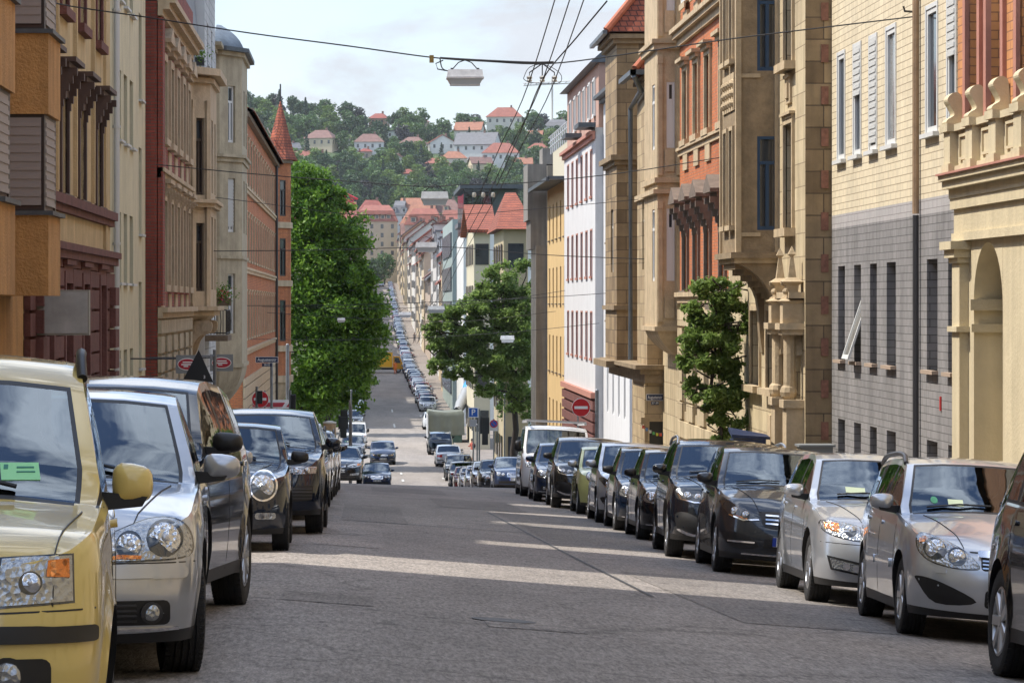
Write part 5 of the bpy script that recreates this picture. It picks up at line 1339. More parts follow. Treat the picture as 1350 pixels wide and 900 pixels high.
# ---------------------------------------------------------------- ground, road, hill
PROF = [(-20, -.26), (0, -1.17), (85, -5.055), (95, -5.62), (105, -6.20), (115, -6.86), (130, -7.9), (150, -9.3), (170, -10.65), (185, -11.12), (200, -11.12), (250, -10.85), (300, -10.3), (370, -9.5), (400, -9.2),
        (430, -8.75), (450, -8.35), (500, -7.3), (600, -5.0), (700, -2.6), (800, 0), (900, 3.0), (1000, 5.8), (1050, 6.8), (1100, 8)]
CS = [(0, .075), (40, .075), (85, .05), (115, .02), (200, .0)]
def z0(Y):
    if Y > 1095: return 8.
    if 60 < Y < 1080:
        w = 3 if Y < 110 else 8; return sum(interp(PROF, Y+d*w/3) for d in (-3, -2, -1, 0, 1, 2, 3))/7
    return interp(PROF, Y)
def rz(X, Y): return z0(Y)-interp(CS, Y)*max(0, min(11, X)+.75)
CEN = [(0, 1.8), (90, 1.8), (118, 2.6), (210, 2.7), (400, 3.4), (600, 4.2), (1000, 6.0), (1100, 6.4)]
def cen(Y): return interp(CEN, Y)
RIDGE = [(250, 138), (330, 145), (400, 155), (480, 165), (560, 168), (640, 170), (700, 170), (760, 174), (900, 180)]
HY0, HY1 = 1085., 1400.
def hill(X, Y):
    px = VX+X/Y*F
    zr = (VY-interp(RIDGE, px))/F*HY1
    if Y < HY0: return z0(Y)
    t = (Y-HY0)/(HY1-HY0)
    z = 8+(zr-8)*min(t, 1)
    if Y > HY1: z -= (Y-HY1)*.06
    return z
def ground_z(X, Y): return hill(X, Y) if Y > HY0 else rz(X, Y)
def on_hill(px, py):
    """point where the pixel ray meets the hill"""
    lo, hi = HY0+1, HY1
    for _ in range(40):
        m = (lo+hi)/2; p = P(px, py, m)
        if hill(p.x, m) < p.z: lo = m
        else: hi = m
    return P(px, py, (lo+hi)/2)
def asphalt(tone=1., name='asphalt'):
    m, n, b = nt(name); N, L = n.nodes, n.links
    geo = N.new('ShaderNodeNewGeometry')
    def noise(sc, det=6, ro=.6, vec=None, dist=0):
        t = N.new('ShaderNodeTexNoise'); t.inputs['Scale'].default_value = sc; t.inputs['Detail'].default_value = det; t.inputs['Roughness'].default_value = ro; t.inputs['Distortion'].default_value = dist
        L.new(vec or geo.outputs['Position'], t.inputs['Vector']); return t
    def mr(src, a, b_, c, d):
        r = N.new('ShaderNodeMapRange'); r.inputs['From Min'].default_value = a; r.inputs['From Max'].default_value = b_; r.inputs['To Min'].default_value = c; r.inputs['To Max'].default_value = d
        L.new(src, r.inputs['Value']); return r.outputs[0]
    def mul(a, b_):
        q = N.new('ShaderNodeMath'); q.operation = 'MULTIPLY'; L.new(a, q.inputs[0]); L.new(b_, q.inputs[1]); return q.outputs[0]
    mp = N.new('ShaderNodeMapping'); mp.inputs['Scale'].default_value = (1., .22, 1); L.new(geo.outputs['Position'], mp.inputs['Vector'])
    big = noise(.55, 5, .6, mp.outputs[0]); mid = noise(2.3, 6, .65); mf = N.new('ShaderNodeMapping'); mf.inputs['Scale'].default_value = (1, .13, 1); L.new(geo.outputs['Position'], mf.inputs['Vector']); fine = noise(34, 4, .8, mf.outputs[0])
    vo = N.new('ShaderNodeTexVoronoi'); vo.inputs['Scale'].default_value = 75; L.new(geo.outputs['Position'], vo.inputs['Vector'])
    # tar seams and cracks: thin lines where a warped cell border runs
    wn = noise(1.2, 4); wm = N.new('ShaderNodeVectorMath'); wm.operation = 'MULTIPLY_ADD'; L.new(wn.outputs['Color'], wm.inputs[0]); wm.inputs[1].default_value = (1.6, 1.6, 0); L.new(geo.outputs['Position'], wm.inputs[2])
    cr = N.new('ShaderNodeTexVoronoi'); cr.feature = 'DISTANCE_TO_EDGE'; cr.inputs['Scale'].default_value = .33; L.new(wm.outputs[0], cr.inputs['Vector'])
    crack = mr(cr.outputs['Distance'], .0, .012, .55, 1.)
    f = mul(mul(mr(big.outputs['Fac'], .3, .7, .80, 1.22), mr(mid.outputs['Fac'], .3, .7, .86, 1.12)), mul(mr(fine.outputs['Fac'], .32, .68, .50, 1.6), crack))
    f = mul(f, mr(vo.outputs['Distance'], .1, .7, 1.18, .8))
    sc = N.new('ShaderNodeVectorMath'); sc.operation = 'SCALE'; sc.inputs[0].default_value = (.245*tone, .218*tone, .196*tone); L.new(f, sc.inputs['Scale']); L.new(sc.outputs[0], b.inputs['Base Color'])
    b.inputs['Roughness'].default_value = .82
    bp = N.new('ShaderNodeBump'); bp.inputs['Strength'].default_value = .5; bp.inputs['Distance'].default_value = .01; L.new(vo.outputs['Distance'], bp.inputs['Height']); L.new(bp.outputs['Normal'], b.inputs['Normal'])
    return m
ASPH = asphalt()
DASPH = asphalt(.80, 'dark_asphalt_patch')
LASPH = asphalt(1.12, 'light_asphalt_patch')
PAVE = brick('pavement_slabs', (.26, .22, .19), (.22, .19, .165), (.10, .09, .08), .5, .5, .01)
KERB = mat('kerb_granite', (.24, .22, .20), .8, var=.3, scale=8)
MARK = mat('road_marking', (.55, .55, .52), .7, var=.35, scale=9)
TAR = mat('tar_joint', (.022, .021, .021), .6)
def strip(mb, xf0, xf1, Y0, Y1, dz, nx=1, step=None, m=0):
    Y = Y0; prev = None; kink = Y0 < 200 and max(xf0(Y0), xf0(min(Y1, 199))) < -.8 and min(xf1(Y0), xf1(min(Y1, 199))) > -.7
    if kink: nx += 1
    while True:
        y = min(Y, Y1); row = []
        a, b = xf0(y), xf1(y); xx = [lerp(a, b, k/(nx-(1 if kink else 0))) for k in range(nx+(0 if kink else 1))]
        if kink: xx = sorted(xx+[-.75])
        for x in xx: row.append(mb.vert((x, y, ground_z(x, y)+dz)))
        if prev:
            for k in range(nx): mb.face((prev[k], prev[k+1], row[k+1], row[k]), m)
        prev = row
        if Y >= Y1: break
        Y += step or (4 if Y < 220 else 12)
def kerbL(Y): return interp([(0, -2.62), (105, -2.5), (118, -1.9), (210, -2.0), (400, -.9), (1000, .8)], Y)
def kerbR(Y): return interp([(0, 6.25), (100, 6.3), (118, 7.2), (210, 7.2), (400, 7.6), (1000, 11.0)], Y)
def build_ground():
    mb = MB(); ys = [-30, -10]+[k*5 for k in range(0, 44)]+[220+k*20 for k in range(44)]+[1090+k*15 for k in range(0, 24)]+[1500, 1700, 2200, 3200, 5000, 9000]
    ys = sorted(set(ys)); xs = [-6000, -2500, -1200, -700, -450, -300, -200, -140, -100, -70, -50, -35, -25, -18, -12, -6, 0, 6, 11, 18, 25, 35, 50, 70, 100, 140, 180, 230, 300, 450, 700, 1200, 2500, 6000]
    g = [[mb.vert((x, y, ground_z(x, y)-.08)) for x in xs] for y in ys]
    for i in range(len(ys)-1):
        for j in range(len(xs)-1): mb.face((g[i][j], g[i][j+1], g[i+1][j+1], g[i+1][j]))
    o = mb.build('terrain', mat('grass_ground', (.05, .085, .03), .95, var=.4, scale=.08), None, 60); o['kind'] = 'structure'
    mb = MB(); strip(mb, lambda y: -6, lambda y: 12, -12, 112, 0, 8, 3); strip(mb, lambda y: -40 if 0 else -8, lambda y: 13, 112, 118, 0, 8, 3); strip(mb, lambda y: kerbL(y)-.5, lambda y: kerbR(y)+.5, 118, 1065, 0, 6)
    o = mb.build('road', ASPH, None, 60); o['kind'] = 'structure'
    mb = MB(); strip(mb, lambda y: -60, lambda y: -6.0, 112.5, 127, -.02, 3, 3); strip(mb, lambda y: 10.0, lambda y: 60, 102, 117.5, -.02, 3, 3)
    o = mb.build('side_road', ASPH, None, 60); o['kind'] = 'structure'
    # pavements with kerbs
    def pave(nm, fa, fb, Y0, Y1, side):
        mb = MB(); strip(mb, fa, fb, Y0, Y1, .12, 2)
        o = mb.build(nm, PAVE, None, 60); o['kind'] = 'structure'
        k = MB(); e = fb if side == 'L' else fa; s = -1 if side == 'L' else 1
        Y = Y0; prev = None
        while True:
            y = min(Y, Y1); x = e(y); z = ground_z(x, y)
            row = [k.vert((x+s*.0, y, z-.05)), k.vert((x, y, z+.125)), k.vert((x+s*.14, y, z+.125)), k.vert((x+s*.14, y, z-.05))]
            if prev:
                for q in range(3): k.face((prev[q], prev[q+1], row[q+1], row[q]))
            prev = row
            if Y >= Y1: break
            Y += 4 if Y < 220 else 12
        o = k.build('kerb', KERB, None); o['kind'] = 'structure'
    pave('pavement', lambda y: -5.4, kerbL, -12, 110, 'L'); pave('pavement', kerbR, lambda y: 9.4, -12, 101, 'R')
    pave('pavement', lambda y: kerbL(y)-5, kerbL, 128, 1060, 'L'); pave('pavement', kerbR, lambda y: kerbR(y)+5, 119, 1060, 'R')
    def sheet(nm, X0, X1, Y0, Y1, m, dz=.004, sk=0):
        mb = MB(); strip(mb, lambda y: X0+sk*(y-Y0), lambda y: X1+sk*(y-Y0), Y0, Y1, dz, 1, 2)
        o = mb.build(nm, m, None); o['kind'] = 'structure'
    sheet('asphalt_patch', 2.7, 4.9, 42, 60, DASPH); sheet('asphalt_patch', 1.6, 3.4, 62, 71, DASPH); sheet('asphalt_patch', -.3, .75, 47, 59, DASPH)
    sheet('asphalt_patch', 3.1, 5.6, 24.5, 34, DASPH, .004, -.02); sheet('asphalt_patch', -.6, .3, 35.5, 44, LASPH); sheet('asphalt_patch', .3, 2.2, 76, 84, DASPH)
    sheet('asphalt_patch', .9, 1.6, 21.3, 23.2, LASPH); sheet('asphalt_patch', -.6, .1, 22.8, 24.2, DASPH); 
    sheet('tar_joint', 2.68, 2.72, 28, 60, TAR, .007, -.006); sheet('tar_joint', -.1, 2.68, 47.0, 47.12, TAR, .007); sheet('tar_joint', 1.2, 3.2, 61.8, 61.95, TAR, .007)
    for (x, y) in ((1.05, 22.2), (3.0, 51)):
        mb = MB(); z = ground_z(x, y)+.007; n = 24
        sl = -interp(CS, y); gy = (z0(y+1)-z0(y-1))/2
        mb.poly([(x+.24*math.cos(k*2*math.pi/n), y+.24*math.sin(k*2*math.pi/n), z+sl*.24*math.cos(k*2*math.pi/n)+gy*.24*math.sin(k*2*math.pi/n)) for k in range(n)])
        o = mb.build('manhole_cover', mat('cast_iron', (.12, .118, .115), .7, .2, var=.5, scale=30), None)
        tag(o, 'round iron manhole cover in the near roadway' if y < 30 else 'round iron manhole cover in the road farther down the slope', 'manhole cover')
    # markings beyond the dip
    for (X0, X1, Y0, Y1) in ((5.2, 6.6, 192, 193.5), (2.6, 2.75, 189, 191.5), (2.6, 2.75, 197, 199), (2.9, 3.05, 262, 268), (3.0, 3.15, 290, 296)):
        sheet('road_marking', X0, X1, Y0, Y1, MARK, .03)
# ---------------------------------------------------------------- car placing
CARS = []
def place(root, Xo, Y, side, W, slope=0., facing=1):
    """Xo: outer (street side) face at the front axle, Y of the front axle"""
    X = Xo-W/2 if side == 'L' else Xo+W/2
    back = Vector((slope, 1, 0)).normalized()*facing
    def g(x, y): return ground_z(x, y)
    e = 1.3
    p0 = Vector((X, Y, g(X, Y)))
    ax = p0+back*2.6; z1 = g(ax.x, ax.y)
    f = Vector((ax.x-p0.x, ax.y-p0.y, z1-p0.z)).normalized()
    r = Vector((back.y, -back.x, 0)); q = p0+back*1.3; zr = g(q.x+r.x*.7, q.y+r.y*.7)-g(q.x-r.x*.7, q.y-r.y*.7); rr = Vector((r.x, r.y, zr/1.4)).normalized()
    up = rr.cross(f).normalized(); rr = f.cross(up)
    M = Matrix((rr, f, up)).transposed().to_4x4(); M.translation = p0
    root.matrix_world = M; return root
def cars_near():
    def car(sp, lab, cat, Xo, Y, side, slope=.02, group=None, **kw):
        sp = dict(sp); sp.update(kw); r = make_car(sp); tag(r, lab, cat, group); place(r, Xo, Y, side, sp.get('W', DEF['W']), slope); return r
    gl, gr = 'cars parked along the left kerb', 'cars parked along the right kerb'
    car(spec_panda(), 'pale yellow boxy small car with a green permit in its windscreen, nearest on the left', 'car', -.85, 10.35, 'L', -.07, gl)
    car(spec_hatch(SILVER), 'silver hatchback right behind the pale yellow car', 'car', -.80, 15.5, 'L', -.04, gl, steer=.12)
    car(spec_suv(BLUEBLK, rails=False, W=1.80, H=1.60), 'glossy black car with a black mirror parked behind the silver hatchback on the left', 'car', -1.0, 19.3, 'L', .075, gl, mirror='black')
    car(spec_hatch(SILVER, L=3.9, wb=2.45), 'car hidden behind the glossy black one on the left, its silver mirror showing', 'car', -1.12, 25.6, 'L', .0, gl, detail=1)
    car(spec_mini(BLUEBLK, mirror='black'), 'dark small car with large round headlamps, third visible on the left', 'car', -.75, 32.9, 'L', -.01, gl)
    car(spec_crossover(BLUEBLK), 'dark tall crossover with wedge headlamps behind the round-lamp small car', 'car', -.46, 39.3, 'L', .01, gl)
    for i, (pt, lab, sp, X, Y) in enumerate(((BLUEBLK, 'dark blue car tucked behind the tall crossover on the left', spec_hatch, -.62, 46.2), (BLACKP, 'second dark car behind the tall crossover on the left', spec_mpv, -.55, 52.5),
             (CHAR, 'third dark car behind the tall crossover, charcoal', spec_wagon, -.56, 59), (BLACKP, 'black car, last but one of the left row before the crest', spec_hatch, -.52, 65.5), (DBLUE, 'dark blue car, last of the left row before the crest', spec_wagon, -.5, 72))):
        car(sp(pt), lab, 'car', X, Y, 'L', .01, gl, detail=1)
    car(spec_saloon(BLACKP, W=1.86, H=1.42), 'black saloon with a large dark grille standing beyond the crest on the left', 'car', .09, 114, 'L', .0, None, detail=1)
    # right row, from near to far
    car(spec_suv(DBROWN, W=1.86, H=1.72, rails=False, spokes=7), 'dark estate cut off by the right edge, only its rear wheel and flank showing', 'car', 4.14, 17.35, 'R', .01, gr)
    car(spec_wagon(LSILV), 'silver estate with black roof rails, nearest whole car on the right', 'car', 4.35, 24.7, 'R', .050, gr)
    car(spec_saloon(SILVER), 'silver car with amber corner lamps and a yellow-green permit behind the windscreen', 'car', 4.35, 29.8, 'R', .040, gr)
    car(spec_mpv(CHAR), 'charcoal compact people carrier with a chrome slatted grille', 'car', 4.20, 36.4, 'R', .036, gr)
    car(spec_suv(BLACKP), 'black off-roader with silver roof rails on the right', 'car', 4.08, 40.9, 'R', .036, gr)
    car(spec_hatch(BLACKP, mirror='black'), 'black hatchback behind the black off-roader', 'car', 4.34, 48.0, 'R', .02, gr)
    car(spec_hatch(BLUEBLK, mirror='black', L=3.9, wb=2.45), 'dark blue-black hatchback between the black hatchback and the light silver people carrier', 'car', 4.36, 52.6, 'R', .015, gr, detail=1)
    car(spec_mpv(LSILV, H=1.68), 'light silver people carrier on the right beyond the two dark hatchbacks', 'car', 4.4, 57.2, 'R', .02, gr, detail=1)
    car(spec_smart(SMARTG), 'lime beige small car with round lamps on the right', 'car', 4.5, 63.6, 'R', .02, gr, detail=1)
    car(spec_suv(BLACKP, rails=False, mirror='black'), 'black off-roader without rails behind the lime beige small car', 'car', 4.28, 68.6, 'R', .02, gr, detail=1)
    car(spec_hatch(DBLUE), 'dark blue small car in front of the white van', 'car', 4.25, 75.0, 'R', .01, gr, detail=1)
    r = car(spec_van(WHITEC), 'white van with a roof rack at the end of the right row', 'van', 4.25, 81.2, 'R', .01, gr, detail=1)
    mb = MB()
    for s in (-1, 1): mb.box(s*.78-.03, s*.78+.03, .7, 3.8, 1.98, 2.03)
    for k in range(4): mb.box(-.80, .80, .75+k*.95, .81+k*.95, 2.03, 2.07)
    mb.build('roof_rack', LIGHTP, None).parent = r
    # beyond the crossing, right side
    g2 = 'cars parked on the right beyond the crossing'
    for sp, pt, lab, Y, X in ((spec_sedan, DBLUE, 'dark blue saloon with twin oval lamps and a chrome grille, beyond the white van', 127, 5.55), (spec_hatch, BLACKP, 'black car next after the dark blue saloon beyond the crossing', 136, 5.3), (spec_mpv, SILVER, 'silver blue car in the dip, third beyond the crossing', 145, 5.3),
            (spec_hatch, LSILV, 'light silver car in the dip, fourth beyond the crossing', 154, 5.3), (spec_wagon, WHITEC, 'white car in the dip, fifth beyond the crossing', 163, 5.3), (spec_hatch, RED_, 'dark red car in the dip, sixth beyond the crossing', 172, 5.3), (spec_mpv, BLACKP, 'black car in the dip, seventh beyond the crossing', 181, 5.3), (spec_crossover, BLACKP, 'black tall car farthest left of the cluster in the dip', 190.5, 5.3)):
        car(sp(pt), lab, 'car', X, Y, 'R', .0, g2, detail=1)
    # moving
    car(spec_mpv(DBLUE, H=1.72, W=1.8), 'dark blue people carrier driving up the middle of the road', 'car', 2.45, 209, 'L', .0, None, detail=1)
    car(spec_sedan(DBLUE, L=4.3, W=1.76), 'blue car half hidden by the crest in front of the dark blue people carrier', 'car', 1.86, 181, 'L', .0, None, detail=1)
    # rear views
    r = make_car(dict(spec_sedan(SILVER), detail=1)); tag(r, 'silver grey saloon seen from behind on the right beyond the dip', 'car'); X = (575-475)/4000*205; place(r, X+1.75, 209.5, 'L', 1.75, 0, -1)
    r = make_car(dict(spec_suv(BLACKP), detail=1)); tag(r, 'black tall car behind the silver grey saloon by the tarpaulin container', 'car'); place(r, 4.9+1.85, 224, 'L', 1.85, 0, -1)
# ---------------------------------------------------------------- vegetation
def leafmat(name, c, c2, tr=.35):
    m, n, b = nt(name); N, L = n.nodes, n.links
    geo = N.new('ShaderNodeNewGeometry'); mx = N.new('ShaderNodeMix'); mx.data_type = 'RGBA'; L.new(geo.outputs['Random Per Island'], mx.inputs[0]); mx.inputs[6].default_value = (*c, 1); mx.inputs[7].default_value = (*c2, 1)
    L.new(mx.outputs[2], b.inputs['Base Color']); b.inputs['Roughness'].default_value = .5; b.inputs['Specular IOR Level'].default_value = .4
    t = N.new('ShaderNodeBsdfTranslucent'); L.new(mx.outputs[2], t.inputs['Color']); ms = N.new('ShaderNodeMixShader'); ms.inputs[0].default_value = tr
    out = N['Material Output']; L.new(b.outputs[0], ms.inputs[1]); L.new(t.outputs[0], ms.inputs[2]); L.new(ms.outputs[0], out.inputs['Surface']); return m
LEAF = leafmat('leaf_bright', (.05, .13, .012), (.20, .34, .04), .45)
LEAF2 = leafmat('leaf_robinia', (.11, .19, .035), (.28, .38, .11), .55)
LEAF3 = leafmat('leaf_dark', (.04, .095, .018), (.09, .17, .035), .35)
BARK = mat('bark', (.045, .035, .028), .9, var=.3, scale=9)
def leaf_quad(mb, p, s, rnd, m=0, flat=0.):
    n = Vector((rnd.gauss(0, 1), rnd.gauss(0, 1), rnd.gauss(0, 1)+flat)).normalized(); u = n.orthogonal().normalized(); a = rnd.uniform(0, 6.28)
    u = Matrix.Rotation(a, 3, n) @ u; v = n.cross(u); w = rnd.uniform(.5, .75)*s; l = s*rnd.uniform(.8, 1.3)
    mb.poly([p-u*l, p-v*w*.8+u*.1*l, p+u*l, p+v*w*.8+u*.1*l], m)
def crown(mb, clumps, n, s, rnd, shell=.55):
    tot = sum(c[1]**2 for c in clumps)
    for c, r, sc in clumps:
        k = int(n*r*r/tot)
        # sub clumps on the surface
        subs = []
        for _ in range(max(6, int(r*r*7))):
            d = Vector((rnd.gauss(0, 1), rnd.gauss(0, 1), rnd.gauss(0, 1))).normalized(); q = r*rnd.uniform(shell, 1.05); subs.append((Vector((c[0]+d.x*q*sc[0], c[1]+d.y*q*sc[1], c[2]+d.z*q*sc[2])), r*rnd.uniform(.16, .30)))
        for _ in range(k):
            o, rr = rnd.choice(subs); p = o+Vector((rnd.gauss(0, 1), rnd.gauss(0, 1), rnd.gauss(0, .75)))*rr*.62
            leaf_quad(mb, p, s*rnd.uniform(.7, 1.2), rnd, 0, .6)
def limb(mb, a, b, r0, r1, rnd, k=6, wig=.08):
    a, b = Vector(a), Vector(b); L_ = (b-a).length; pts = []; rs = []
    for i in range(k+1):
        t = i/k; pts.append(a.lerp(b, t)+Vector((rnd.uniform(-1, 1), rnd.uniform(-1, 1), rnd.uniform(-.5, .5)))*wig*L_*math.sin(t*math.pi)); rs.append(lerp(r0, r1, t))
    mb.tube(pts, rs, 8); return pts
def build_trees():
    rnd = random.Random(11)
    def tree(name, label, base, top, clumps, n, s, lm, tr=.25, grp=None, seed=1, shell=.5):
        rnd = random.Random(seed); base = Vector(base); t = empty(name, base, label, 'tree', grp)
        mb = MB(); top = Vector(top); pts = limb(mb, base-Vector((0, 0, .3)), top, tr, tr*.45, rnd, 8, .04)
        for c, r, sc in clumps:
            p = min(pts[2:], key=lambda q: (q-Vector(c)).length); limb(mb, p, Vector(c)+Vector((0, 0, r*.3)), tr*.38, tr*.08, rnd, 5, .08)
            for _ in range(3):
                d = Vector((rnd.uniform(-1, 1), rnd.uniform(-1, 1), rnd.uniform(-.2, 1))).normalized()*r*.8; limb(mb, Vector(c), Vector(c)+d, tr*.14, .02, rnd, 4, .08)
        mb.build('trunk', BARK, t, 60)
        mb = MB(); crown(mb, clumps, n, s, rnd, shell); mb.build('crown', lm, t, None, recalc=False); return t
    def C(px, py, Y, r, sc=(1, 1, 1)): p = P(px, py, Y); return (tuple(p), r, sc)
    # left plane tree: tall mass with a full right flank
    Y = 204
    cl = [C(404, 262, Y, 1.7), C(428, 285, Y, 2.0), C(400, 310, Y, 2.6), C(440, 320, Y, 2.1), C(405, 365, Y, 3.0), C(450, 365, Y, 2.3), C(466, 400, Y, 2.1), C(420, 415, Y, 3.2), C(476, 440, Y, 2.0), C(484, 465, Y, 1.55), C(398, 465, Y, 3.2), C(444, 475, Y, 2.6), C(415, 515, Y, 2.5), C(462, 505, Y, 1.9), C(390, 530, Y, 1.9), C(404, 240, Y, 1.0), C(472, 380, Y, 1.4), C(394, 250, Y, 1.9), C(416, 246, Y, 1.4), C(448, 305, Y, 1.7), C(432, 262, Y, 1.3), C(460, 335, Y, 1.7), C(482, 410, Y, 1.6)]
    tree('broadleaf_tree', 'tall bright green tree with a full crown on the left beyond the tower house', (-3.6, Y, rz(-3.6, Y)), (-3.2, Y, 4), cl, 72000, .155, LEAF, .28, seed=3)
    cl = [C(440, 400, 250, 3.), C(470, 430, 250, 2.2), C(455, 470, 250, 3.0), C(476, 500, 250, 1.3), C(430, 520, 250, 2.4)]
    tree('broadleaf_tree', 'second green tree half hidden behind the tall bright one on the left', (-2.6, 250, rz(-2.6, 250)), (-2.4, 250, 0), cl, 16000, .17, LEAF, .25, seed=4)
    # right robinia, spreading
    Y = 188
    cl = [C(690, 395, Y, 1.5), C(660, 385, Y, 1.5), C(640, 400, Y, 1.3, (1.2, 1, .7)), C(612, 405, Y, 1.2, (1.2, 1, .7)), C(592, 420, Y, 1.1, (1.2, 1, .7)), C(578, 445, Y, .9), C(610, 440, Y, 1.3), C(650, 430, Y, 1.6), C(686, 440, Y, 1.5), C(625, 475, Y, 1.3, (1.2, 1, .7)), C(594, 472, Y, .9, (1.3, 1, .6)), C(576, 488, Y, .65, (1.2, 1, .7)), C(660, 480, Y, 1.5), C(690, 490, Y, 1.4), C(645, 515, Y, .9, (1.3, 1, .6)), C(610, 497, Y, .7, (1.3, 1, .6)),
          C(680, 525, Y, 1.2), C(694, 350, Y, .9), C(655, 365, Y, .9), C(634, 380, Y, .7), C(698, 535, Y, .8), C(570, 420, Y, .8), C(585, 440, Y, 1.1), C(600, 458, Y, 1.1), C(572, 468, Y, .8), C(625, 450, Y, 1.2), C(635, 495, Y, 1.0), C(592, 490, Y, .6), C(565, 440, Y, .6), C(668, 410, Y, 1.4), C(675, 460, Y, 1.5)]
    tree('robinia_tree', 'spreading feathery green tree leaning over the pavement on the right', (9.7, Y+2, rz(9.7, Y)), (9.2, Y, -2.2), cl, 48000, .125, LEAF2, .24, seed=6, shell=.3)
    # yellowish dense one below it
    cl = [C(682, 540, 196, 1.2), C(668, 520, 196, 1.2), C(694, 555, 196, .7), C(664, 500, 196, 1.2)]
    tree('broadleaf_tree', 'dense darker tree with a few yellow leaves under the spreading right-hand tree', (10.2, 197, rz(10.2, 197)), (10.0, 196, -5), cl, 9000, .12, LEAF3, .15, seed=8)
    # slender tree by the gothic house
    Y = 66.5
    cl = [C(955, 385, Y, .34), C(935, 400, Y, .38), C(915, 410, Y, .22), C(965, 405, Y, .32), C(948, 430, Y, .45), C(970, 440, Y, .33), C(918, 440, Y, .3), C(930, 465, Y, .4), C(962, 475, Y, .42), C(905, 452, Y, .2), C(940, 500, Y, .36), C(968, 510, Y, .34), C(915, 520, Y, .22), C(958, 540, Y, .38), C(935, 545, Y, .26), C(972, 555, Y, .28), C(945, 568, Y, .28), C(902, 475, Y, .18), C(975, 380, Y, .16)]
    tree('street_tree', 'slender leafy green tree growing against the orange brick house', (7.9, Y, rz(7.9, Y)), (7.75, Y, .2), [(c[0], c[1]*1.45, c[2]) for c in cl], 42000, .055, LEAF2, .06, seed=9, shell=.25)
    # flowers on balconies
    for nm, lab, c, r, fl in (('balcony_plants', 'green trailing plants with pink flowers on the black iron balcony', P(291, 388, 93), .22, True), ('ledge_plants', 'small green plants on the ledge above the beige oriel', P(255, 71, 88.5), .22, False)):
        t = empty(nm, c, lab, 'plant'); mb = MB(); rn = random.Random(5); p0 = Vector(c)
        for k in range(420): leaf_quad(mb, p0+Vector((rn.gauss(0, r), rn.gauss(0, r*.8), rn.gauss(0, r*.7))), .045, rn)
        mb.build('foliage', LEAF, t, recalc=False)
        mb = MB(); mb.box(p0.x-.32, p0.x+.32, p0.y-.1, p0.y+.1, p0.z-.35, p0.z-.12); mb.build('planter', DSTONE if fl else DARKM, t)
        if fl:
            mb = MB()
            for k in range(60): leaf_quad(mb, p0+Vector((rn.gauss(.08, r*.5), rn.gauss(-.1, r*.5), rn.gauss(-.05, r*.5))), .035, rn)
            mb.build('flowers', mat('pink_flowers', (.6, .05, .10), .6), t, recalc=False)
# ---------------------------------------------------------------- hill
def hill_tree_mesh(kind, seed, mats):
    rnd = random.Random(seed); mb = MB()
    if kind == 'conifer':
        H_ = 14; mb.tube([(0, 0, -1), (0, 0, 12)], [.25, .05], 6, 1)
        for k in range(620):
            t = rnd.random()**.8; z = 1.5+t*12; r = (1-t)*2.9*(.75+.25*math.sin(z*4))+.1; a = rnd.uniform(0, 6.28); q = r*rnd.uniform(.55, 1.05)
            leaf_quad(mb, Vector((q*math.cos(a), q*math.sin(a), z-.25*q)), .48*(1.15-.5*t), rnd)
    else:
        mb.tube([(0, 0, -1), (0, 0, 6)], [.3, .12], 6, 1)
        cl = []
        for k in range(9):
            a = rnd.uniform(0, 6.28); q = rnd.uniform(.3, 2.9); cl.append(((q*math.cos(a), q*math.sin(a), rnd.uniform(4., 8.2)-q*.35), rnd.uniform(1.5, 2.4), (1, 1, .85)))
        cl.append(((0, 0, 8.), 2.2, (1, 1, .8)))
        crown(mb, cl, 1700, .5, rnd, .75)
    return mb.mesh('crown', mats, None, recalc=False)
WALLS = [(.58, .55, .48), (.50, .42, .30), (.60, .60, .58), (.46, .36, .24), (.55, .46, .32), (.42, .34, .27), (.52, .50, .47), (.36, .22, .15), (.50, .40, .22)]
ROOFS = [mat('far_roof_red', (.25, .085, .06), .8, var=.3, scale=.8), mat('far_roof_orange', (.30, .13, .08), .8, var=.3, scale=.8), mat('far_roof_brown', (.18, .10, .085), .8, var=.3, scale=.8), mat('far_roof_grey', (.13, .13, .14), .7, var=.25, scale=.8), mat('far_roof_dark_red', (.24, .065, .05), .8, var=.3, scale=.8)]
FW2 = dict(id='fw2', frame=WFR, depth=.12, kind='single', bar=.10, pane=mat('far_pane', (.24, .24, .235), .3, var=.6, scale=.35))
FW = dict(id='fw', frame=WFR, depth=.12, kind='single', bar=.10)
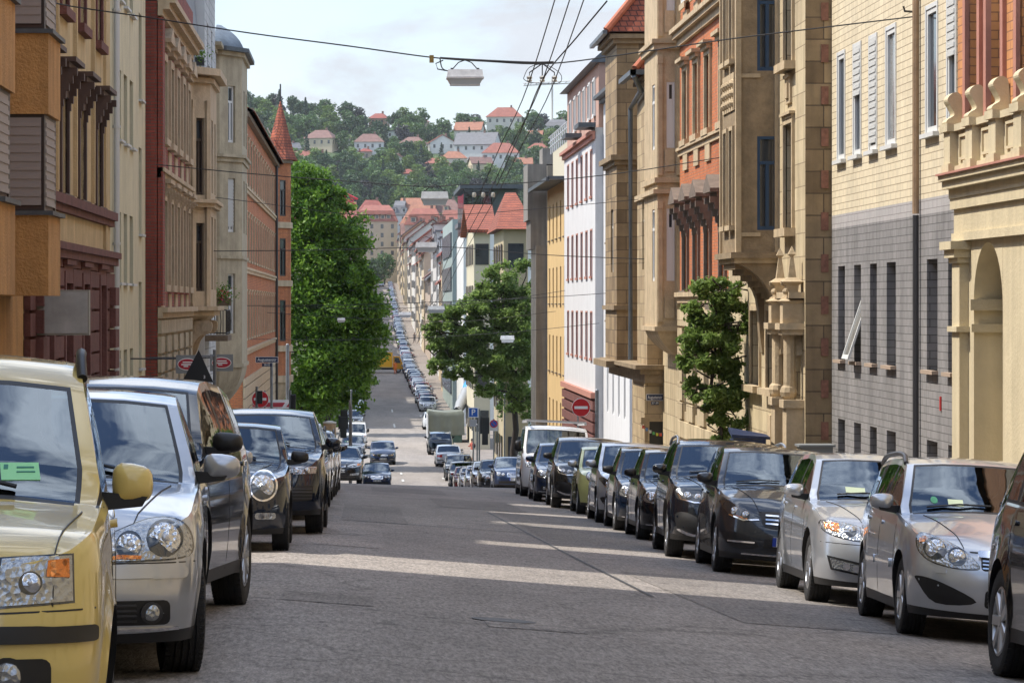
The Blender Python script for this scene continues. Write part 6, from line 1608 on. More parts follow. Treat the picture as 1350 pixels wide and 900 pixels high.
def far_house(name, label, cx, cy, zb, w, d, h, rh, wall, roof, rot=0., kind='gable', group=None, wins=True, chim=True, dorm=0):
    """box house with front (towards -y before rotation), eaves, roof, chimney and windows"""
    t = empty(name, (cx, cy, zb), label, 'house', group); t.rotation_euler = (0, 0, rot)
    def lb(fn, nm, m, par=t):
        mb = MB(); fn(mb); me = mb.mesh(nm, m); return mobj(nm, me, par)
    wm = mat('far_wall', wall, .85, var=.12, scale=.5)
    def wall_(mb):
        mb.box(-w/2, w/2, -d/2, d/2, -3, h)
        if kind == 'gable': mb.prism([(-w/2, h), (w/2, h), (0, h+rh*.97)], 'y', -d/2, d/2)
        elif kind == 'side': mb.prism([(-d/2, h), (d/2, h), (0, h+rh*.97)], 'x', -w/2, w/2)
    lb(wall_, 'wall', wm)
    e = .5
    def roof_(mb):
        if kind == 'gable':
            for s in (-1, 1):
                mb.hexa([(s*(w/2+e), -d/2-e, h-.25*0-e*rh/(w/2)), (s*(w/2+e), d/2+e, h-e*rh/(w/2)), (0, d/2+e, h+rh), (0, -d/2-e, h+rh)], [(s*(w/2+e), -d/2-e, h+.25-e*rh/(w/2)), (s*(w/2+e), d/2+e, h+.25-e*rh/(w/2)), (0, d/2+e, h+rh+.25), (0, -d/2-e, h+rh+.25)])
        elif kind == 'side':
            for s in (-1, 1):
                mb.hexa([(-w/2-e, s*(d/2+e), h-e*rh/(d/2)), (w/2+e, s*(d/2+e), h-e*rh/(d/2)), (w/2+e, 0, h+rh), (-w/2-e, 0, h+rh)], [(-w/2-e, s*(d/2+e), h+.25-e*rh/(d/2)), (w/2+e, s*(d/2+e), h+.25-e*rh/(d/2)), (w/2+e, 0, h+rh+.25), (-w/2-e, 0, h+rh+.25)])
        elif kind == 'hip':
            q = w*.22; mb.hexa([(-w/2-e, -d/2-e, h), (w/2+e, -d/2-e, h), (w/2+e, d/2+e, h), (-w/2-e, d/2+e, h)], [(-q, -.1, h+rh), (q, -.1, h+rh), (q, .1, h+rh), (-q, .1, h+rh)])
        elif kind == 'mansard':
            mb.hexa([(-w/2-.3, -d/2-.3, h), (w/2+.3, -d/2-.3, h), (w/2+.3, d/2+.3, h), (-w/2-.3, d/2+.3, h)], [(-w/2+1.3, -d/2+1.3, h+rh*.65), (w/2-1.3, -d/2+1.3, h+rh*.65), (w/2-1.3, d/2-1.3, h+rh*.65), (-w/2+1.3, d/2-1.3, h+rh*.65)])
            mb.hexa([(-w/2+1.3, -d/2+1.3, h+rh*.65), (w/2-1.3, -d/2+1.3, h+rh*.65), (w/2-1.3, d/2-1.3, h+rh*.65), (-w/2+1.3, d/2-1.3, h+rh*.65)], [(-w*.3, -.3, h+rh), (w*.3, -.3, h+rh), (w*.3, .3, h+rh), (-w*.3, .3, h+rh)])
        else: mb.box(-w/2-e, w/2+e, -d/2-e, d/2+e, h, h+.4)
    rf = lb(roof_, 'roof', roof)
    if chim and kind != 'flat': lb(lambda mb: mb.box(w*.15, w*.15+.8, -.4, .4, h+rh*.4, h+rh+1.0), 'chimney', mat('far_chimney', (.22, .13, .10), .8))
    for k in range(dorm):
        x = -w*.28+k*w*.56/max(1, dorm-1) if dorm > 1 else 0
        o = lb(lambda mb: mb.box(x-.8, x+.8, -d/2+.1, -d/2+2.6, h+rh*.12, h+rh*.12+1.7), 'dormer', wm); lb(lambda mb: mb.box(x-1, x+1, -d/2-.1, -d/2+2.8, h+rh*.12+1.7, h+rh*.12+1.9), 'roof', roof, o)
        lb(lambda mb: mb.box(x-.5, x+.5, -d/2+.03, -d/2+.12, h+rh*.12+.4, h+rh*.12+1.4), 'window', PANE, o)
    if wins:
        fl = max(1, int(h/3.1)); ncol = max(1, int(w/3.0)); pl = Plane((w/2, -d/2), (-w/2, -d/2))   # outward -y
        ms = window_meshes(1.1, 1.6, .0, FW); ms2 = window_meshes(.62, 1.5, .0, FW2)['pane']
        for i in range(fl):
            for j in range(ncol):
                x = -w/2+w*(j+.5)/ncol; o = mobj('window', ms2 if name == 'row_house' else ms['pane'], t, (x, -d/2-.05, h-2.5-3.1*i)); 
        if d > 5 and wins == 2:
            for s in (-1, 1):
                for i in range(fl):
                    for j in range(max(2, int(d/3))):
                        y = -d/2+d*(j+.5)/max(2, int(d/3)); o = mobj('window', ms['pane'], t, (s*(w/2+.05), y, h-2.5-3.1*i)); o.rotation_euler = (0, 0, rad(90))
    return t
def build_far():
    rnd = random.Random(7)
    # hill villas: px, py(ground), width px, roof idx, kind, wall idx, label
    V = [(666, 170, 50, 0, 'hip', 0, 'large cream villa with a broad red hipped roof high on the hill'), (619, 184, 38, 1, 'side', 0, 'cream villa with a bright orange roof beside the large red roofed villa'),
         (582, 200, 36, 0, 'gable', 2, 'white gabled house with a red roof in the middle of the hill'), (630, 208, 58, 3, 'side', 2, 'modern white villa with a dark solar panel roof on the hill'),
         (598, 221, 36, 1, 'hip', 0, 'cream house with a light orange hipped roof below the solar roofed villa'), (661, 218, 52, 0, 'hip', 2, 'wide house with a pinkish red roof right of the solar roofed villa'),
         (577, 226, 30, 0, 'hip', 3, 'small red roofed house low on the hill left of the orange hipped roof'), (688, 226, 28, 1, 'side', 2, 'orange roofed house at the right foot of the hill'),
         (545, 202, 36, 2, 'hip', 0, 'pale house with a flat pinkish brown roof left of the white gabled house'), (487, 201, 42, 2, 'hip', 2, 'white villa with a low brown roof left of centre on the hill'),
         (424, 196, 42, 2, 'hip', 4, 'long brown roofed house at the left of the hill'), (523, 216, 20, 2, 'gable', 0, 'little cream gable house in the trees under the white villa'),
         (470, 212, 20, 0, 'gable', 2, 'small white gable with a red roof left on the hill'), (482, 207, 16, 4, 'hip', 5, 'small brownish house just below the low brown roofed villa'),
         (500, 152, 26, 4, 'hip', 7, 'dark red roofed house on the ridge among tree tops'), (735, 178, 34, 3, 'mansard', 6, 'grey mansard house on the ridge at the right'),
         (421, 214, 22, 1, 'gable', 0, 'narrow cream gabled house on the lower left of the hill'), (382, 205, 26, 3, 'side', 2, 'long pale house at the far left of the hill'), (398, 215, 24, 0, 'side', 5, 'small red roofed house beside the narrow cream gable'),
         (519, 181, 20, 3, 'flat', 2, 'small white flat roofed house in the upper trees'), (557, 162, 16, 2, 'hip', 5, 'small brown roofed house on the upper slope'), (441, 136, 9, 4, 'hip', 5, 'tiny dark roof on the ridge at the left'),
         (633, 226, 30, 2, 'side', 4, 'brown roofed house under the solar roofed villa'), (652, 238, 20, 3, 'gable', 2, 'little white gabled house at the lower right of the hill'), (710, 205, 26, 0, 'hip', 0, 'cream house with a red roof behind the wires on the right'), (452, 190, 18, 0, 'hip', 0, 'tiny red roofed house between the two brown roofed villas'),
         (540, 236, 18, 4, 'side', 2, 'tiny dark red roofed house low in the woods above the end block'), (606, 244, 20, 2, 'gable', 0, 'tiny brown gabled house lowest on the hill'), (706, 186, 20, 1, 'side', 2, 'tiny orange roofed house below the ridge on the right'), (588, 172, 16, 3, 'hip', 6, 'tiny grey roofed house near the middle of the ridge')]
    spots = []
    for px, py, wp, ri, kd, wi, lab in V:
        p = on_hill(px, py); p.z = hill(p.x, p.y); s = F/p.y; w = wp/s; d = w*.7; h = w*.24+1.0; rh = w*.27 if kd != 'flat' else .4
        far_house('hillside_house', lab, p.x, p.y, p.z, w*.92, d, h, rh, WALLS[wi], ROOFS[ri], rnd.uniform(-.35, .35), kd, None, 2, True, 0)
        spots.append((p.x, p.y, w))
    M = {'d': leafmat('hill_leaf_dark', (.03, .07, .022), (.055, .11, .035), .15), 'm': leafmat('hill_leaf_mid', (.055, .12, .028), (.09, .165, .04), .2), 'l': leafmat('hill_leaf_light', (.10, .17, .035), (.16, .24, .05), .25), 'c': leafmat('hill_needles', (.018, .048, .024), (.03, .07, .032), .1), 'p': leafmat('hill_leaf_purple', (.03, .03, .035), (.05, .045, .05), .1)}
    ms = {'conifer': [hill_tree_mesh('conifer', s, [M['c'], BARK]) for s in (1, 2)], 'dark': [hill_tree_mesh('b', s, [M['d'], BARK]) for s in (3, 4)], 'mid': [hill_tree_mesh('b', s, [M['m'], BARK]) for s in (5, 6, 12)], 'light': [hill_tree_mesh('b', s, [M['l'], BARK]) for s in (7, 8)], 'purple': [hill_tree_mesh('b', 9, [M['p'], BARK])]}
    labs = {'conifer': 'dark pointed conifer among the broadleaf trees of the hill', 'dark': 'dark green round tree of the wooded hill', 'mid': 'mid green round tree of the wooded hill', 'light': 'light yellowish green tree of the wooded hill', 'purple': 'dark blue-purple leaved tree on the hill ridge'}
    cnt = 0; pts = []
    for r in range(19):
        py = 277-r*7.0
        for c in range(22):
            px = 322+c*20.5+(r % 2)*10+rnd.uniform(-5, 5); y = py+rnd.uniform(-3, 3)
            if y < interp(RIDGE, px)+1: continue
            pts.append((px, y))
    for px in range(325, 760, 15): pts.append((px+rnd.uniform(-4, 4), interp(RIDGE, px)+1.5))
    rnd.shuffle(pts)
    for px, py in pts:
        p = on_hill(px, py)
        if px > 470 and py > 262: pass
        bad = False
        for (x, y, w) in spots:
            if abs(p.x-x) < w*.55+1.5 and -w*.95-6 < p.y-y < w*.6+1: bad = True
        if bad or cnt >= 296: continue
        top = py < interp(RIDGE, px)+12
        k = rnd.choices(['conifer', 'dark', 'mid', 'light', 'purple'], [.14, .30, .36, .16, .04] if not top else [.09, .40, .33, .08, .10])[0]
        me = rnd.choice(ms[k]); s = rnd.uniform(.75, 1.15)*(.85 if k == 'conifer' and not top else 1)
        o = mobj('hill_tree', me, None, (p.x, p.y, hill(p.x, p.y)-.3)); o.rotation_euler = (0, 0, rnd.uniform(0, 6.28)); o.scale = (s*rnd.uniform(.95, 1.2), s*1.1, s*rnd.uniform(.85, 1.05)); tag(o, labs[k], 'tree', 'trees covering the hill: '+k); cnt += 1
    print('hill trees', cnt, len(pts))
    # undergrowth between the crowns
    mb = MB(); r2 = random.Random(3)
    for k in range(15000):
        px, t = r2.uniform(300, 780), r2.random(); yy = lerp(1105, 1398, t); X = (px-VX)/F*yy
        if any(abs(X-x) < w*.6 and -w-4 < yy-y < w*.6 for (x, y, w) in spots): continue
        leaf_quad(mb, Vector((X, yy, hill(X, yy)+r2.uniform(0, 3.2)*r2.random())), 1.1, r2, 0)
    o = mb.build('undergrowth', M['m'], None, recalc=False); tag(o, 'bushy green undergrowth between the trees of the hill', 'undergrowth', None, 'stuff')
    # ---- the distant street rows
    def row(side, Y0, Y1, hs):
        Y = Y0; i = 0
        while Y < Y1:
            L_ = rnd.uniform(13, 19); c = Y+L_/2; X = (kerbL(c)-3.2) if side == 'L' else kerbR(c)+interp([(190, 3.2), (260, 1.8), (400, 1.7), (1000, 1.4)], c)
            h = hs+rnd.uniform(-3.2, 2.6); X += rnd.uniform(0, .9); dpt = 11; s = -1 if side == 'L' else 1
            wi = rnd.choice([0, 0, 2, 2, 4, 6, 5, 1, 3, 8]); ri = rnd.choice([0, 0, 1, 2, 4, 3])
            rn = ['red', 'orange', 'brown', 'grey', 'maroon'][ri]; sd = 'left' if side == 'L' else 'right'
            wn = ['cream', 'sand coloured', 'white', 'brownish', 'yellowish', 'grey brown', 'light grey', 'brick red', 'ochre'][wi]
            t = far_house('row_house', f'{wn} {rn}-roofed terrace house, number {i+1} from the near end, distant {sd} row', X+s*dpt/2, c, ground_z(X, c), L_-.1, dpt, h, 4.2, WALLS[wi], ROOFS[ri], rad(-90 if side == 'R' else 90), 'side', f'terrace houses of the distant {sd} row', 1, True, 0 if Y > 420 else 2)
            # street front is local -y: rotate so that it looks at the street
            Y += L_; i += 1
    row('R', 345, 1040, 15); row('L', 262, 1040, 15)
    # named mid-distance buildings on the right
    g = lambda X, Y: ground_z(X, Y)
    def blk(name, label, px0, px1, Y, D, pytop, rh, wall, roof, kind, wins=2, dorm=0):
        a, b = P(px0, pytop, Y), P(px1, pytop, Y); w = b.x-a.x; zb = g(a.x, Y)
        return far_house(name, label, (a.x+b.x)/2, Y+D/2, zb, w, D, a.z-zb, rh, wall, roof, 0, kind, None, wins, False, dorm)
    blk('red_roof_house', 'beige house with a steep orange-red tiled roof behind the concrete building', 664, 696, 195, 14, 302, 2.6, (.42, .35, .22), ROOFR, 'hip')
    blk('orange_roof_house', 'pale beige house with an orange tiled roof left of the steep red roof', 625, 646, 226, 16, 305, 2.0, (.52, .46, .33), ROOFR, 'side', 2)
    # glass roof pavilion
    a, b = P(611, 244, 262), P(690, 244, 262); zb = g(a.x, 262)
    t = empty('glass_topped_building', ((a.x+b.x)/2, 266, zb), 'modern building with a dark glass upper floor under a thin flat roof', 'building')
    mb = MB(); mb.box(a.x, a.x+6, 262, 280, zb, 6.0); mb.build('wall', mat('far_wall', WALLS[2], .85, var=.12, scale=.5), t)
    mb = MB(); mb.box(a.x+.05, a.x+2.4, 262.1, 279, 6.0, 9.9); mb.build('glass_storey', glassmat('green_glass', (.35, .45, .42), 1.6), t)
    for k in range(4):
        mb = MB(); mb.box(a.x+k*.75, a.x+k*.75+.06, 261.95, 262.05, 6, 9.9); mb.box(a.x, a.x+2.4, 261.95, 262.05, 6+k*1.2, 6.06+k*1.2); mb.build('glazing_bar', DARKM, t)
    mb = MB(); mb.box(a.x-.3, b.x, 261.5, 280, 9.9, 10.25); mb.build('roof', SLATE, t)
    mb = MB(); mb.box(a.x+2.5, b.x-.4, 263, 279, 6, 9.85); mb.build('rear_block', mat('dark_cladding', (.10, .12, .12), .6), t)
    # grey panel building
    X = 8.6; t = empty('grey_panel_building', (X+5, 300, g(X, 300)), 'modern grey and green panelled building with dark window bands', 'building')
    pg = mat('green_grey_panels', (.30, .36, .34), .6, var=.1, scale=.3); mb = MB(); mb.box(X+.15, X+10, 288, 322, g(X, 300), 8.0); mb.build('wall', pg, t)
    for k in range(5):
        mb = MB(); mb.box(X+.02, X+.16, 290, 320, 4.6-k*3.3, 6.8-k*3.3); mb.build('window_band', mat('dark_blue_glass', (.05, .07, .09), .2), t)
    far_house('row_house', 'brownish old house with dark red roof next to the grey panelled building', X+6, 333, g(X, 333), 18, 11, 15.5, 4.5, WALLS[3], ROOFS[4], rad(-90), 'side', None, 1, True, 3)
    # white low house walls between
    blk('white_house', 'white plastered house wall between the tree and the grey panelled building', 611, 626, 268, 8, 300, .4, WALLS[2], ROOFS[3], 'flat', 0)
    # end of the street
    e = P(470, 292, 1065); f_ = P(524, 292, 1065)
    blk('end_building', 'large beige corner block with a red mansard roof closing the end of the street', 470, 524, 1065, 16, 292, 6.0, (.42, .35, .26), ROOFS[0], 'mansard', 1, 5)
    for k in range(3):
        blk('end_house', ['cream tall house left of the block at the street end', 'ochre tall house right of the block at the street end', 'sand coloured tall house behind the distant right row'][k], [436, 528, 574][k], [468, 572, 620][k], [1080, 1055, 1000][k], 14, [300, 296, 300][k], 6, WALLS[[0, 8, 4][k]], ROOFS[[4, 1, 0][k]], ['side', 'hip', 'hip'][k], 1, 4)
    # roofscape behind
    sp = [(455, 285, 26, 0), (490, 282, 38, 4), (528, 283, 24, 3), (552, 280, 44, 1), (590, 281, 40, 2), (560, 297, 50, 0), (612, 290, 36, 0), (640, 292, 36, 4), (436, 280, 24, 1), (418, 274, 26, 4), (400, 276, 22, 0), (575, 310, 40, 4), (545, 318, 30, 2), (668, 286, 30, 1)]
    for i, (px, py, wp, ri) in enumerate(sp):
        Y = 1095+i*2.2 if py < 295 else 900; p = P(px, py, Y); w = wp/F*Y; zb = g(p.x, Y)
        far_house('town_house', f"{['red', 'orange', 'brown', 'grey', 'dark red'][ri]} roofed town house below the hill, {['at the left end', 'above the end block', 'right of the end block', 'over the street end', 'above the right row', 'by the orange roofs', 'behind the right row', 'beside the glass storey', 'near the red crane', 'left of the red crane', 'far left behind the tree', 'over the right row roofs', 'beyond the right row chimneys', 'behind the red tiled roof'][i]}", p.x, Y, zb, w, 11, p.z-zb, 5.0, WALLS[i % 9], ROOFS[ri], rnd.uniform(-.2, .2), ['side', 'hip', 'mansard'][i % 3], None, 1, True, i % 3)
    # red tower crane by the left
    Y = 640; c = P(447, 262, Y); RC = mat('crane_red', (.62, .04, .07), .5)
    t = empty('red_crane', (c.x, Y, ground_z(c.x, Y)), 'bright red crane top rising above the roofs beside the left tree', 'crane')
    def lat(a, b, s, m=RC, nm='jib'):
        mb = MB(); a, b = Vector(a), Vector(b); n = int((b-a).length/1.6); u = Vector((0, 1, 0)); w_ = (b-a).normalized().cross(u)
        co = [u*s+w_*s, u*-s+w_*s, u*-s-w_*s, u*s-w_*s]
        for q in co: mb.tube([a+q, b+q], .16, 5)
        for k in range(n):
            p0, p1 = a.lerp(b, k/n), a.lerp(b, (k+1)/n)
            for i in range(4): mb.tube([p0+co[i], p1+co[(i+1) % 4]], .10, 4)
        mb.build(nm, m, t)
    lat((c.x, Y, ground_z(c.x, Y)), (c.x, Y, c.z+1), .9, RC, 'mast'); a = P(424, 243, Y); b = P(446, 254, Y); lat(a, b, .7); lat(b, P(470, 266, Y), .6, RC, 'counter_jib')
    mb = MB(); mb.box(c.x-1.6, c.x+1.6, Y-1, Y+1, c.z-1, c.z+1.4); mb.build('cab', RC, t); mb = MB(); mb.box(c.x-3.4, c.x-1.9, Y-1.3, Y+1, c.z-2.8, c.z-.6); mb.build('counterweight', RC, t)
    # pale far crane above the ridge
    Y = 1900; t = empty('distant_crane', P(720, 165, Y), 'very faint pale tower crane far beyond the ridge', 'crane'); mb = MB(); a, b = P(690, 113, Y), P(752, 110, Y)
    mb.tube([a, b], .35, 4); mb.tube([P(690, 110, Y), P(752, 107, Y)], .25, 4)
    for k in range(16): mb.tube([a.lerp(b, k/16), (a.lerp(b, (k+1)/16))+Vector((0, 0, 1.4*((k+1) % 2)))], .2, 4)
    mb.build('jib', mat('pale_crane', (.5, .45, .42), .7), t); mb = MB(); mb.tube([P(728, 190, Y), P(728, 104, Y)], .6, 4); mb.build('mast', mat('pale_crane', (.5, .45, .42), .7), t)
    # street trees at the far end
    tm = ms['mid'][0]; tm2 = ms['dark'][0]
    for k, (px, py, Y, s) in enumerate(((507, 346, 1030, 1.1), (492, 358, 1020, .9), (478, 345, 1025, .8), (500, 362, 1005, .6))):
        p = P(px, py, Y); o = mobj('street_tree', tm2 if k % 2 else tm, None, (p.x, Y, ground_z(p.x, Y))); o.scale = (s, s, s); tag(o, ['dark tree in front of the large end block', 'green tree left of the dark tree at the street end', 'leftmost green tree at the street end', 'lowest small tree at the end of the street'][k], 'tree')
# ---------------------------------------------------------------- far cars
def merge_car(root, name='parked_car'):
    kids = [o for o in bpy.data.objects if o.parent == root or (o.parent and o.parent.parent == root)]
    mb = MB(); mats = []
    bpy.context.view_layer.update()
    for o in kids:
        if o.type != 'MESH': continue
        base = len(mb.v); M = o.matrix_world; sl = []
        for m in o.data.materials:
            if m not in mats: mats.append(m)
            sl.append(mats.index(m))
        mb.v += [tuple(M @ v.co) for v in o.data.vertices]
        for p in o.data.polygons: mb.f.append(tuple(base+i for i in p.vertices)); mb.m.append(sl[p.material_index])
    me = mb.mesh(name, mats, 38)
    for o in kids: bpy.data.objects.remove(o)
    bpy.data.objects.remove(root); return me
def cars_far():
    rnd = random.Random(21); lite = []
    for sp, pt in ((spec_hatch, SILVER), (spec_wagon, DBLUE), (spec_mpv, CHAR), (spec_hatch, BLACKP), (spec_wagon, LSILV), (spec_crossover, GREYC), (spec_mini, WHITEC), (spec_hatch, RED_), (spec_mpv, BLUEBLK), (spec_wagon, GREYC)):
        s = dict(sp(pt)); s['detail'] = 0; lite.append(merge_car(make_car(s)))
    def put(X, Y, lab, grp, facing=1, cat='car'):
        if rnd.random() < .10: return
        me = rnd.choice(lite); X += rnd.uniform(-.12, .12); Y += rnd.uniform(-.5, .5); o = mobj('parked_car', me); place(o, X+.9 if 1 else X, Y, 'L', 1.8, (cen(Y+8)-cen(Y-8))/16, facing); tag(o, lab, cat, grp)
    # right row beyond the container, seen along the kerb
    Y = 292
    while Y < 470:
        put(interp([(280, 5.5), (330, 5.7), (400, 5.6), (470, 6.0)], Y)+.9-.0, Y, 'small car in the kerb row right of the road beyond the tarpaulin container', 'cars beyond the tarpaulin container'); Y += 5.9
    Y = 480
    while Y < 1000:
        put(interp([(470, 6.0), (600, 6.6), (1000, 9.1)], Y)+.9, Y, 'tiny distant car in the long row on the right of the climbing street', 'tiny cars of the distant right row'); Y += 6.3
    Y = 640
    while Y < 1000:
        put(interp([(470, .8), (1000, 2.4)], Y)-.9, Y, 'tiny distant car in the row on the left of the climbing street', 'tiny cars of the distant left row'); Y += 6.3
    Y = 262
    while Y < 400:
        put(interp([(205, -.9), (400, -.1)], Y)-.0, Y, 'small car of the left row beside the tree trunks', 'small cars of the left row by the trees'); Y += 6.2
    # individually described ones on the left beyond the crossing
    for sp, pt, lab, X, Y in ((spec_hatch, GREYC, 'grey car in the left row just beyond the black saloon', .05, 196), (spec_mpv, BLACKP, 'black car in the left row in front of the small grey one', .2, 203), (spec_wagon, CHAR, 'dark grey car in the left row in front of the white van', .35, 218)):
        r = make_car(dict(sp(pt), detail=1)); tag(r, lab, 'car'); place(r, X, Y, 'L', 1.76, 0)
    r = make_car(dict(spec_van(WHITEC), detail=1)); tag(r, 'white delivery van parked on the left under the trees', 'van'); place(r, .5, 230, 'L', 1.9, 0)
    r = make_car(dict(spec_wagon(WHITEC), detail=1)); tag(r, 'white car with red and pink rear seen above the tarpaulin container', 'car'); place(r, 5.3+1.75, 262, 'L', 1.75, 0, -1)
    r = make_car(dict(spec_hatch(DBLUE), detail=1)); tag(r, 'dark blue car coming down the far end of the street', 'car'); place(r, 6.0, 985, 'R', 1.76, 0)
# ---------------------------------------------------------------- wires, lamps, signs
STEEL = mat('galvanised_steel', (.22, .23, .24), .45, .6, var=.2, scale=5)
WIREM = mat('cable_black', (.03, .03, .032), .6)
LAMPB = mat('lamp_housing', (.75, .76, .75), .5, .2, var=.2, scale=6)
LAMPL = mat('lamp_cover', (.60, .68, .74), .15, coat=1)
PORC = mat('porcelain', (.6, .58, .52), .3)
def cable(name, label, pix, Y, r=.012, cat='cable', grp=None, par=None):
    """pix: list of (px, py[, Y])"""
    pts = [P(p[0], p[1], p[2] if len(p) > 2 else Y) for p in pix]
    pts = [Vector(q) for q in catmull([tuple(p) for p in pts], 5, False)]
    mb = MB(); mb.tube(pts, r, 6); o = mb.build(name, WIREM, par)
    if not par: tag(o, label, cat, grp)
    return o
def span_lamp(label, px, py, Y, w=.59, h=.26):
    c = P(px, py, Y); t = empty('street_lamp', c, label, 'street lamp', 'lamps hung on wires over the street')
    def bx(mb, z0, z1, s0, s1, d0, d1): mb.hexa([(c.x-w/2*s0, c.y-d0, z0), (c.x+w/2*s0, c.y-d0, z0), (c.x+w/2*s0, c.y+d0, z0), (c.x-w/2*s0, c.y+d0, z0)], [(c.x-w/2*s1, c.y-d1, z1), (c.x+w/2*s1, c.y-d1, z1), (c.x+w/2*s1, c.y+d1, z1), (c.x-w/2*s1, c.y+d1, z1)])
    mb = MB(); bx(mb, c.z-.0, c.z+h*.5, 1., .94, .16, .13); mb.box(c.x-w*.51, c.x+w*.51, c.y-.17, c.y+.17, c.z-.018, c.z+.012); mb.build('housing', LAMPB, t)
    mb = MB(); bx(mb, c.z-h*.42, c.z-.018, .80, .97, .11, .155); mb.build('lamp_shade', LAMPL, t)
    mb = MB(); bx(mb, c.z-h*.47, c.z-h*.42, .82, .82, .12, .12); mb.build('cover_frame', LAMPB, t)
    mb = MB()
    for s in (-.36, .36): mb.tube([(c.x+s*w, c.y, c.z+h*.5), (c.x+s*w*.5, c.y, c.z+h*.5+.12), (c.x, c.y, c.z+h*.5+.16)], .009, 5); mb.box(c.x+s*w-.02, c.x+s*w+.02, c.y-.02, c.y+.02, c.z+h*.3, c.z+h*.62)
    mb.tube([(c.x-w*.5, c.y, c.z+h*.45), (c.x-w*.75, c.y, c.z+h*.55), (c.x-w*.8, c.y, c.z+h*.9), (c.x-w*.6, c.y, c.z+h*1.1)], .010, 5)
    mb.build('hanger', WIREM, t)
def build_wires():
    Y = 49.2
    cable('span_wire', 'long black wire carrying the nearest hanging lamp across the top of the street', [(40, -12, 46), (75, 5), (200, 24), (330, 44), (460, 61), (570, 76), (640, 81), (725, 84), (830, 71), (960, 52), (1090, 36), (1207, 22)], Y, .012, grp=None)
    cable('power_cable', 'short thicker cable running beside the nearest hanging lamp', [(580, 77), (583, 90), (592, 94), (600, 92)], Y-.05, .010)
    cable('power_cable', 'thicker cable lashed to the wire between the nearest lamp and the insulators', [(580, 76.5), (640, 80), (700, 82.5), (730, 82)], Y-.05, .017)
    mb = MB(); p = P(569, 78, Y); mb.box(p.x-.035, p.x+.035, Y-.03, Y+.03, p.z-.06, p.z+.06); tag(mb.build('wire_clamp', mat('brass_clamp', (.35, .25, .08), .5, .5), None), 'small brass coloured clamp on the near wire left of the lamp', 'clamp')
    span_lamp('boxy grey lamp nearest the viewer, hanging top centre over the street', 613, 103, Y)
    span_lamp('second hanging lamp in front of the wooded hill', 573, 262, 69, .62, .32)
    span_lamp('third hanging lamp above the distant roofs', 562, 326, 89, .62, .30)
    span_lamp('hanging lamp over the far street, right one of the low pair', 575, 408, 109, .62, .26)
    span_lamp('small hanging lamp over the far street, left one of the low pair', 534, 415, 150, .62, .28)
    span_lamp('white lamp hanging in front of the right-hand tree', 669, 447, 128, .58, .3)
    span_lamp('tiny white lamp in front of the left-hand tree', 450, 422, 160, .42, .24)
    cable('span_wire', 'second cross wire passing over the second lamp', [(206, 217), (330, 229), (470, 240), (560, 246), (600, 244), (690, 241), (820, 228), (960, 206)], 69, .012)
    cable('span_wire', 'third cross wire, dark, passing above the third lamp', [(258, 331), (400, 330), (520, 327), (600, 326), (720, 336), (864, 342)], 89, .013)
    cable('span_wire', 'thin wire just below the second cross wire on the left', [(250, 256), (330, 266), (385, 273), (470, 283), (590, 283), (700, 276), (852, 262)], 90, .010)
    cable('span_wire', 'low wire carrying the right one of the low pair of lamps', [(300, 403), (450, 402), (575, 398), (700, 393), (820, 385)], 109, .012)
    cable('span_wire', 'low wire carrying the left one of the low pair of lamps', [(345, 404), (450, 406), (534, 406), (640, 398), (745, 383)], 150, .014)
    cable('span_wire', 'wire carrying the white lamp before the right-hand tree', [(330, 447), (500, 447), (669, 438), (790, 426)], 128, .012)
    cable('span_wire', 'wire carrying the tiny lamp before the left-hand tree', [(352, 412), (450, 418), (600, 424), (735, 410)], 160, .014)
    # insulators and line bundle
    xs = [(698, 2.74), (715, 2.95), (731, 3.15)]
    for i, (px, X) in enumerate(xs):
        c = P(px, 104, Y); t = empty('insulator', c, ['left', 'middle', 'right'][i]+' white porcelain insulator under the near cross wire', 'insulator', None)
        mb = MB(); mb.lathe([(.001, -.05), (.035, -.05), (.045, -.03), (.03, -.01), (.045, .01), (.045, .03), (.02, .05), (.001, .05)], tuple(c), 'z', 12); mb.build('body', PORC, t, 50)
        mb = MB(); mb.tube([c, c+Vector((0, 0, .10)), P(715, 84, Y)], .01, 5); mb.build('hook', WIREM, t)
        pts = [(X+.0, 24, 6.3), (X, 36, 5.05), (c.x, Y, c.z-.04), (X-.02, 59, 3.05), (X-.05, 69, 2.45), (X-.08, 89, 1.5), (X-.1, 109, .4), (X-.15, 150, -2)]
        mb = MB(); mb.tube([Vector(q) for q in catmull([tuple(p) for p in pts], 5, False)], .009, 6); o = mb.build('line_cable', WIREM, None); tag(o, ['left', 'middle', 'right'][i]+' of the three line cables running along the street to the hill', 'cable')
    cable('line_cable', 'outermost cable of the bundle, climbing to the gable at the upper right', [(655, 245, 69), (690, 165, 58), (716, 104, 49.3), (760, 50, 42), (800, 2, 38)], Y, .011)
    cable('guy_cable', 'curved loop cable around the near insulators', [(690, 104), (697, 90), (713, 85), (729, 90), (740, 100), (735, 110), (700, 109), (690, 104)], Y-.05, .006)
    for i, px in enumerate((625, 637, 650)):
        c = P(px, 257, 69); mb = MB(); mb.lathe([(.001, -.06), (.04, -.05), (.05, 0), (.04, .05), (.001, .06)], tuple(c), 'z', 10); o = mb.build('insulator', PORC, None, 50); tag(o, ['left', 'middle', 'right'][i]+' one of the three small insulators in front of the glass topped building', 'insulator')
def post(mb, x, y, z0_, z1, r=.03): mb.tube([(x, y, z0_), (x, y, z1)], r, 10)
def disc(mb, c, r, y0, y1, m=0, n=28): mb.lathe([(.0005, y0), (r, y0), (r, y1), (.0005, y1)], (c.x, c.y, c.z), 'y', n, m)
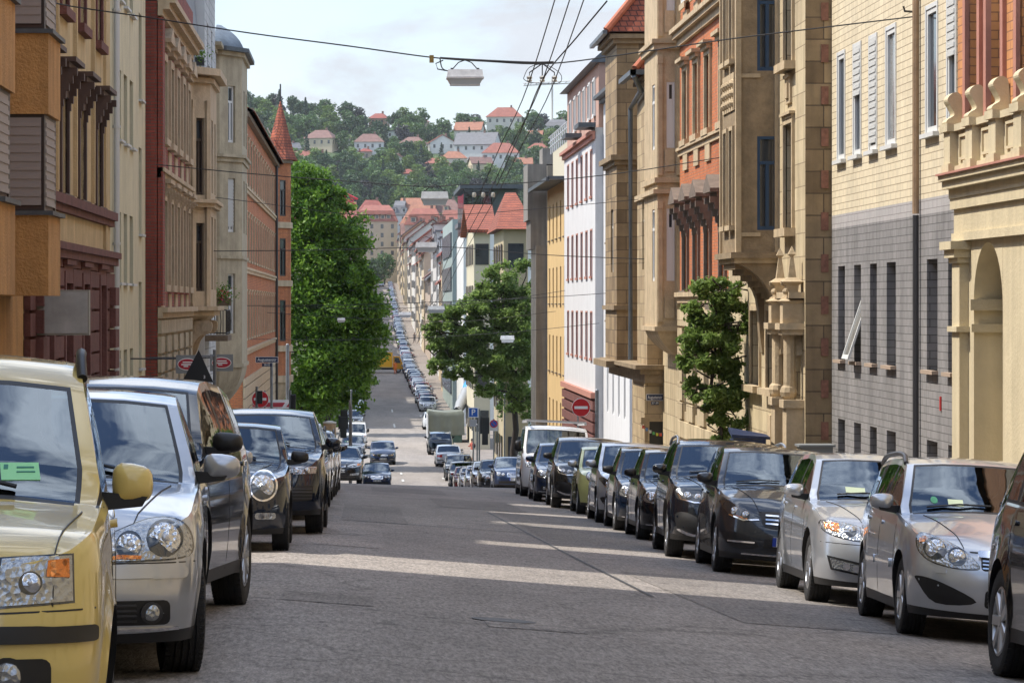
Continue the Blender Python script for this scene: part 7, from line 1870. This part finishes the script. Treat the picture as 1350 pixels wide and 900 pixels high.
def no_entry(label, px, py, Y, d, pole_px=None, pz=None):
    c = P(px, py, Y); t = empty('no_entry_sign', (c.x, Y, ground_z(c.x, Y)+.1), label, 'traffic sign')
    mb = MB(); disc(mb, c, d/2, -.01, .01); mb.build('rim', SIGNWHITE, t, 30)
    mb = MB(); disc(mb, c, d/2*.95, -.014, .0); mb.build('face', SIGNRED, t, 30)
    mb = MB(); mb.box(c.x-d*.36, c.x+d*.36, Y-.018, Y-.012, c.z-d*.075, c.z+d*.075); mb.build('bar', SIGNWHITE, t)
    mb = MB(); x = P(pole_px or px, py, Y).x; post(mb, x, Y+.05, ground_z(x, Y), c.z+d*.5); mb.build('post', STEEL, t, 40); return t
def build_signs():
    no_entry('red round no entry sign on the right corner in front of the rusticated base', 766, 537, 108, .66, 762)
    no_entry('red round no entry sign on the left corner under the street name plate', 343, 526, 109, .62, 349)
    # street name pole on the left
    Y = 110; c = P(352, 474, Y); t = empty('street_name_sign', (P(357, 474, Y).x, Y, ground_z(-3.2, Y)+.1), 'blue street name plate reading Augustenstr on a grey pole, left corner', 'sign')
    mb = MB(); x = P(358, 0, Y).x; post(mb, x, Y, ground_z(x, Y), P(0, 470, Y).z, .05); mb.build('post', STEEL, t, 40)
    q = Plane((c.x+1, Y-.06), (c.x-1, Y-.06)); name_sign(t, q, 1.0, c.z, .82, .215, 'Augustenstr', '38-52')
    # black signal head and small posts
    for nm, lab, px, py0, py1, w, cat in (('signal_head', 'small dark pedestrian signal in front of the left no entry sign', 343, 515, 532, .16, 'traffic light'), ('signal_head', 'dark back of a traffic light beside the left street name pole', 387, 520, 545, .16, 'traffic light')):
        Y = 106; a, b = P(px, py0, Y), P(px, py1, Y); t = empty(nm, (a.x, Y, ground_z(a.x, Y)+.1), lab, cat)
        mb = MB(); mb.box(a.x-w/2, a.x+w/2, Y-.12, Y+.12, b.z, a.z); mb.build('housing', BLACK, t); mb = MB(); post(mb, a.x-.12, Y, ground_z(a.x, Y), a.z+.15, .045); mb.build('post', STEEL, t, 40)
        mb = MB(); mb.tube([(a.x-.12, Y, a.z-.1), (a.x, Y, a.z-.1)], .03, 6); mb.build('bracket', STEEL, t)
    # striped board sign
    Y = 112; a, b = P(333, 527, Y), P(386, 549, Y); t = empty('hoarding_sign', ((a.x+b.x)/2, Y, ground_z(-3.5, Y)), 'white board with red and blue diagonal stripes behind the left no entry sign', 'sign')
    mb = MB(); mb.box(a.x, b.x, Y, Y+.05, b.z, a.z); mb.build('board', SIGNWHITE, t)
    mb = MB(); h = a.z-b.z; mb.box(a.x, b.x, Y-.01, Y, a.z-h*.42, a.z-h*.16); mb.build('red_stripe', mat('stripe_red', (.45, .04, .06), .5), t)
    mb = MB(); mb.box(a.x, b.x, Y-.01, Y, b.z+h*.18, b.z+h*.34); mb.build('blue_stripe', mat('stripe_blue', (.02, .06, .22), .5), t)
    mb = MB(); mb.hexa([(a.x+1.0, Y-.02, b.z+h*.34), (a.x+1.12, Y-.02, b.z+h*.34), (a.x+1.36, Y-.02, a.z-h*.16), (a.x+1.2, Y-.02, a.z-h*.16)], [(a.x+1.0, Y-.011, b.z+h*.34), (a.x+1.12, Y-.011, b.z+h*.34), (a.x+1.36, Y-.011, a.z-h*.16), (a.x+1.2, Y-.011, a.z-h*.16)]); mb.build('diagonal', SIGNWHITE, t)
    for xx in (a.x+.1, b.x-.1): mb = MB(); post(mb, xx, Y+.1, ground_z(-3.5, Y), b.z, .04); mb.build('post', STEEL, t)
    # triangle sign seen from behind
    Y = 62; t = empty('triangle_sign', (P(283, 480, Y).x, Y, ground_z(-3, Y)+.1), 'dark triangular road sign seen from behind on the left pavement', 'traffic sign')
    tri = [P(240, 503, Y), P(281, 503, Y), P(262, 461, Y)]; mb = MB(); mb.hexa([(p.x, Y, p.z) for p in tri], [(p.x, Y+.02, p.z) for p in tri]); mb.build('plate', mat('sign_back', (.018, .02, .022), .55), t)
    me = text_mesh('3', .09, SIGNWHITE, .002, True); o = mobj('lettering', me, t, P(269.5, 497, Y)-wpos(t)+Vector((0, -.01, 0))); o.rotation_euler = (rad(90), 0, 0)
    mb = MB(); x = P(283, 0, Y).x; post(mb, x, Y+.06, ground_z(x, Y), P(0, 461, Y).z, .038); mb.build('post', STEEL, t, 40)
    for py in (469, 503): mb = MB(); a = P(258, py, Y); mb.tube([(a.x, Y+.03, a.z), (x, Y+.03, a.z)], .016, 6); mb.build('bracket', STEEL, t)
    # oval shop signs
    for k, (px, py, Y, lab, w) in enumerate(((292, 478, 72, 'grey plate with a red oval emblem hanging beside the left sign post', .55), (247, 480, 66, 'red oval emblem sign partly hidden behind the dark triangle', .5))):
        c = P(px, py, Y); t = empty('hanging_sign', c, lab, 'sign')
        mb = MB(); mb.box(c.x-w*.5, c.x+w*.5, Y, Y+.05, c.z-.2, c.z+.2); mb.build('plate', mat('sign_plate_grey', (.22, .23, .24), .5), t)
        mb = MB(); mb.lathe([(.0005, -.012), (1, -.012), (1, 0), (.0005, 0)], (0, 0, 0), 'y', 28); mb.v = [(c.x+v[0]*w*.43, Y+v[1], c.z+v[2]*.135) for v in mb.v]; mb.build('oval_border', SIGNWHITE, t)
        mb = MB(); mb.lathe([(.0005, -.018), (1, -.018), (1, -.01), (.0005, -.01)], (0, 0, 0), 'y', 28); mb.v = [(c.x+v[0]*w*.40, Y+v[1], c.z+v[2]*.115) for v in mb.v]; mb.build('oval', mat('emblem_red', (.42, .02, .04), .5), t)
        mb = MB()
        for (u, v0, l) in ((-.10, .03, .22), (-.13, -.02, .27), (-.08, -.06, .10)): mb.box(c.x+u, c.x+u+l, Y-.022, Y-.018, c.z+v0, c.z+v0+.028)
        mb.build('script_mark', SIGNWHITE, t)
        mb = MB(); mb.tube([(c.x-w*.5, Y+.03, c.z+.12), (-5.0, Y+.03, c.z+.12)], .018, 6); mb.build('bracket', DARKM, t)
    # right cluster beyond the dip
    def pole_sign(label, px, pyc, Y, w, h, m, inner, ptop, name='parking_sign'):
        c = P(px, pyc, Y); t = empty(name, (c.x, Y, ground_z(c.x, Y)+.1), label, 'traffic sign'); mb = MB(); mb.box(c.x-w/2, c.x+w/2, Y-.01, Y+.01, c.z-h/2, c.z+h/2); mb.build('plate', m, t); inner(t, c)
        mb = MB(); post(mb, c.x, Y+.05, ground_z(c.x, Y), P(px, ptop, Y).z, .045); mb.build('post', STEEL, t, 40)
    def pk(t, c):
        mb = MB(); mb.box(c.x-.26, c.x+.26, c.y-.016, c.y-.008, c.z-.26, c.z+.26); mb.build('field', mat('parking_blue', (.01, .10, .42), .4), t)
        me = text_mesh('P', .5, SIGNWHITE, .003, True); o = mobj('lettering', me, t, c-wpos(t)+Vector((0, -.024, 0))); o.rotation_euler = (rad(90), 0, 0)
        mb = MB(); mb.box(c.x-.22, c.x+.22, c.y-.01, c.y+.01, c.z-.86, c.z-.42); mb.build('extra_plate', mat('grey_plate', (.35, .36, .37), .5), t)
    pole_sign('white bordered blue parking sign with a P on a grey pole, right pavement', 624, 543.5, 186, .62, .62, SIGNWHITE, pk, 538)
    def np_(t, c):
        mb = MB(); disc(mb, Vector((c.x, c.y-.012, c.z+.12)), .24, -.006, .0); mb.build('red_rim', SIGNRED, t)
        mb = MB(); disc(mb, Vector((c.x, c.y-.02, c.z+.12)), .175, -.006, .0); mb.build('blue_disc', mat('parking_blue', (.01, .10, .42), .4), t)
        mb = MB(); s = .13; mb.hexa([(c.x-s-.02, c.y-.032, c.z+.12+s), (c.x-s+.03, c.y-.032, c.z+.12+s), (c.x+s+.02, c.y-.032, c.z+.12-s), (c.x+s-.03, c.y-.032, c.z+.12-s)], [(c.x-s-.02, c.y-.026, c.z+.12+s), (c.x-s+.03, c.y-.026, c.z+.12+s), (c.x+s+.02, c.y-.026, c.z+.12-s), (c.x+s-.03, c.y-.026, c.z+.12-s)]); mb.build('red_bar', SIGNRED, t)
    pole_sign('round red and blue no parking sign on a pale plate, right pavement', 651, 561, 184, .5, .62, mat('pale_plate', (.6, .6, .58), .5), np_, 552, 'no_parking_sign')
    for lab, px, x0, x1, y0, y1, Y in (('large dark traffic light back between the two parking signs on the right', 632, 633, 645, 550, 586, 182), ('dark traffic light back on a pole on the left below the tree', 463, 446, 459, 548, 577, 150), ('second dark traffic light back on the left pavement, slightly higher', 461, 449, 458, 540, 562, 158)):
        a, b = P(x0, y0, Y), P(x1, y1, Y); t = empty('traffic_light', (a.x, Y, ground_z(a.x, Y)+.1), lab, 'traffic light'); bk = mat('signal_black', (.02, .025, .025), .6)
        mb = MB(); mb.box(a.x, b.x, Y-.02, Y, lerp(b.z, a.z, .40), a.z); mb.build('backboard', bk, t); mb = MB(); mb.box(lerp(a.x, b.x, .2), lerp(a.x, b.x, .85), Y-.2, Y, b.z, a.z-.05); mb.build('housing', bk, t)
        mb = MB(); x = P(px, 0, Y).x; post(mb, x, Y+.1, ground_z(x, Y), a.z+.5, .05); mb.build('post', STEEL, t, 40); mb = MB(); mb.box(min(x, a.x), max(x, b.x), Y+.02, Y+.1, a.z-.3, a.z-.24); mb.build('bracket', STEEL, t)
    for lab, px, py0, Y in (('plain grey pole on the right pavement left of the dark traffic light', 629, 560, 183), ('slim grey lamp pole at the foot of the right-hand tree', 665, 520, 190), ('tall grey pole rising in front of the left-hand tree', 463, 515, 188), ('thin dark pole at the right corner beside the no entry sign', 787, 515, 108), ('grey pole on the left corner beyond the tower house', 379, 455, 118)):
        x = P(px, 0, Y).x; mb = MB(); post(mb, x, Y, ground_z(x, Y)-.1, P(px, py0, Y).z, .05 if Y > 120 else .07); mb.ball(P(px, py0, Y), .07, 0, 8, 6); o = mb.build('pole', STEEL, None, 40); tag(o, lab, 'pole')
    # tapered advertising column
    Y = 176; c = P(434.5, 0, Y); zb = P(0, 582, Y).z-.9; zt = P(0, 557, Y).z; t = empty('advertising_column', (c.x, Y, zb), 'tapered beige column with a pale cap on the left pavement below the tree', 'column')
    mb = MB(); mb.lathe([(.42, zb), (.36, zt-.05)], (c.x, Y, 0), 'z', 20); mb.build('shaft', mat('column_beige', (.48, .34, .2), .8, var=.2, scale=3, streak=.2), t, 40); mb = MB(); mb.lathe([(.36, zt-.05), (.40, zt-.03), (.40, zt+.05), (.05, zt+.12)], (c.x, Y, 0), 'z', 20); mb.build('cap', PORC, t, 40)
    # black junction box etc near left
    mb = MB(); p = P(893, 568, 87); mb.box(p.x-.16, p.x+.1, 86.9, 87.0, p.z-.5, p.z+.5); o = mb.build('poster', mat('pink_poster', (.50, .10, .16), .7, var=.3, scale=12), None); tag(o, 'torn pink poster on the sandstone wall beside the corner doorway', 'poster')
    t = empty('blue_bin', P(985, 590, 60), 'open dark blue bin lid above the cars in front of the gothic house', 'bin'); c = P(986, 575, 60); mb = MB(); mb.hexa([(c.x-.35, 59.7, c.z-.02), (c.x+.4, 59.7, c.z-.05), (c.x+.4, 60.3, c.z-.03), (c.x-.35, 60.3, c.z+.1)], [(c.x-.35, 59.7, c.z+.05), (c.x+.4, 59.7, c.z), (c.x+.4, 60.3, c.z+.03), (c.x-.35, 60.3, c.z+.17)]); mb.build('lid', mat('bin_blue', (.015, .03, .08), .4), t)
    mb = MB(); gz = ground_z(c.x, 60)+.12; mb.hexa([(c.x-.25, 59.75, gz), (c.x+.25, 59.75, gz), (c.x+.25, 60.25, gz), (c.x-.25, 60.25, gz)], [(c.x-.32, 59.7, c.z-.05), (c.x+.32, 59.7, c.z-.05), (c.x+.32, 60.3, c.z-.05), (c.x-.32, 60.3, c.z-.05)]); mb.build('body', mat('bin_blue', (.015, .03, .08), .4), t)
    mb = MB(); c = P(1076, 590, 57); gz = ground_z(c.x, 57); mb.box(c.x-.3, c.x+.3, 56.9, 57.4, gz, c.z+.02); mb.box(c.x-.34, c.x+.34, 56.85, 57.45, c.z+.02, c.z+.06); o = mb.build('utility_cabinet', mat('cabinet_grey', (.20, .21, .21), .6), None); tag(o, 'grey utility cabinet by the dark side wall of the gothic house', 'cabinet')
# ---------------------------------------------------------------- people, truck, container
def person(label, p, h, yaw, pose, cols, bag=None):
    """one continuous skinned body; cols: skin, top, legs, hair, shoes"""
    J = {'pelvis': (0, 0, .53), 'spine': (0, 0, .66), 'chest': (0, 0, .76), 'neck': (0, 0, .845), 'head': (0, -.012, .90), 'crown': (0, -.005, .965)}
    R = {'pelvis': .088, 'spine': .078, 'chest': .092, 'neck': .036, 'head': .052, 'crown': .045}
    st = pose.get('stride', 0)
    for s, n in ((-1, 'r'), (1, 'l')):
        J['hip'+n] = (s*.052, 0, .50); J['knee'+n] = (s*.055, -st*s*.5-.01, .275); J['ank'+n] = (s*.055, -st*s+.015, .045); J['toe'+n] = (s*.06, -st*s-.065, .02)
        R['hip'+n] = .058; R['knee'+n] = .036; R['ank'+n] = .024; R['toe'+n] = .022
        J['sh'+n] = (s*.115, 0, .80); R['sh'+n] = .034
        el, ha = pose.get(n, ((s*.15, .01, .64), (s*.155, -.02, .50)))
        J['el'+n] = el; J['ha'+n] = ha; R['el'+n] = .025; R['ha'+n] = .018
    names = list(J); E = [('pelvis', 'spine'), ('spine', 'chest'), ('chest', 'neck'), ('neck', 'head'), ('head', 'crown')]
    for n in 'rl': E += [('pelvis', 'hip'+n), ('hip'+n, 'knee'+n), ('knee'+n, 'ank'+n), ('ank'+n, 'toe'+n), ('chest', 'sh'+n), ('sh'+n, 'el'+n), ('el'+n, 'ha'+n)]
    me = bpy.data.meshes.new('p'); me.from_pydata([tuple(c*h for c in J[k]) for k in names], [(names.index(a), names.index(b)) for a, b in E], [])
    o = bpy.data.objects.new('p', me); COL.objects.link(o); m = o.modifiers.new('s', 'SKIN'); m.use_smooth_shade = True
    for k, v in enumerate(me.skin_vertices[0].data): v.radius = (R[names[k]]*h, R[names[k]]*h*(.72 if names[k] in ('pelvis', 'spine', 'chest') else 1)); v.use_root = names[k] == 'pelvis'
    s2 = o.modifiers.new('b', 'SUBSURF'); s2.levels = 2; s2.render_levels = 2
    dg = bpy.context.evaluated_depsgraph_get(); body = bpy.data.meshes.new_from_object(o.evaluated_get(dg)); bpy.data.objects.remove(o)
    sk, tp, lg, hr, sh = cols; body.materials.clear()
    for q in (sk, tp, lg, sh): body.materials.append(q)
    leg0 = pose.get('trouser', .06)
    for f in body.polygons:
        c = f.center/h; f.use_smooth = True
        f.material_index = 3 if c.z < .045 else 0 if c.z < leg0 else 2 if c.z < .55 and abs(c.x) < .13 else 0 if c.z > .835 else (0 if abs(c.x) > .13 and (c.z < pose.get('sleeve', .70)) else 1)
    t = empty('person', p, label, 'person'); mobj('body', body, t)
    mb = MB(); mb.ball((0, .008*h, .945*h), .062*h, 0, 12, 8, (.95, 1.05, 1.0)); hm = mb.mesh('hair', hr, 60)
    mobj('hair', hm, t)
    if bag: mb = MB(); mb.ball((bag[0]*h, bag[1]*h, bag[2]*h), .085*h, 0, 10, 8, (.9, .6, 1.2)); mobj('bag', mb.mesh('bag', bag[3], 60), t)
    mb = MB()
    for s in (-1, 1): mb.ball((s*.02*h, -.060*h, .915*h), .006*h, 0, 6, 4)
    mb.ball((0, -.068*h, .900*h), .009*h, 1, 6, 4); mobj('face', mb.mesh('face', [BLACK, sk]), t)
    t.rotation_euler = (0, 0, yaw); return t
def build_things():
    sk = mat('skin', (.45, .26, .18), .6); sk2 = mat('skin_tan', (.34, .18, .12), .6); dk = mat('hair_dark', (.02, .014, .01), .7)
    wt = mat('cloth_white', (.6, .58, .55), .8); rd = mat('cloth_coral', (.48, .12, .08), .8); gy = mat('cloth_grey', (.16, .16, .18), .8); bl = mat('cloth_navy', (.03, .04, .08), .8); og = mat('hi_vis_orange', (.75, .18, .03), .7); shoe = mat('shoe', (.03, .03, .03), .6)
    p = P(622.5, 0, 209); p.z = ground_z(p.x, 209)+.12
    person('person in a coral top and white shorts with a dark backpack, holding something in front', p, 1.66, rad(-60), dict(r=((-.15, -.03, .66), (-.08, -.15, .70)), l=((.15, -.03, .66), (.08, -.15, .70)), trouser=.22, stride=.05), (sk, rd, wt, dk, shoe), (0, .10, .70, bl))
    p = P(486.5, 0, 366); p.z = ground_z(p.x, 366)
    person('person in a light top and grey trousers crossing the road near the yellow truck', p, 1.76, rad(70), dict(stride=.11, sleeve=.74), (sk2, gy, mat('cloth_beige', (.4, .34, .27), .8), dk, shoe))
    p = P(521, 0, 396); p.z = ground_z(p.x, 396)
    person('person in an orange safety jacket standing beside the yellow truck', p, 1.78, rad(20), dict(sleeve=.5), (sk2, og, og, dk, shoe))
    for k, (px, lab, m1, m2) in enumerate(((533, 'dark clothed person on the far right pavement beyond the truck', gy, bl), (537.5, 'second person on the far right pavement, in lighter clothes', wt, gy))):
        p = P(px, 0, 520+k*4); p.x = kerbR(520)+1+k*.9; p.z = ground_z(p.x, 520)+.12; person(lab, p, 1.75, rad(180*k+10), dict(stride=.08), (sk, m1, m2, dk, shoe))
    p = Vector((9.0, 232, ground_z(9.0, 232)+.12)); 
    # yellow parcel truck across the road
    Y = 402; a = P(491, 492, Y); YE = mat('parcel_yellow', (.75, .40, .01), .45); YD = paint('cab_yellow', (.62, .30, .02), 0, .4)
    zb = ground_z(4, Y); t = empty('delivery_truck', (4.0, Y, zb), 'yellow box truck standing across the road at the far crossing', 'truck')
    x0 = a.x-2.2; x1 = a.x+2.65
    mb = MB(); mb.box(x0, x1, Y-1.05, Y+1.05, zb+.75, zb+2.75); mb.build('cargo_box', YE, t)
    mb = MB(); mb.box(x0-.02, x1+.02, Y-1.07, Y+1.07, zb+2.70, zb+2.80); mb.box(x0, x1, Y-1.06, Y+1.06, zb+.66, zb+.76); mb.build('box_edge', mat('edge_grey', (.3, .28, .2), .5), t)
    mb = MB(); mb.prism([(x1+.05, zb+.5), (x1+1.35, zb+.5), (x1+1.35, zb+1.25), (x1+.95, zb+2.2), (x1+.05, zb+2.25)], 'y', Y-.95, Y+.95); mb.build('cab', YD, t)
    mb = MB(); mb.prism([(x1+.25, zb+1.3), (x1+1.1, zb+1.3), (x1+.85, zb+2.0), (x1+.25, zb+2.05)], 'y', Y-.97, Y+.97); mb.build('side_window', PANE, t)
    mb = MB(); mb.box(x0+.2, x1+.9, Y-.8, Y+.8, zb+.42, zb+.7); mb.build('chassis', BLACK, t)
    for xx in (x0+1.0, x0+1.7, x1+.75):
        for yy in (Y-.9, Y+.7): mb = MB(); mb.lathe([(.001, 0), (.38, 0), (.38, .22), (.001, .22)], (xx, yy, zb+.38), 'y', 18); mb.lathe([(.001, -.02), (.2, -.02), (.2, .24), (.001, .24)], (xx, yy, zb+.38), 'y', 14, 1); mb.build('wheel', [RUBBER, ALLOY], t, 40)
    # skip under a grey green tarpaulin
    Y = 236; TP = mat('tarpaulin', (.16, .175, .145), .6, var=.25, scale=.9, bump=.4, bscale=3); a, b = P(565, 0, Y), P(611, 0, Y); zb = ground_z(a.x, Y); zt = P(0, 541, Y).z
    t = empty('covered_skip', ((a.x+b.x)/2, Y+1.5, zb), 'tall waste container draped with a grey green tarpaulin on the right', 'container')
    rings = []; rn = random.Random(2)
    for k in range(9):
        f = k/8; z = lerp(zb+.7, zt, f); ring = []
        for i in range(40):
            u = i/40*4; side = int(u); v = u-side; W_ = (b.x-a.x)/2+.05; D_ = 2.2; c = ((a.x+b.x)/2, Y+D_)
            x, y = [(-W_+2*W_*v, -D_), (W_, -D_+2*D_*v), (W_-2*W_*v, D_), (-W_, D_-2*D_*v)][side]
            fold = .06*math.sin(i*2.1+f*1.5)*(1-f*.7); q = 1-.05*(f > .95)
            zz = z-(.14*math.sin(v*math.pi)*f**4)
            ring.append((c[0]+x*q*(1+fold/W_), c[1]+y*q*(1+fold/W_), zz))
        rings.append(ring)
    mb = MB(); mb.ring(rings, 0, True, False); mb.face([mb.vert(p) for p in rings[-1]]); mb.build('tarpaulin', TP, t, 60)
    mb = MB(); mb.box(a.x+.1, b.x-.1, Y+.1, Y+4.3, zb+.1, zb+.8); mb.build('skip', mat('skip_green', (.05, .10, .08), .6), t)
    mb = MB(); mb.box(a.x-.1, a.x-.02, Y-.3, Y+3, zb+.15, zb+2.3); tag(mb.build('warning_board', mat('board_white', (.6, .6, .6), .5, var=.3, scale=2), None), 'white warning board leaning against the left side of the tarpaulin container', 'board')
    # rubble chute of cone segments
    t = empty('rubble_chute', P(611, 530, 242), 'grey and blue segmented rubble chute rising from the covered container', 'chute')
    A, B = P(604, 541, 240), P(624, 495, 246); n = 6
    for k in range(n):
        p, q = A.lerp(B, k/n), A.lerp(B, (k+1.15)/n); mb = MB(); mb.tube([p, q], [.34, .46], 14, 0, False); mb.build('chute_segment', mat('chute_blue', (.04, .25, .55), .5) if k in (3, 4) else mat('chute_grey', (.28, .29, .30), .5), t, 50)
    # tall pale post behind the chute
    x = P(627, 0, 248).x; mb = MB(); mb.box(x-.35, x+.35, 247, 248, ground_z(x, 248), P(0, 498, 248).z); o = mb.build('scaffold_tower', LGREY, None); tag(o, 'pale upright scaffold cladding behind the blue chute', 'scaffold')
# ---------------------------------------------------------------- light, sky, air, camera
def build_world():
    el, az = rad(56), rad(-84)          # azimuth from +Y towards +X: the sun stands to the left, slightly ahead
    w = bpy.data.worlds.new('World'); SC.world = w; w.use_nodes = True; n = w.node_tree; N, L = n.nodes, n.links
    bg = N['Background']; out = N['World Output']
    sk = N.new('ShaderNodeTexSky'); sk.sky_type = 'NISHITA'; sk.sun_disc = False; sk.sun_elevation = el; sk.sun_rotation = az; sk.air_density = 1.0; sk.dust_density = 1.0; sk.ozone_density = 2.5; sk.altitude = 300
    bg.inputs['Strength'].default_value = .15; L.new(sk.outputs[0], bg.inputs['Color'])
    tc = N.new('ShaderNodeTexCoord'); mp = N.new('ShaderNodeMapping'); mp.inputs['Scale'].default_value = (1, 1, 2.2); L.new(tc.outputs['Generated'], mp.inputs['Vector'])
    ns = N.new('ShaderNodeTexNoise'); ns.inputs['Scale'].default_value = 5.0; ns.inputs['Detail'].default_value = 9; ns.inputs['Roughness'].default_value = .58; ns.inputs['Distortion'].default_value = .3; L.new(mp.outputs[0], ns.inputs['Vector'])
    cr = N.new('ShaderNodeMapRange'); cr.inputs['From Min'].default_value = .49; cr.inputs['From Max'].default_value = .62; L.new(ns.outputs['Fac'], cr.inputs['Value'])
    # thicker overcast low over the hill
    sp = N.new('ShaderNodeSeparateXYZ'); L.new(tc.outputs['Generated'], sp.inputs[0]); lo = N.new('ShaderNodeMapRange'); lo.inputs['From Min'].default_value = .30; lo.inputs['From Max'].default_value = .02; lo.inputs['To Max'].default_value = .72; L.new(sp.outputs['Z'], lo.inputs['Value'])
    mx = N.new('ShaderNodeMath'); mx.operation = 'MAXIMUM'; L.new(cr.outputs[0], mx.inputs[0]); L.new(lo.outputs[0], mx.inputs[1])
    n2 = N.new('ShaderNodeTexNoise'); n2.inputs['Scale'].default_value = 5.5; n2.inputs['Detail'].default_value = 8; L.new(mp.outputs[0], n2.inputs['Vector'])
    c2 = N.new('ShaderNodeMapRange'); c2.inputs['From Min'].default_value = .3; c2.inputs['From Max'].default_value = .7; c2.inputs['To Min'].default_value = .72; c2.inputs['To Max'].default_value = 1.16; L.new(n2.outputs['Fac'], c2.inputs['Value'])
    up = N.new('ShaderNodeMapRange'); up.inputs['From Min'].default_value = .12; up.inputs['From Max'].default_value = .55; up.inputs['To Min'].default_value = 1.0; up.inputs['To Max'].default_value = 2.7; L.new(sp.outputs['Z'], up.inputs['Value'])
    c3 = N.new('ShaderNodeMath'); c3.operation = 'MULTIPLY'; L.new(c2.outputs[0], c3.inputs[0]); L.new(up.outputs[0], c3.inputs[1]); c2 = c3
    vm = N.new('ShaderNodeVectorMath'); vm.operation = 'SCALE'; vm.inputs[0].default_value = CLOUD; L.new(c2.outputs[0], vm.inputs['Scale'])
    b2 = N.new('ShaderNodeBackground'); L.new(vm.outputs[0], b2.inputs['Color']); b2.inputs['Strength'].default_value = 1.0
    ms = N.new('ShaderNodeMixShader'); L.new(mx.outputs[0], ms.inputs[0]); L.new(bg.outputs[0], ms.inputs[1]); L.new(b2.outputs[0], ms.inputs[2]); L.new(ms.outputs[0], out.inputs['Surface'])
    s = bpy.data.lights.new('sun', 'SUN'); s.energy = SUN; s.angle = rad(1.0); s.color = (1, .94, .84); o = bpy.data.objects.new('sun', s); COL.objects.link(o)
    d = Vector((math.sin(az)*math.cos(el), math.cos(az)*math.cos(el), math.sin(el))); o.rotation_euler = d.to_track_quat('Z', 'Y').to_euler(); o.location = (-20, 0, 60)
    if HAZE:
        m = bpy.data.materials.new('haze_air'); m.use_nodes = True; q = m.node_tree; q.nodes.clear(); oo = q.nodes.new('ShaderNodeOutputMaterial'); v = q.nodes.new('ShaderNodeVolumePrincipled')
        v.inputs['Color'].default_value = (.93, .97, 1, 1); v.inputs['Density'].default_value = HAZE; v.inputs['Anisotropy'].default_value = .2; q.links.new(v.outputs[0], oo.inputs['Volume'])
        mb = MB(); mb.box(-900, 900, -60, 2150, -16 if 0 else -60, 130); h = mb.build('haze', m, None); h['kind'] = 'stuff'; h['label'] = 'thin pale haze softening the distant hill'
    cam = bpy.data.cameras.new('camera'); c = bpy.data.objects.new('camera', cam); COL.objects.link(c); c.rotation_euler = (rad(90), 0, 0); cam.sensor_width = 36; cam.lens = 36*F/1350
    cam.shift_x = (675-VX)/1350; cam.shift_y = -(450-VY)/1350; cam.clip_end = 20000; cam.clip_start = .5; SC.camera = c
    SC.view_settings.view_transform = 'Standard'; SC.view_settings.look = 'None'; SC.view_settings.exposure = EXPO; SC.view_settings.gamma = 1
    SC.cycles.max_bounces = 5; SC.cycles.transparent_max_bounces = 8; SC.cycles.volume_bounces = 0; SC.cycles.diffuse_bounces = 2; SC.cycles.glossy_bounces = 2; SC.cycles.use_denoising = True; SC.cycles.sample_clamp_indirect = 6
    SC.cycles.volume_step_rate = 4
CLOUD = (.55, .585, .64); SUN = 3.5; EXPO = 0.82; HAZE = .00006
def build_off_frame():
    # unseen neighbours added to shade the foreground, pass a sun band and fill reflections
    for nm, lab, side, X, Y0, Y1, zt, m in (('row_house', 'tan house on the left before the picture begins', 'L', -5.1, -14, 6, 11.5, TAN), ('row_house', 'pale house on the left just outside the picture', 'L', -5.1, 6.1, 30.0, 12.5, PALE),
            ('row_house', 'cream tiled house on the right before the picture begins', 'R', 9.0, -14, 12, 13, SANDL), ('row_house', 'beige stone house on the right just outside the picture', 'R', 9.0, 12.1, 32.9, 13, BEIGE)):
        H = House(nm, lab, side, X, Y0, Y1, -3, zt, m)
        n = int((Y1-Y0)/3.2); ys = [Y0+(k+.5)*(Y1-Y0)/n for k in range(n)]
        for v in (-1.2, 2.2, 5.6, 8.8): H.row(ys, 1.2, v, v+2.0, S_W)
        H.band(zt-.3, [(.3, .4)], SLATE); H.finish(); H.roof(2.4, SLATE)
    for k, (x, w_) in enumerate(((-14, 16), (3, 17.5), (21, 17))):  # houses added behind the viewer so panes and car fronts reflect walls
        t = far_house('row_house', ['sand coloured house closing the street behind the viewer, left one', 'ochre house closing the street behind the viewer, middle one', 'cream house closing the street behind the viewer, right one'][k], x, -62, 1.5, w_, 12, 15, 4, WALLS[[3, 8, 0][k]], ROOFS[2], math.pi, 'side', None, 1)
build_world(); build_ground(); build_off_frame(); build_left(); build_right(); build_trees(); cars_near(); build_far(); cars_far(); build_wires(); build_signs(); build_things()
